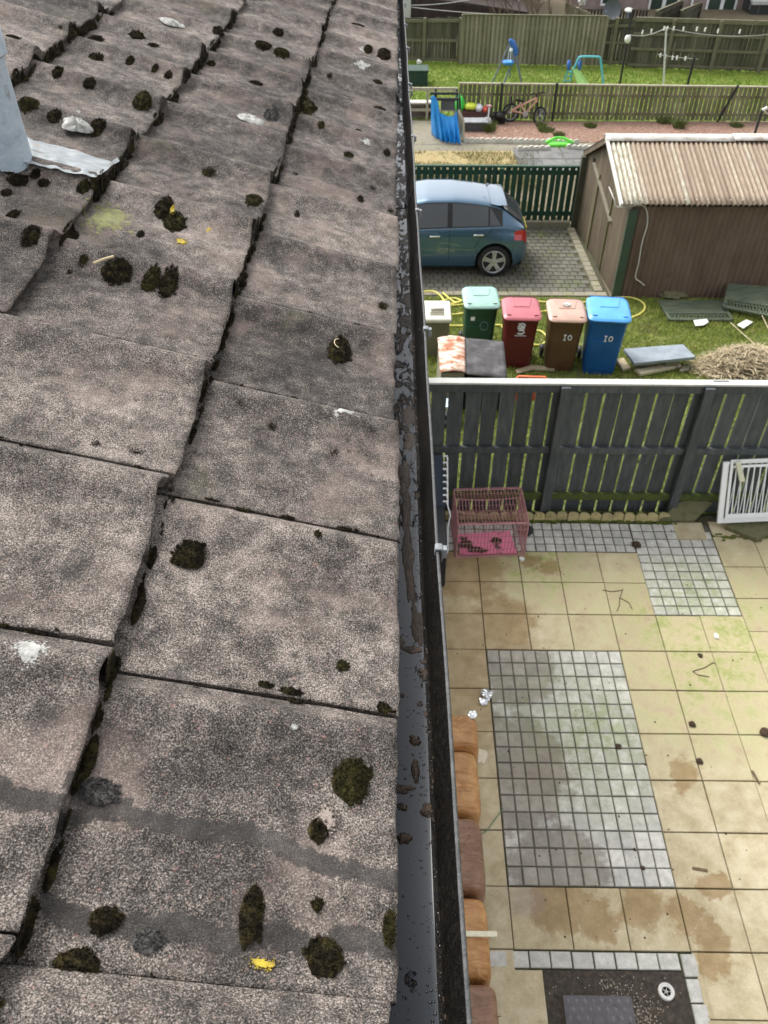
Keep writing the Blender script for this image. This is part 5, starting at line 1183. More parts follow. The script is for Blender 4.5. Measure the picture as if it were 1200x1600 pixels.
# ================================================================== SHED
M['shed_wall'] = mat('brown_corrugated_wall', [(.10, .068, .050), (.14, .096, .071), (.17, .125, .096)], 2.5, .6, .15, 60, spec=.3, stretch=(1.5, 1.5, .5), grime=((.06, .055, .03), 6, .62, .8))
def roof_sheet_mat():
    t = NT('weathered_sheet'); st = t.noise(1.0, 6, .7, stretch=(6.5, .10, .10)); f = t.noise(9, 7, .7, stretch=(3, .8, .8)); br = t.noise(1.0, 2, .5, stretch=(1.7, .05, .05))
    c = t.ramp(st, [(.32, (.15, .105, .07)), (.42, (.235, .175, .125)), (.50, (.34, .27, .195)), (.57, (.25, .19, .135)), (.64, (.40, .34, .25)), (.74, (.29, .23, .165))])
    c = t.mix(t.ramp(br, [(.54, 0.0), (.60, .85)]), c, t.ramp(f, [(.35, (.40, .40, .29)), (.6, (.58, .59, .48))]))
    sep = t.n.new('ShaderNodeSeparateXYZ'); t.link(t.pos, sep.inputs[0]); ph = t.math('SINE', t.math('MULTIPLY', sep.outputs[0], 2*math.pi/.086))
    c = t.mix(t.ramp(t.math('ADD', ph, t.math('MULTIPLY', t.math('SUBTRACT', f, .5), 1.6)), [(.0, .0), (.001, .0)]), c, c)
    dirt = t.n.new('ShaderNodeMapRange'); dirt.inputs[1].default_value = .1; dirt.inputs[2].default_value = -.95; dirt.inputs[4].default_value = .75  # mask that follows the valleys of the corrugation
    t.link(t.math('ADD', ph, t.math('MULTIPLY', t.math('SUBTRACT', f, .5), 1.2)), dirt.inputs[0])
    c = t.mix(dirt.outputs[0], c, (.15, .105, .07))                 # darker brown along the valleys of the sheet
    c = t.mix(t.ramp(f, [(.40, .55), (.55, 0.0)]), c, (.18, .13, .09)); c = t.mix(t.ramp(t.noise(70, 3), [(.58, 0.0), (.7, .35)]), c, (.50, .45, .35))
    t.bump(t.noise(60, 4), .15); return t.done(c, .7, .3)
M['sheet'] = roof_sheet_mat()
M['sheet_pale'] = mat('pale_green_sheet', [(.46, .48, .37), (.56, .57, .46), (.38, .36, .26)], 6, .6, .15, 50, stretch=(4, .4, .4))
M['ridge'] = mat('pale_ridge', [(.50, .47, .42), (.62, .60, .56), (.33, .27, .20)], 2.2, .7, .2, 40, stretch=(1, 3, 3))
M['trim_white'] = mat('chalky_white_trim', [(.55, .54, .50), (.66, .65, .61)], 8, .7, .1)
SX, SY0, SY1, SZ = 4.03, 13.45, 16.68, T(13.45); WT = 1.17; RZ = 1.80; SXE = 8.6; RY = (SY0+SY1)/2
shed = thing('shed', 'brown corrugated shed with weathered striped sheet roof', 'shed', (6.2, RY, SZ))
def corr(x0, x1, z0, z1, y, pit, amp):
    n = int((x1-x0)/pit*6); xs = np.linspace(x0, x1, n+1); return [[(x, y+amp*math.sin(2*math.pi*x/pit), z) for z in (z0, z1)] for x in xs]
b = B(); b.grid(corr(SX+.02, SXE, SZ-.1, WT, SY0, .098, .016)); obj('wall', b, M['shed_wall'], shed, True, ang=80)
b = B(); b.prism([(SXE, SY0, SZ-.1), (SXE, SY1, SZ-.1), (SXE, SY1, .98), (SXE, RY, RZ-.06), (SXE, SY0, WT)], (.02, 0, 0)); obj('wall', b, M['shed_wall'], shed)
b = B(); b.box(SX-.1, SXE, SY1-.02, SY1, SZ-.1, .98); obj('wall', b, M['shed_wall'], shed)
SXB = 3.86                                                          # the gable leans a little: its far foot is further left
def gx2(y): return SX+(SXB-SX)*(y-SY0)/(SY1-SY0)
M['shed_gable'] = mat('olive_brown_boards', [(.075, .058, .038), (.105, .082, .055), (.12, .105, .065)], 3, .75, .2, 50, stretch=(1, 1.5, .4), rnd=.12, grime=((.09, .09, .03), 5, .60, .8))
nb = 11
for i in range(nb):                                                # gable of upright boards
    ya, yb = SY0+(SY1-SY0)*i/nb+.004, SY0+(SY1-SY0)*(i+1)/nb-.004
    zr = lambda y: (RZ-.07)-(RZ-.07-(WT if y < RY else 1.0))*abs(y-RY)/(RY-SY0)
    pr = [(gx2(ya), ya, SZ-.1), (gx2(yb), yb, SZ-.1), (gx2(yb), yb, zr(yb))]
    if ya < RY < yb: pr.append((gx2(RY), RY, zr(RY)))
    pr.append((gx2(ya), ya, zr(ya))); b = B(); b.prism(pr, (.02, 0, 0)); obj('gable_board', b, M['shed_gable'], shed)
b = B(); b.beam((gx2(16.0)-.015, 16.0, 1.05), (gx2(14.35)-.015, 14.35, .55), .03, .07, (1, 0, 0)); obj('brace', b, M['bunker_side'], shed)
b = B(); b.box(gx2(16.05)-.03, gx2(16.05)-.005, 16.02, 16.10, .98, 1.12); obj('hinge', b, M['black_plastic'], shed)
for yv in (14.5, 15.5): b = B(); b.beam((gx2(yv)-.012, yv, SZ), (gx2(yv)-.012, yv, 1.0), .02, .035, (1, 0, 0)); obj('batten', b, mat('mossy_batten', [(.13, .13, .05), (.18, .17, .08)], 9), shed)
b = B(); b.beam((SX+.02, SY0-.05, SZ-.05), (SX+.02, SY0-.05, WT-.04), .15, .06, (0, 1, 0)); obj('corner_post', b, mat('dark_green_post', [(.035, .06, .04), (.05, .08, .05)], 6, .7, .2), shed, bevel=.006)
EY, EZ = SY0-.17, WT+.085; XR0 = 3.80; slope = (RZ-EZ)/(RY-EY); slope2 = (RZ-1.06)/(SY1-RY); pal = {}
sw = .306; i = 0; x = XR0
while x < SXE+.2:
    wd = sw if i not in pal else .23
    rows = []
    n = 24; xs = np.linspace(x, x+wd+.02, n+1)
    for q in xs: rows.append([(q, y, EZ+(y-EY)*slope+.017*math.sin(2*math.pi*q/.086)+(.004 if i % 2 else 0)) for y in np.linspace(EY+rng.uniform(-.015, .015), RY, 8)])
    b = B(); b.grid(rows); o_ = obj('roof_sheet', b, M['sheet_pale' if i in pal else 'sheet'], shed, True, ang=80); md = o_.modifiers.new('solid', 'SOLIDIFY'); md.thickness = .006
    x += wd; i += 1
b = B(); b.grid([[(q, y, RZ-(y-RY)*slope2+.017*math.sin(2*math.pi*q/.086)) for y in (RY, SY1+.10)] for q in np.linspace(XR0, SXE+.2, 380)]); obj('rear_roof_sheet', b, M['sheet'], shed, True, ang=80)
for xa, xb in ((XR0-.03, 6.05), (6.03, 8.9)):
    b = B(); z0 = RZ+.03+(.012 if xa > 5 else 0)
    b.grid([[(q, RY-.17, z0-.17*slope+.005), (q, RY-.03, z0+.01), (q, RY+.03, z0+.01), (q, RY+.15, z0-.15*slope2+.005)] for q in np.linspace(xa, xb, 20)]); o_ = obj('ridge_cap', b, M['ridge'], shed, True); md = o_.modifiers.new('solid', 'SOLIDIFY'); md.thickness = .01
b = B(); b.beam((XR0-.01, EY-.01, EZ+.0), (XR0-.01, RY, RZ+.0), .035, .07); obj('barge_board', b, M['trim_white'], shed)
b = B(); b.beam((XR0+.03, RY, RZ-.04), (XR0+.03, SY1+.10, RZ-.04-(SY1+.10-RY)*slope2), .035, .10); obj('barge_board', b, M['shed_gable'], shed)
b = B()
for k in range(24): q = XR0+.12+.19*k; b.lathe([(.012, .0), (.012, .01), (.0, .016)], (q, EY+.10, EZ+.10*slope+.016), n=7)
obj('roof_bolts', b, M['ridge'], shed)
M['cable'] = mat('white_cable', [(.50, .48, .44)], 5, .6, 0)
cw = lambda u, v, y: np.array(ony(u, v, y))
b = B(); b.tube(spline([cw(961, 299, SY0-.03)+(-.06, .2, 0), cw(959, 310, SY0-.06), cw(964, 323, SY0-.08), cw(985, 322, SY0-.1), cw(1004, 321, SY0-.1), cw(1011, 332, SY0-.06), cw(1011, 352, SY0-.05), cw(1003, 380, SY0-.05), cw(998, 410, SY0-.05), cw(993, 433, SY0-.05), cw(1000, 440, SY0-.08), cw(1007, 446, SY0-.12)]), .011, 6)
tag(obj('cable', b, M['cable'], None, True, org=tuple(cw(1004, 321, SY0-.1))), 'white cable looping from the shed eaves down its corrugated wall', 'cable')
b = B(); b.tube(spline([lf(u, v, .02) for u, v in ((980, 452), (1000, 450), (1009, 453), (990, 457), (984, 454), (1006, 456), (1022, 455), (1036, 453))]), .012, 6); tag(obj('cable_coil', b, M['cable'], None, True, org=tuple(G(1000, 453))), 'loose coil of white cable on the grass at the shed wall', 'cable')
crumple('stone', *G(1050, 463)[:2], .16, 'mossy grey stone on the grass below the shed wall', 'stone', M['mossy_flag'], .35, T, 6.1, sx=1.5)

# ================================================================== BLUE HATCHBACK
M['car_blue'] = NT('blue_car_paint').done((.042, .100, .160), .30, .5, .42, 1.0)
M['car_glass'] = NT('dark_car_glass').done((.036, .040, .043), .05, .7)
M['car_black'] = mat('car_black_trim', [(.012, .012, .013)], 5, .5, 0)
M['alloy'] = mat('silver_alloy', [(.50, .51, .53)], 5, .35, 0, metal=.7)
M['tyre'] = mat('tyre', [(.016, .016, .017)], 40, .8, .2)
M['tail_red'] = NT('red_tail_lamp').done((.42, .010, .012), .18, .6, 0, .5)
M['chrome'] = NT('chrome').done((.65, .66, .68), .2, .5, .9)
CXR, CYC, CZ = 2.50, 15.02, T(15)
car = thing('parked_car', 'blue five door hatchback parked on the block paved driveway', 'car', (CXR-1.95, CYC, CZ))
def cv(x, tab): return float(np.interp(x, [q[0] for q in tab], [q[1] for q in tab]))
ZT = [(0, .58), (.015, .70), (.045, .82), (.09, .92), (.16, .985), (.30, 1.08), (.45, 1.185), (.60, 1.245), (.75, 1.285), (1.05, 1.33), (1.4, 1.365), (1.9, 1.36), (2.3, 1.29), (2.75, 1.10), (3.0, .985), (3.2, .935), (3.7, .82), (3.88, .70), (3.95, .50)]
ZB = [(0, .50), (.05, .78), (.10, .89), (.5, .955), (1.5, .925), (2.5, .885), (2.9, .88), (3.2, .85), (3.7, .74), (3.95, .45)]
WB = [(0, .58), (.03, .64), (.10, .70), (.25, .755), (.5, .80), (.9, .83), (2.5, .84), (3.2, .80), (3.7, .67), (3.95, .48)]
WM = [(0, .60), (.03, .69), (.10, .765), (.25, .82), (.5, .862), (2, .868), (3.2, .85), (3.7, .73), (3.95, .53)]
WR = [(0, .44), (.1, .57), (.3, .575), (.6, .55), (1, .565), (2, .59), (2.5, .63), (2.9, .69), (3.2, .70), (3.95, .42)]
def arch(x):
    z = .20+.10*max(0, 1-x/.25)
    for xw in (.63, 3.08):
        d = abs(x-xw)
        if d < .35: z = max(z, .30+math.sqrt(.35**2-d*d))
    return z
def section(x):
    zt, zb, wb, wm, wr, zl = cv(x, ZT), cv(x, ZB), cv(x, WB), cv(x, WM), cv(x, WR), arch(x)
    zb = min(zb, zt-.05); pts = [(wm*.95, zl), (wm*.985, max(zl+.006, .30)), (wm, max(zl+.012, .46)), (wm, max(zl+.018, .60)), (wm-.004, max(zl+.024, zb-.20)), (wb+.026, max(zl+.03, zb-.13)), (wb+.012, max(zl+.036, zb-.05)), (wb, max(zl+.04, zb))]
    z1 = zt-.05; zbb = pts[-1][1]
    for k in range(1, 7):
        f = k/6; pts.append((wb+(wr-wb)*f+.012*math.sin(math.pi*f), zbb+(z1-zbb)*f))
    pts += [(wr*.93, zt-.026), (wr*.75, zt-.010), (wr*.4, zt-.002), (0, zt)]
    return pts
def cpt(x, s, side, off=0.0):                                      # s: index along the section
    p = section(x); k = min(int(s), len(p)-2); f = s-k; a, b_ = np.array(p[k]), np.array(p[k+1]); q = a+(b_-a)*f; d = b_-a; n_ = np.array((d[1], -d[0])); n_ /= np.linalg.norm(n_)+1e-9
    q = q+n_*off; return np.array((CXR-x, CYC+side*q[0], CZ+q[1]))
XS = sorted(set(list(np.linspace(0, .25, 16))+list(np.linspace(.25, 1.05, 50))+list(np.linspace(1.05, 2.65, 24))+list(np.linspace(2.65, 3.5, 50))+list(np.linspace(3.5, 3.95, 14))))
rows = []
for x in XS:
    p = section(x); rows.append([(CXR-x, CYC-q[0], CZ+q[1]) for q in p]+[(CXR-x, CYC+q[0], CZ+q[1]) for q in p[::-1][1:]])
b = B(); b.grid(rows); n_ = len(rows[0]); b.f.append(tuple(range(n_))); b.f.append(tuple((len(rows)-1)*n_+k for k in range(n_))[::-1])
body = obj('body', b, M['car_blue'], car, True, ang=50)
b = B(); b.box(CXR-3.85, CXR-.10, CYC-.70, CYC+.70, CZ+.18, CZ+.62); obj('underbody', b, M['car_black'], car)
def pane(name, x0, x1, s0, s1, m, off, side=-1, top=None, n=14, par=body):
    rows = []
    for i in range(n+1):
        x = x0+(x1-x0)*i/n; st = s1 if top is None else top(x)
        rows.append([cpt(x, s0+(st-s0)*j/8, side, off) for j in range(9)])
    b = B(); b.grid(rows); return obj(name, b, m, par, True, ang=60)
SB, ST = 7.05, 12.6
for side in (-1, 1):
    pane('window_surround', .52, 2.62, SB, ST+.25, M['car_black'], .003, side, None, 40)
    pane('side_window', .56, .755, SB+.25, ST, M['car_glass'], .007, side, lambda x: SB+.3+(ST-SB-.3)*((x-.56)/.195)**.8)
    pane('side_window', .785, 1.44, SB+.25, ST, M['car_glass'], .007, side); pane('side_window', 1.53, 2.45, SB+.25, ST, M['car_glass'], .007, side, lambda x: ST if x < 2.2 else ST-(x-2.2)*6)
    for x in (1.485, 2.62): 
        b = B(); b.tube([cpt(x, s_, side, .001) for s_ in np.linspace(1.0, 7.0, 14)], .004, 4); obj('door_seam', b, M['car_black'], body)
    b = B(); b.tube([cpt(x, s_, side, .001) for x, s_ in ((.70, 7.0), (.72, 6.0), (.78, 5.0), (.92, 4.2), (1.0, 3.2), (1.02, 1.5))], .004, 4); obj('door_seam', b, M['car_black'], body)
    for x in (.86, 1.66):
        b = B(); b.beam(cpt(x, 5.0, side, .022), cpt(x+.19, 5.0, side, .022), .028, .030); obj('door_handle', b, M['chrome'], body, bevel=.008)
    b = B(); b.tube([cpt(x, 6.6, side, .002) for x in np.linspace(.12, 3.5, 40)], .006, 4); obj('shoulder_line', b, M['car_blue'], body)
    pane('tail_lamp', .02, .29, 3.9, 6.7, M['tail_red'], .006, side, lambda x: 6.7-.9*(x/.29), 8)
    b = B(); q = cpt(2.38, 7.4, side, .0); b.obb(q+np.array((.0, side*.10, .05)), (.06, 0, 0), (0, .10, 0), (0, 0, .07), .03); obj('wing_mirror', b, M['car_black'], body, bevel=.02)
rows = [[cpt(x, 14.0+3*0+j*0, -1, 0) for j in range(1)] for x in (0, 1)]
def topgrid(x0, x1, f, off, n=10):
    rr = []
    for i in range(n+1):
        x = x0+(x1-x0)*i/n; zt = cv(x, ZT); wr = cv(x, WR)
        rr.append([(CXR-x-off*.7, CYC+wr*f*k, CZ+zt-.028*abs(k*f)**3+off) for k in np.linspace(-1, 1, 13)])
    return rr
b = B(); b.grid(topgrid(.12, .52, 1.0, .006)); obj('rear_window_surround', b, M['car_black'], body, True)
b = B(); b.grid(topgrid(.16, .50, .93, .010)); obj('rear_window', b, M['car_glass'], body, True)
b = B(); P = []
for x, z in ((.74, .004), (.60, .012), (.47, .018), (.44, .004), (.47, -.03)): P.append([(CXR-x, CYC+.54*k, CZ+cv(max(.6, x), ZT)-.028*abs(k*.9)**3+z) for k in np.linspace(-1, 1, 11)])
b.grid(P); obj('roof_spoiler', b, M['car_blue'], body, True)
b = B(); b.grid([[(CXR-x, CYC+cv(x, WR)*.9*k, CZ+cv(x, ZT)-.028*abs(k)**3+.006) for k in np.linspace(-1, 1, 9)] for x in np.linspace(2.30, 2.92, 10)]); obj('windscreen', b, M['car_glass'], body, True)
b = B(); b.tube([(CXR-.80, CYC, CZ+1.39), (CXR-.70, CYC, CZ+1.46)], .008, 5); obj('aerial', b, M['car_black'], body)
b = B(); b.box(CXR+.002, CXR+.012, CYC-.26, CYC+.26, CZ+.62, CZ+.73); obj('number_plate', b, mat('yellow_plate', [(.55, .45, .06)], 5, .5, 0), body)
def wheel(x, side):
    c = np.array((CXR-x, CYC+side*.80, CZ+.298)); ax = np.array((0, side, 0))
    b = B(); b.lathe([(.20, -.09), (.27, -.095), (.296, -.07), (.298, .0), (.294, .055), (.268, .068), (.222, .066), (.215, .05)], c, ax, 36); w_ = obj('wheel', b, M['tyre'], car, True)
    b = B(); b.lathe([(.216, .03), (.218, .062), (.206, .066), (.196, .055), (.19, .0), (.05, -.02), (0, -.02)], c, ax, 36); obj('rim', b, M['alloy'], w_, True)
    b = B(); b.lathe([(.188, .004), (.0, .002)], c, ax, 24); obj('brake_disc', b, M['car_black'], w_)
    b = B()
    for k in range(5):
        a = 2*math.pi*k/5+.3; e = np.array((math.cos(a), 0, math.sin(a))); f = np.array((-math.sin(a), 0, math.cos(a)))
        b.prism([c+ax*.03+e*.03+f*.034, c+ax*.03+e*.03-f*.034, c+ax*.045+e*.200-f*.040, c+ax*.045+e*.200-f*.010, c+ax*.040+e*.12, c+ax*.045+e*.200+f*.010, c+ax*.045+e*.200+f*.040], ax*.02)
    obj('spokes', b, M['alloy'], w_)
    b = B(); b.lathe([(.04, .03), (.038, .06), (.0, .066)], c, ax, 18); obj('hub_cap', b, M['alloy'], w_, True)
for x in (.63, 3.08):
    for side in (-1, 1): wheel(x, side)

# ================================================================== SIDE YARD: path, beds, toys, bike
def zone(name, uvs, m, lift):
    b = B(); pts = [np.array(G(u, v))+np.array((0, 0, lift)) for u, v in uvs]
    n = 10; A, Bq, Cq, D = pts
    b.grid([[(A*(1-i/n)+Bq*(i/n))*(1-j/n)+(D*(1-i/n)+Cq*(i/n))*(j/n) for j in range(n+1)] for i in range(n+1)])
    return struct(name, b, m)
zone('path', [(560, 238), (1400, 246), (1400, 224), (560, 222)], M['concrete_path'], .0)
zone('dry_bed', [(560, 266), (812, 266), (800, 236), (560, 236)], M['dry_grass_bed'], .004)
M['dark_paving'] = mat('dark_paving', [(.085, .085, .085), (.13, .13, .125), (.17, .165, .15)], 3, .8, .3, 30, rnd=.15, grime=((.20, .19, .15), 6, .62, .75))
dpv = zone('paved_strip', [(812, 268), (1100, 272), (1100, 236), (802, 235)], M['dark_paving'], .006); ORG[dpv.name] = (0, 0, 0)
for i in range(4):
    for j in range(2):
        p = G(812, 262)+np.array((.30+.62*i, .15+.95*j, 0)); b = B(); b.obb((p[0], p[1], T(p[1])+.018), (.29, 0, 0), (0, .45, 0), (0, 0, .012), .006); obj('flagstone', b, M['dark_paving'], dpv)
zone('flag_path', [(600, 226), (722, 226), (714, 190), (600, 186)], M['concrete_path'], .006)
zone('chip_bed', [(716, 221), (1400, 226), (1400, 190), (712, 190)], M['red_chips'], .008)
blades('yard_grass', 'straggly pale grass along the path between green fence and red chips', mat('dry_blade', [(.16, .16, .05), (.24, .22, .09), (.10, .13, .03)], 3, .85, 0), 34000, (.3, 7.5, 16.8, 22.2), .03, .10, .010, (3, 19, -.6), dens=lambda x, y: .9 if y < 21.9 and x < 3.6 and nz(x*1.0, y*1.0, 9) > -.1 else .05)
M['blade_far2'] = M['blade_far']
blades('far_lawn_grass', 'bright green lawn between the picket fence and the tall fence', M['blade_far'], 60000, (.2, 15, 24.8, 32.5), .03, .07, .014, (6, 28, -.6))
M['chip'] = mat('stone_chip', [(.22, .11, .08), (.36, .20, .15), (.48, .36, .28)], 40, .9, 0)
b = B()
for i in range(5200):
    x, y = rng.uniform(1.6, 10), rng.uniform(22.75, 24.6); r = rng.uniform(.012, .028); a = rng.uniform(0, 6.28); z = T(y)+.008
    v = [(x+r*math.cos(a+k*2.1), y+r*math.sin(a+k*2.1), z) for k in range(3)]+[(x+rng.uniform(-.4, .4)*r, y, z+r*.8)]; b.add(v, [(0, 1, 3), (1, 2, 3), (2, 0, 3)])
tag(obj('red_chippings', b, M['chip'], None, org=(5, 23.5, -.6)), 'loose red stone chippings in the bed along the picket fence', 'chippings', kind='stuff')
M['tuft'] = mat('weed_tuft', [(.05, .085, .02), (.10, .13, .035), (.14, .15, .06)], 12, .9, 0)
def tuft(u, v, r, h, label, n=160, m='tuft'):
    p = G(u, v); b = B()
    for i in range(n):
        a = rng.uniform(0, 6.28); q = r*math.sqrt(rng.random()); x, y = p[0]+q*math.cos(a), p[1]+q*math.sin(a); l = rng.gauss(0, .6)*h; k = rng.gauss(0, .5)*h; wd = .018
        b.add([(x-wd, y, p[2]), (x+wd, y, p[2]), (x+l, y+k, p[2]+h*rng.uniform(.5, 1.1))], [(0, 1, 2)])
    tag(obj('weed', b, M[m], None, org=tuple(p)), label, 'weed')
tuft(764, 205, .16, .30, 'dark green weed beside the grey crate and scooter'); tuft(853, 205, .22, .14, 'flat weed on the red chips below the bicycle front wheel'); tuft(845, 198, .12, .12, 'small weed at the foot of the bicycle front wheel')
tuft(873, 213, .14, .12, 'weed on the red chips right of the bicycle'); tuft(1060, 200, .14, .25, 'rounded weed on the red chips behind the shed ridge'); tuft(1038, 192, .2, .18, 'broad low weed at the foot of the picket fence'); tuft(922, 199, .14, .14, 'weed on the red chips left of the shed gable'); tuft(1150, 198, .16, .12, 'low weed on the red chips near the right edge')
# scalloped edging
M['white_edge'] = mat('white_edging', [(.50, .48, .42), (.62, .60, .54)], 8, .8, .2, rnd=.1)
def scallop(label, u0, v0, u1, v1, n):
    a, c = np.array(G(u0, v0)), np.array(G(u1, v1)); t = thing('scalloped_edging', label, 'edging', tuple((a+c)/2)); w_ = np.linalg.norm(c-a)/n
    bb = B(); bb.prism([(-w_*.47, 0, -.05), (w_*.47, 0, -.05)]+[(w_*.47*math.cos(q), 0, .08+w_*.36*math.sin(q)) for q in np.linspace(0, math.pi, 8)], (0, .05, 0)); me = mesh('edge_block', bb, M['white_edge'])
    for i in range(n): p = a+(c-a)*(i+.5)/n; inst('edge_block', me, t, (p[0], p[1], T(p[1])+rng.uniform(-.012, .012)), (rng.uniform(-.05, .05), 0, 0))
scallop('pale scalloped edging along the front of the red chips', 724, 223, 905, 226, 21); scallop('short pale scalloped edging in front of the dark paved strip', 808, 237, 860, 236, 6); scallop('pale scalloped edging beside the shed behind the green toy', 885, 234, 935, 236, 6)
M['lime'] = mat('lime_plastic', [(.12, .55, .06), (.18, .68, .09)], 6, .5, 0)
p = G(873, 229); tt = thing('toy_car_track', 'bright lime green plastic toy lying on the path by the edging', 'toy', tuple(p))
b = B(); b.prism([(p[0]-.30, p[1]-.12, p[2]), (p[0]+.28, p[1]-.12, p[2]), (p[0]+.33, p[1]+.10, p[2]), (p[0]-.26, p[1]+.12, p[2])], (0, 0, .10)); obj('tray', b, M['lime'], tt, bevel=.03)
b = B(); b.tube([(p[0]-.36, p[1], p[2]+.1), (p[0]-.1, p[1]+.08, p[2]+.2), (p[0]+.1, p[1]+.08, p[2]+.2), (p[0]+.38, p[1], p[2]+.1)], .035, 6); obj('handle', b, M['lime'], tt, True)

# picket fence
M['picket'] = mat('weathered_picket', [(.10, .095, .055), (.165, .155, .09), (.24, .22, .145)], 3, .85, .3, 60, rnd=.2, stretch=(1, 1, .3), grime=((.09, .10, .035), 2.5, .5, .7))
M['picket_rail'] = mat('pale_rail', [(.30, .28, .20), (.40, .37, .28)], 6, .85, .2, 60)
f0, f1 = G(714, 187), G(1240, 191)
fence('picket_fence', 'low weathered picket fence between red chips and far lawn', f0, f1, .95, .90, .098, .130, M['picket'], rails=((.2, .07), (.72, .07)), rail_front=False, posts=(), cap=M['picket_rail'], th=.018, jh=.012)
for (u, v) in ((779, 188), (862, 188)):
    p = G(u, v); b = B(); b.box(p[0]-.03, p[0]+.03, p[1]-.10, p[1]-.04, -.8, T(p[1])+1.0); tag(obj('fence_post', b, M['black_plastic'], None, org=(p[0], p[1], T(p[1]))), 'thin dark post in front of the picket fence %s the bicycle' % ('left of' if u < 800 else 'right of'), 'post')
p = G(1118, 190); b = B(); b.beam((p[0], p[1]-.06, -.7), (p[0]+.35, p[1]-.06, T(p[1])+.98), .05, .05, (0, 1, 0)); tag(obj('fence_post', b, M['black_plastic'], None, org=tuple(p)), 'leaning dark post against the right part of the picket fence', 'post')
# stone wall, rail
M['block_wall'] = mat('old_block_wall', [(.085, .065, .05), (.13, .105, .085), (.17, .145, .12)], 4, .9, .4, 40, rnd=.15)
wy = G(680, 186)[1]+.1; wx1 = G(681, 186)[0]; wt = ony(660, 158, wy)[2]
wl_ = thing('block_wall', 'low brown block wall with pale coping behind the blue tarpaulin', 'wall', (0, wy, T(wy)))
bb = B(); hb = (wt-.05-T(wy))/4; bb.obb((0, 0, 0), (.215, 0, 0), (0, .10, 0), (0, 0, hb/2-.006), .008); wm_ = mesh('block', bb, M['block_wall'])
for r in range(4):
    for i in range(10): inst('block', wm_, wl_, (wx1-.22-.44*i-(.22 if r % 2 else 0), wy+rng.uniform(-.008, .008), T(wy)+hb*(r+.5)))
b = B(); b.box(-4, wx1, wy-.07, wy+.07, T(wy)-.1, wt-.06); obj('mortar_core', b, M['joint'], wl_)
b = B(); b.box(-4, wx1+.02, wy-.13, wy+.13, wt-.05, wt); obj('coping', b, M['white_edge'], wl_, bevel=.01)
b = B(); ra = ony(600, 139, f0[1]); rb = ony(714, 139, f0[1]); b.beam(ra, rb, .06, .08); b.beam(ra-(0, 0, .55), rb-(0, 0, .55), .05, .07)
for f in (.2, .6, .99): q = ra+(rb-ra)*f; b.beam((q[0], q[1], T(q[1])-.1), q+(0, 0, .03), .07, .07, (0, 1, 0))
tag(obj('rail_fence', b, M['picket_rail'], None, org=tuple(ra)), 'plain timber rail fence above the block wall left of the pickets', 'fence')
# blue tarpaulin on a frame
M['tarp'] = mat('blue_tarpaulin', [(.004, .16, .50), (.010, .24, .66), (.03, .33, .75)], 5, .4, .3, 30, spec=.5)
ty = G(700, 222)[1]; p = G(695, 222); fr = thing('play_frame', 'dark metal rack with grey panel draped by a blue tarpaulin', 'rack', (p[0], ty+.4, T(ty)))
Wy = lambda u, v, dy=0: np.array(ony(u, v, ty+dy))
b = B()
for (u0, v0, u1, v1, dy) in ((680, 146, 679, 200, .3), (718, 148, 720, 205, .3), (681, 138, 682, 195, 1.0), (714, 139, 716, 195, 1.0)): b.tube([Wy(u0, v0, dy), Wy(u1, v1, dy)], .03, 6)
b.tube([Wy(672, 146, .3), Wy(716, 146, .3)], .035, 6); b.tube([Wy(674, 155, .2), Wy(718, 155, .2)], .035, 6); obj('frame', b, M['black_plastic'], fr, True)
M['grey_panel'] = mat('grey_panel', [(.075, .08, .085), (.10, .105, .11)], 4, .6, .1)
b = B(); b.prism([Wy(689, 157, .25), Wy(711, 156, .25), Wy(711, 172, .25), Wy(689, 172, .25)], (0, .03, 0)); obj('panel', b, M['grey_panel'], fr)
def cloth(name, cols, label, m, dy0=.15, fold=.06, seed=1.0):
    # cols: list of (top pixel, bottom pixel) from left to right
    rows = []; n = 16
    for i in range(41):
        f = i/40*(len(cols)-1); k = min(int(f), len(cols)-2); q = f-k
        tp = np.array(cols[k][0])*(1-q)+np.array(cols[k+1][0])*q; bt = np.array(cols[k][1])*(1-q)+np.array(cols[k+1][1])*q; row = []
        A = Wy(*tp, dy0); Bm = np.array(G(*bt))+np.array((0, 0, .02))
        for j in range(n+1):
            g = j/n; p_ = A*(1-g)+Bm*g; wv = fold*(.25+g)*(math.sin(i*.9+seed)+.7*nz(i*.25+seed, g*2)); row.append(p_+np.array((0, -.12*math.sin(math.pi*g)*.4+wv*.8, 0))); 
        rows.append(row)
    b = B(); b.grid(rows); o = obj(name, b, m, None, True, org=tuple(rows[20][8]), ang=80); md = o.modifiers.new('solid', 'SOLIDIFY'); md.thickness = .01; return tag(o, label, 'tarpaulin')
cloth('tarpaulin', [((673, 152), (674, 212)), ((678, 149), (685, 219)), ((684, 158), (693, 223)), ((687, 176), (700, 224)), ((700, 182), (706, 225)), ((710, 181), (712, 225)), ((713, 172), (720, 226))], 'bright blue tarpaulin hanging to the path over a dark rack', M['tarp'])
b = B(); b.prism([Wy(715, 172, .1), Wy(723, 190, .1), Wy(723, 221, -.05), Wy(717, 216, .15)], (0.06, .10, 0)); tag(obj('board', b, M['picket_rail'], None, org=tuple(Wy(719, 200))), 'pale weathered board leaning on the right side of the blue tarpaulin', 'board')
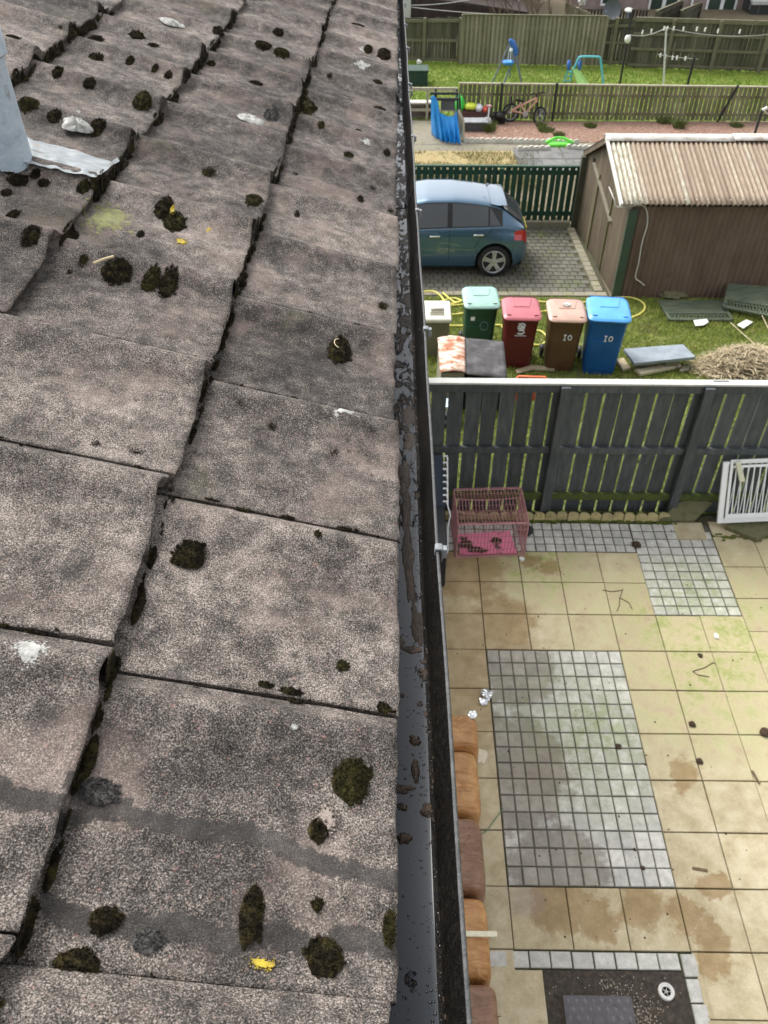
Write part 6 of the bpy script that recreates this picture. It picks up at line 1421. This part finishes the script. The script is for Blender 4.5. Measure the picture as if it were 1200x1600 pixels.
# toys
ry_ = G(745, 203)[1]; Wt = lambda u, v, dy=0: np.array(ony(u, v, ry_+dy))
cr = thing('grey_crate', 'low grey plastic crate on the red chips beside the tarpaulin', 'crate', tuple(G(745, 206)))
M['grey_crate'] = mat('grey_crate_plastic', [(.20, .21, .22), (.28, .29, .30)], 6, .5, .05)
q = G(742, 206); b = B(); b.box(q[0]-.35, q[0]+.33, q[1], q[1]+.42, q[2], q[2]+.22); obj('body', b, mat('dark_crate', [(.07, .07, .075)], 6, .6, .05), cr, bevel=.02); b = B(); b.box(q[0]-.37, q[0]+.35, q[1]-.02, q[1]+.44, q[2]+.222, q[2]+.26); obj('lid', b, M['grey_crate'], cr, bevel=.015)
toy = thing('toy_box', 'open box heaped with green yellow and red plastic toys', 'toy box', tuple(G(738, 192)))
q = G(740, 193); b = B(); b.box(q[0]-.40, q[0]+.38, q[1]+.1, q[1]+.6, q[2], q[2]+.30); obj('box', b, mat('dark_red_box', [(.10, .05, .045)], 5, .6, 0), toy, bevel=.02)
for nm, cc, dx, dz, sx, sz in (('green_toy', (.05, .55, .06), -.42, .46, .13, .22), ('yellow_toy', (.55, .62, .05), -.10, .40, .20, .09), ('white_toy', (.6, .62, .66), .14, .36, .12, .10), ('red_toy', (.55, .06, .03), .32, .32, .08, .08), ('blue_toy', (.04, .20, .55), -.38, .14, .10, .10)):
    b = B(); P = [[(q[0]+dx+sx*math.sin(ph)*math.cos(a)*(1+.3*nz(a, ph, dx)), q[1]+.2+.15*math.sin(ph)*math.sin(a), q[2]+dz+sz*math.cos(ph)*(1+.4*nz(a*2, ph, dz))) for a in np.linspace(0, 6.283, 13)[:-1]] for ph in np.linspace(0, math.pi, 9)]
    b.grid(P, wrap=True); obj(nm, b, plast(nm, cc), toy)
sc_ = thing('kick_scooter', 'child kick scooter with white stem and pink grips standing by the crate', 'scooter', tuple(G(764, 195)))
Ws = lambda u, v: np.array(ony(u, v, G(764, 194)[1]))
b = B(); b.tube([Ws(762, 190), Ws(765, 164)], .022, 6); b.tube([Ws(761, 191), Ws(775, 193)], .03, 6); obj('stem', b, M['gate_white'], sc_, True); b = B(); b.tube([Ws(760, 165), Ws(768, 166)], .03, 6); obj('grips', b, mat('pink_grip', [(.62, .30, .34)], 4), sc_, True)
for u, v, m in ((761, 192, 'gate_white'), (776, 194, 'black_plastic')):
    b = B(); b.lathe([(.03, -.02), (.12, -.02), (.13, 0), (.12, .02), (.03, .02)], Ws(u, v-2), (0, -1, 0), 16); obj('wheel', b, M[m], sc_, True)
pc = thing('pushchair', 'black folded pushchair lying behind the scooter against the pickets', 'pushchair', tuple(G(785, 192)))
b = B(); b.tube([Ws(771, 192), Ws(790, 176), Ws(800, 160), Ws(799, 150)], .025, 6); b.tube([Ws(770, 180), Ws(786, 192)], .025, 6); b.tube([Ws(772, 176), Ws(792, 174)], .022, 6); obj('frame', b, M['car_black'], pc, True)
for u, v in ((781, 193), (776, 188)): b = B(); b.lathe([(.05, -.03), (.14, -.03), (.16, 0), (.14, .03), (.05, .03)], Ws(u, v-3), (0, -1, 0), 16); obj('wheel', b, M['car_black'], pc, True)
b = B(); P = [[Ws(782+8*math.sin(ph)*math.cos(a), 181+6*math.cos(ph))+np.array((0, .15*math.sin(ph)*math.sin(a), .03*nz(a*2, ph*2))) for a in np.linspace(0, 6.283, 13)[:-1]] for ph in np.linspace(0, math.pi, 8)]; b.grid(P, wrap=True); obj('seat', b, M['car_black'], pc)
# bicycle
M['rose'] = mat('rose_gold_paint', [(.52, .27, .20), (.60, .34, .26)], 4, .4, 0, spec=.5)
by = G(815, 190)[1]-.02
bk = thing('bicycle', 'rose gold child mountain bicycle leaning at the picket fence', 'bicycle', (G(815, 190)[0], by, T(by)))
Wb = lambda u, v, dy=0: np.array(ony(u, v, by+dy))
def bwheel(u, v, r, yawd):
    c = Wb(u, v); ax = np.array((math.sin(yawd), -math.cos(yawd), .12)); b = B(); b.lathe([(r-.05, -.022), (r-.01, -.026), (r, 0), (r-.01, .026), (r-.05, .022)], c, ax, 30, True); w_ = obj('wheel', b, M['tyre'], bk, True)
    b = B(); b.lathe([(r-.075, -.012), (r-.045, -.016), (r-.045, .016), (r-.075, .012)], c, ax, 30, True); obj('rim', b, M['grey_crate'], w_, True)
    b = B(); x = np.cross(ax, (0, 0, 1)); x /= np.linalg.norm(x); y = np.cross(x, ax); y /= np.linalg.norm(y)
    for k in range(14): a = 2*math.pi*k/14; b.tube([c, c+(x*math.cos(a)+y*math.sin(a))*(r-.07)], .004, 3)
    b.lathe([(.03, -.04), (.03, .04)], c, ax, 8); obj('spokes', b, M['alloy'], w_)
bwheel(797.5, 176, .245, .08); bwheel(843, 181, .245, .62)
b = B()
for s_, e in (((838, 153), (800, 172)), ((838, 158), (820, 178)), ((838, 152), (839, 160)), ((812, 160), (822, 179)), ((800, 173), (821, 178)), ((799, 175), (813, 163))): b.tube([Wb(*s_), Wb(*e)], .026, 7)
obj('frame', b, M['rose'], bk, True)
b = B(); b.tube([Wb(838, 153), Wb(840, 163), Wb(842, 181)], .024, 6); obj('fork', b, M['car_black'], bk, True)
b = B(); b.tube([Wb(828, 148), Wb(834, 146), Wb(840, 147), Wb(846, 144), Wb(852, 145)], .018, 6); b.tube([Wb(838, 153), Wb(838, 147)], .02, 6); obj('handlebar', b, M['car_black'], bk, True)
b = B(); b.tube([Wb(812, 161), Wb(811, 157)], .015, 6); b.beam(Wb(806, 156), Wb(817, 158), .10, .05); obj('saddle', b, M['car_black'], bk, bevel=.02)
b = B(); b.lathe([(.08, -.01), (.08, .01)], Wb(821, 178, -.05), (0, -1, 0), 14); b.tube([Wb(821, 178, -.08), Wb(818, 184, -.08)], .014, 5); b.tube([Wb(821, 178, .06), Wb(825, 173, .06)], .014, 5); obj('crank', b, M['alloy'], bk)

# ================================================================== FAR LAWN
M['play_blue'] = mat('play_blue', [(.03, .10, .36), (.05, .16, .46)], 5, .45, 0)
M['steel'] = mat('grey_blue_steel', [(.13, .16, .22), (.18, .21, .27)], 5, .5, 0)
sy = G(790, 134)[1]; Wq = lambda u, v, dy=0: np.array(ony(u, v, sy+dy))
sw_ = thing('swing', 'blue metal toddler swing frame with blue seat on the far lawn', 'swing', tuple(G(795, 134)))
b = B(); b.tube([Wq(767, 134), Wq(797, 66)], .022, 6); b.tube([Wq(786, 134), Wq(803, 90), Wq(798, 64)], .03, 6); b.tube([Wq(816, 134), Wq(806, 88), Wq(797, 63)], .03, 6); b.tube([Wq(797, 134, 1.2), Wq(797, 64)], .022, 6); b.tube([Wq(786, 131), Wq(815, 131)], .022, 6); obj('frame', b, M['steel'], sw_, True)
b = B(); b.tube([Wq(796, 62), Wq(800, 66), Wq(806, 78), Wq(806, 86)], [.05, .09, .09, .07], 8); obj('canopy', b, M['play_blue'], sw_, True)
b = B(); b.lathe([(.05, .0), (.16, .02), (.20, .10), (.18, .12), (.0, .06)], Wq(794, 99)+(0, 0, -.05), (0, 0, 1), 16); obj('seat', b, mat('seat_blue', [(.05, .24, .62)], 5, .4, 0), sw_, True)
b = B(); b.tube([Wq(793, 96), Wq(798, 66)], .008, 4); b.tube([Wq(797, 96), Wq(800, 68)], .008, 4); b.tube([Wq(797, 80), Wq(803, 74)], .05, 6); obj('chains', b, M['gate_white'], sw_, True)
M['aqua'] = mat('aqua_tube', [(.10, .44, .52), (.16, .52, .60)], 5, .4, 0); M['pale_lime'] = mat('pale_lime_slide', [(.36, .62, .20), (.46, .72, .28)], 5, .4, 0)
sl_ = thing('slide', 'small pale green slide with aqua tube arch on the far lawn', 'slide', tuple(G(905, 134)))
b = B(); b.tube(spline([Wq(895, 110), Wq(900, 100), Wq(904, 91), Wq(909, 88.5), Wq(930, 88.5), Wq(937, 90), Wq(939, 98), Wq(943, 134)], 5), .035, 7); obj('arch', b, M['aqua'], sl_, True)
b = B(); b.grid([[Wq(893+i*1.6+ (j*2.1 if i > 2 else j*1.1), 108+26*j/8, -.0-.25*j/8)+np.array((0, -.03*(abs(i-3) == 3), .05*(abs(i-3) == 3))) for i in range(7)] for j in range(9)]); o_ = obj('chute', b, M['pale_lime'], sl_, True); md = o_.modifiers.new('solid', 'SOLIDIFY'); md.thickness = .03
b = B()
for u0, u1 in ((886, 878), (892, 890)): b.tube([Wq(u0+3, 106, .3), Wq(u1, 134, .6)], .025, 6)
for v in (112, 119, 126, 132): b.tube([Wq(889-(v-106)*.36, v, .45), Wq(894-(v-106)*.1, v, .45)], .022, 5)
obj('ladder', b, M['aqua'], sl_, True)
for u in (889, 906): b = B(); b.lathe([(.03, -.03), (.14, -.03), (.16, 0), (.14, .03), (.03, .03)], Wq(u, 102), (.9, -.4, .1), 14); obj('side_roundel', b, M['play_blue'], sl_, True)
q = G(648, 136); b = B(); b.box(q[0]-.9, G(668, 136)[0], q[1], q[1]+.7, q[2], ony(660, 113, q[1])[2]); o_ = thing('garden_box', 'dark green plastic storage box on the far lawn by the gutter', 'box', tuple(q)); obj('body', b, mat('box_green', [(.018, .04, .03), (.028, .055, .042)], 4, .5, .1), o_, bevel=.02)
b = B(); zz = ony(660, 113, q[1])[2]; b.box(q[0]-.93, G(668, 136)[0]+.03, q[1]-.03, q[1]+.73, zz+.002, zz+.06); obj('lid', b, mat('box_lid', [(.03, .06, .045)], 4, .5, .1), o_, bevel=.015)
crumple('ball', *G(655, 101)[:2], .09, 'small white ball on the far lawn near the left fence', 'ball', M['paper'], 1.0, T, 12.0)
crumple('ball', *G(1088, 107)[:2], .10, 'small white ball at the foot of the tall fence right of the short black pole', 'ball', M['paper'], 1.0, T, 14.0)
# clothes poles and line with pegs
M['pole_white'] = mat('white_pole', [(.60, .60, .58)], 4, .5, 0)
def pole(label, u0, v0, u1, v1, r, m, extra=None, base=None):
    p = np.array(base if base is not None else G(u0, v0)); tp = np.array(ony(u1, v1, p[1])); t = thing('clothes_pole', label, 'pole', tuple(p)); b = B(); b.tube([p-(0, 0, .2), tp], r, 7); obj('shaft', b, m, t, True); return t, p, tp
t1, a1, e1 = pole('tall black clothes pole with white lamp head cloth beside the far fence', 968, 133, 989, 14, .035, M['black_plastic'])
b = B(); pp = a1+(e1-a1)*.62; P = [[pp+np.array((.10*math.sin(ph)*math.cos(a), .10*math.sin(ph)*math.sin(a), .13*math.cos(ph)*(1+.1*math.cos(a)))) for a in np.linspace(0, 6.283, 13)[:-1]] for ph in np.linspace(0, math.pi, 8)]; b.grid(P, wrap=True); obj('white_bag', b, M['paper'], t1, True)
t2, a2, e2 = pole('white clothes pole with pegs standing on the far lawn', 1038, 136, 1041, 43, .03, M['pole_white'])
t3, a3, e3 = pole('short black leaning clothes pole right of the white one', 1073, 136, 1086, 88, .04, M['black_plastic'])
t4, a4, e4 = pole('black pole with white frayed tip rising behind the shed ridge', 1178, 212, 1191, 172, .035, M['black_plastic'])
b = B(); b.tube([e4, e4+(.12, 0, .06)], .04, 6); b.tube([e4+(.02, 0, .02), e4+(.18, 0, -.10)], .012, 4); obj('white_tip', b, M['paper'], t4)
M['line'] = mat('washing_line', [(.50, .50, .48)], 4, .6, 0)
def line(label, pts, sag=.0, r=.008):
    A, C = np.array(pts[0]), np.array(pts[1]); b = B(); b.tube([A+(C-A)*k/14-np.array((0, 0, sag*4*(k/14)*(1-k/14))) for k in range(15)], r, 4); tag(obj('washing_line', b, M['line'], None, org=tuple(A)), label, 'line')
e1b = a1+(e1-a1)*.68; eR = np.array(ony(1215, 52, e2[1]+1.5))
line('washing line with white pegs running right from the white pole', (e2, eR), .15); line('washing line from the black pole to the white pole', (e1b, e2), .12)
pegm = None
PN = ['first', 'second', 'third', 'fourth', 'fifth', 'sixth', 'seventh', 'eighth', 'ninth', 'tenth']
line('lower washing line with five pegs between the white and short black poles', (ony(1028, 85, e2[1]), ony(1090, 92, e2[1]+.2)), .02)
for k, (u, v) in enumerate([(1004, 50), (1018, 48), (1038, 44), (1043, 44), (1053, 44), (1068, 45), (1089, 45), (1102, 46), (1122, 48), (1156, 49), (1032, 86), (1040, 88), (1051, 90), (1058, 90), (1071, 91)]):
    p = ony(u, v, e2[1]-.02); b = B(); b.box(p[0]-.018, p[0]+.018, p[1]-.02, p[1]+.02, p[2]-.06, p[2]+.05); tag(obj('clothes_peg', b, M['paper'], None, org=tuple(p)), 'white clothes peg, %s from the left on the %s washing line' % (PN[k if k < 10 else k-10], 'upper' if k < 10 else 'lower'), 'peg', 'pegs on the washing line')

# ================================================================== TALL FENCES
M['tall_back'] = mat('grey_green_fence_back', [(.055, .052, .035), (.085, .080, .055), (.125, .115, .082)], 2.2, .85, .3, 40, rnd=.22, stretch=(1, 1, .3), grime=((.07, .08, .03), 2, .52, .72))
M['tall_rail'] = mat('fence_rail', [(.12, .115, .07), (.17, .16, .105)], 3, .85, .2, 40)
M['tall_front'] = mat('pale_fence_boards', [(.16, .15, .095), (.23, .215, .145), (.28, .26, .19)], 2.2, .85, .3, 40, rnd=.16, stretch=(1, 1, .3), grime=((.13, .13, .06), 2, .55, .75))
A0, A1 = G(560, 93), G(718, 98); hA = lambda p, u, v: ony(u, v, p[1])[2]-p[2]
fence('tall_fence', 'tall dark timber fence with rails toward us left of the pale boards', A0, A1, hA(A0, 560, 28), hA(A1, 718, 27), .125, .131, M['tall_back'], rails=((.06, .09), (.50, .09), (.93, .09)), rail_mat=M['tall_rail'], posts=(.18, .65, .99), pw=.11, jh=.02, z_off=.04)
B0, B1 = G(719, 101), G(936, 104)
fence('board_fence', 'tall fence of pale upright hit and miss boards in the middle distance', B0, B1, hA(B0, 719, 23), hA(B1, 941, 26), .085, .074, M['tall_front'], rails=((.3, .08), (.75, .08)), rail_front=False, posts=(.0, .5, 1.0), post_front=False, cap=M['tall_rail'], th=.022, twin=True, jh=.012)
C0, C1 = G(937, 101), G(1010, 105)
fence('tall_fence', 'short run of tall fence with one post between pale boards and black pole', C0, C1, hA(C0, 941, 30), hA(C1, 1003, 28), .12, .126, M['tall_back'], rails=((.08, .08), (.5, .08), (.86, .08)), rail_mat=M['tall_rail'], posts=(.22,), pw=.11, jh=.02, post_h=.05)
D0, D1 = G(980, 106), G(1290, 116)
fence('tall_fence', 'long tall grey green fence with pegged line before it at right', D0, D1, hA(D0, 987, 28), hA(D1, 1300, 38), .125, .132, M['tall_back'], rails=((.07, .08), (.40, .08), (.70, .08), (.97, .09)), rail_mat=M['tall_rail'], posts=(.19, .42, .66, .92), pw=.11, jh=.02, cap=M['tall_rail'])

# ================================================================== BEYOND THE FENCE
M['dark_board'] = mat('dark_brown_boards', [(.030, .022, .020), (.045, .034, .030)], 3, .8, .2, 40, rnd=.2)
hy_ = 36.5; Wh = lambda u, v, y=hy_: np.array(ony(u, v, y))
ds = thing('dark_outbuilding', 'dark brown boarded outbuilding behind the far left fence', 'outbuilding', (3, hy_, -.6))
xs0, xs1 = Wh(560, 20)[0], Wh(826, 20)[0]; bb_n = 60; zt_ = lambda x: np.interp(x, [xs0, Wh(722, 4)[0], xs1], [Wh(560, -14)[2], Wh(722, 3)[2], Wh(826, 19)[2]])
for i in range(bb_n):
    a, c = xs0+(xs1-xs0)*i/bb_n+.005, xs0+(xs1-xs0)*(i+1)/bb_n-.005; b = B(); b.prism([(a, hy_, -.8), (c, hy_, -.8), (c, hy_, zt_(c)), (a, hy_, zt_(a))], (0, .03, 0)); obj('wall_board', b, M['dark_board'], ds)
b = B(); b.prism([(xs0, hy_+.035, -.8), (xs1, hy_+.035, -.8), (xs1, hy_+.035, zt_(xs1)-.02), (xs0, hy_+.035, zt_(xs0)-.02)], (0, 2.5, 0)); obj('body', b, M['dark_board'], ds)
M['cream_wall'] = mat('cream_render', [(.50, .48, .43), (.58, .56, .51)], 3, .9, .2, 30)
cwh = thing('cream_house', 'cream rendered house wall just showing above the dark outbuilding', 'house', (8, 41, -.6))
b = B(); b.box(Wh(560, 0, 41)[0], Wh(812, 0, 41)[0], 41, 46, -.8, 4.5); obj('wall', b, M['cream_wall'], cwh)
for u in (745, 782): p = Wh(u, 2, 40.97); b = B(); b.box(p[0]-.18, p[0]+.18, 40.95, 41.02, p[2]-.15, 2.6); obj('window', b, M['car_glass'], cwh)
b = B(); p = Wh(805, 4, 40.9); b.tube([(p[0], 40.9, -.6), (p[0], 40.9, 4.4)], .06, 7); obj('drain_pipe', b, M['black_plastic'], cwh, True)
p0_, p1_ = np.array(ony(636, 27, 33.5)), np.array(ony(636, -30, 33.5)); b = B(); b.box(p0_[0]-.13, p0_[0]+.13, 33.4, 33.6, -.6, p1_[2]); tag(obj('white_post', b, M['cap_white'], None, bevel=.01, org=(p0_[0], 33.5, -.6)), 'white square post beside the gutter at the top of the photo', 'post')
line('upper white clothes line running from the white post', (ony(641, 8, 33.5), ony(735, -1, 34.5)), .05, .012); line('lower white clothes line crossing before the dark outbuilding', (ony(641, 11, 33.5), ony(830, 24, 34.0)), .05, .012)
# bare shrub
M['twigs'] = mat('bare_brown_twigs', [(.10, .075, .055), (.16, .12, .09)], 8, .9, 0)
sb = thing('bare_shrub', 'bare brown shrub rising behind the pale board fence', 'shrub', (Wh(845, 20, 34.5)[0], 34.5, -.6))
b = B()
def twig(p, d, l, r, lev):
    q = p+d*l; b.tube([p, p+d*l*.5+np.array((rng.gauss(0, .03), rng.gauss(0, .03), 0)), q], [r, r*.8, r*.6], 4)
    if lev > 0:
        for _ in range(3 if lev > 1 else 4):
            e = d+np.array((rng.gauss(0, .45), rng.gauss(0, .35), rng.gauss(.1, .3))); e /= np.linalg.norm(e); twig(p+d*l*rng.uniform(.5, 1), e, l*rng.uniform(.55, .8), r*.6, lev-1)
for u in (775, 790, 806, 818, 830, 842, 852, 862, 874, 886):
    x = Wh(u, 20, 34.5)[0]; twig(np.array((x, 34.5+rng.uniform(-.4, .6), -.6)), np.array((rng.gauss(0, .15), 0, 1.0)), rng.uniform(1.0, 1.3), .025, 4)
obj('branches', b, M['twigs'], sb)
# neighbour house with white windows
M['pink_harl'] = mat('pink_grey_harl', [(.22, .17, .155), (.28, .22, .20), (.33, .27, .25)], 3, .95, .4, 40, detail=9)
HY = 42.0; WH = lambda u, v, y=HY: np.array(ony(u, v, y))
nh = thing('neighbour_house', 'pink grey harled house with white framed windows beyond the far fence', 'house', (15, HY, -.6))
x0h, x1h = WH(893, 0)[0], WH(1330, 0)[0]; b = B(); b.box(x0h, x1h, HY, HY+7, -.8, 5.2); obj('wall', b, M['pink_harl'], nh)
def window(u0, u1, v0, v1, ztop, mull=(.55,), tr=None):
    a, c = WH(u0, v1), WH(u1, v1); x0, x1, z0 = a[0], c[0], a[2]; z1 = ztop; fw = .09
    b = B(); b.box(x0, x1, HY-.06, HY-.002, z0, z0+fw); b.box(x0, x1, HY-.06, HY-.002, z1-fw, z1); b.box(x0, x0+fw, HY-.058, HY-.002, z0+fw, z1-fw); b.box(x1-fw, x1, HY-.058, HY-.002, z0+fw, z1-fw)
    for m in mull: xm = x0+(x1-x0)*m; b.box(xm-.08, xm+.08, HY-.056, HY-.002, z0+fw, z1-fw)
    if tr is not None:
        zm = WH(u0, tr)[2]; b.box(x0+fw, x1-fw, HY-.054, HY-.003, zm-.05, zm+.05)
    fr_ = obj('window', b, M['white_upvc'], nh)
    xs = [x0+fw]+[x0+(x1-x0)*m for m in mull]+[x1-fw]
    for a_, c_ in zip(xs, xs[1:]):
        b = B(); b.box(a_+.02, c_-.02, HY-.030, HY-.026, z0+fw, z1-fw); obj('pane', b, M['house_glass'], fr_)
    return fr_
M['house_glass'] = mat('house_glass', [(.018, .03, .026), (.05, .08, .06)], .8, .08, 0, spec=.6)
window(1097, 1144, -20, 33, 3.0, (.52,), 22); window(1011, 1058, -20, 18, 3.0, (.5,)); window(937, 962, -20, 9, 3.0, ())
b = B(); a = WH(1170, 32, HY-1.2); c = WH(1240, 32, HY-1.2); b.box(a[0], c[0], HY-1.2, HY-.003, -.6, WH(1170, 7, HY-1.2)[2]); po = obj('porch', b, M['car_glass'], nh)
b = B(); zz = WH(1170, 7, HY-1.2)[2]; b.prism([(a[0]-.1, HY-1.35, zz+.01), (c[0], HY-1.35, zz+.01), (c[0], HY, zz+.45), (a[0]-.1, HY, zz+.45)], (0, 0, .12)); obj('roof', b, M['cap_white'], po)
b = B(); b.tube([WH(1182, 33, HY-1.22), WH(1186, 8, HY-1.22)], .035, 5); obj('frame_bar', b, M['grey_panel'], po)
b = B(); b.tube([(WH(1077, 20)[0], HY-.08, -.6), (WH(1077, 20)[0], HY-.08, 4.5)], .05, 7); obj('drain_pipe', b, M['white_upvc'], nh, True)
# dish, small fences
di = thing('satellite_dish', 'grey satellite dish standing on the far fence corner', 'satellite dish', tuple(ony(955, 25, 34)))
cdn = np.array(ony(957, 15, 34)); ax = np.array((-.35, -.85, .25)); b = B(); b.lathe([(.02, -.10), (.16, -.07), (.29, .0), (.33, .05), (.30, .01), (.16, -.06), (.02, -.09)], cdn, ax, 24); obj('dish', b, mat('dish_grey', [(.10, .115, .125), (.14, .155, .165)], 4, .5, 0), di, True)
b = B(); b.tube([cdn+(0, .05, -.2), cdn+(-.1, .05, -.55), cdn+(-.1, .05, -1.6)], .03, 6); b.tube([cdn+(-.05, 0, -.28), cdn+(-.34, -.35, -.05), cdn+(-.30, -.42, .04)], .02, 5); obj('mast', b, M['steel'], di, True)
b = B(); P = ony(983, 15, 36); b.lathe([(.0, .03), (.15, .01), (.17, -.03), (.04, -.08)], P, (0, -.3, 1), 14); tag(obj('bird_bath', b, M['cap_white'], None, True, org=tuple(P)), 'white shallow bowl shape behind the satellite dish', 'bowl')
b = B(); b.tube([P+(0, 0, -.1), (P[0], P[1], -.6)], .05, 6); 
tag(obj('bowl_stand', b, M['steel'], None, org=(P[0], P[1], -.6)), 'thin stand under the white bowl beyond the fence', 'stand')
E0 = np.array((Wh(905, 30, 37)[0], 37, -.6)); E1 = np.array((Wh(1010, 30, 37)[0], 37, -.6))
fence('dark_picket_fence', 'small dark picket fence behind the satellite dish', E0, E1, ony(905, 14, 37)[2]+.6, ony(1010, 16, 37)[2]+.6, .08, .13, M['dark_board'], rails=((.5, .08),), rail_front=False)
def step_fence(label, u0, v0, u1, v1, y, y2):
    a = np.array(ony(u0, v0, y)); c = np.array(ony(u1, v1, y2)); fence('boundary_fence', label, (a[0], a[1], -.6), (c[0], c[1], -.6), a[2]+.6, c[2]+.6, .14, .15, M['tall_back'], rails=((.6, .08), (.9, .08)), posts=(0, 1.0), pw=.1, cap=M['tall_rail'])
step_fence('left of two short boundary fences running toward the neighbour house', 1025, 18, 1064, 2, 34.5, 39.5); step_fence('right of two short boundary fences running toward the neighbour house', 1064, 17, 1094, 5, 35.2, 40.0)
a = np.array(ony(884, 2, 35)); c = np.array(ony(922, 20, 34.6)); fence('gate_fence', 'mossy timber gate frame sloping down behind the pale board fence', (a[0], a[1], -.6), (c[0], c[1], -.6), a[2]+.6, c[2]+.6, .12, .13, M['tall_front'], rails=((.95, .1), (.7, .1)), posts=(.5,), pw=.12)
for u, v in ((909, 6),): crumple('white_flower', *np.array(ony(u, v, 34.4))[:2], .14, 'pale flower head beside the timber gate frame', 'flower', M['paper'], .8, lambda y: float(ony(909, 8, 34.4)[2]), 3.0)
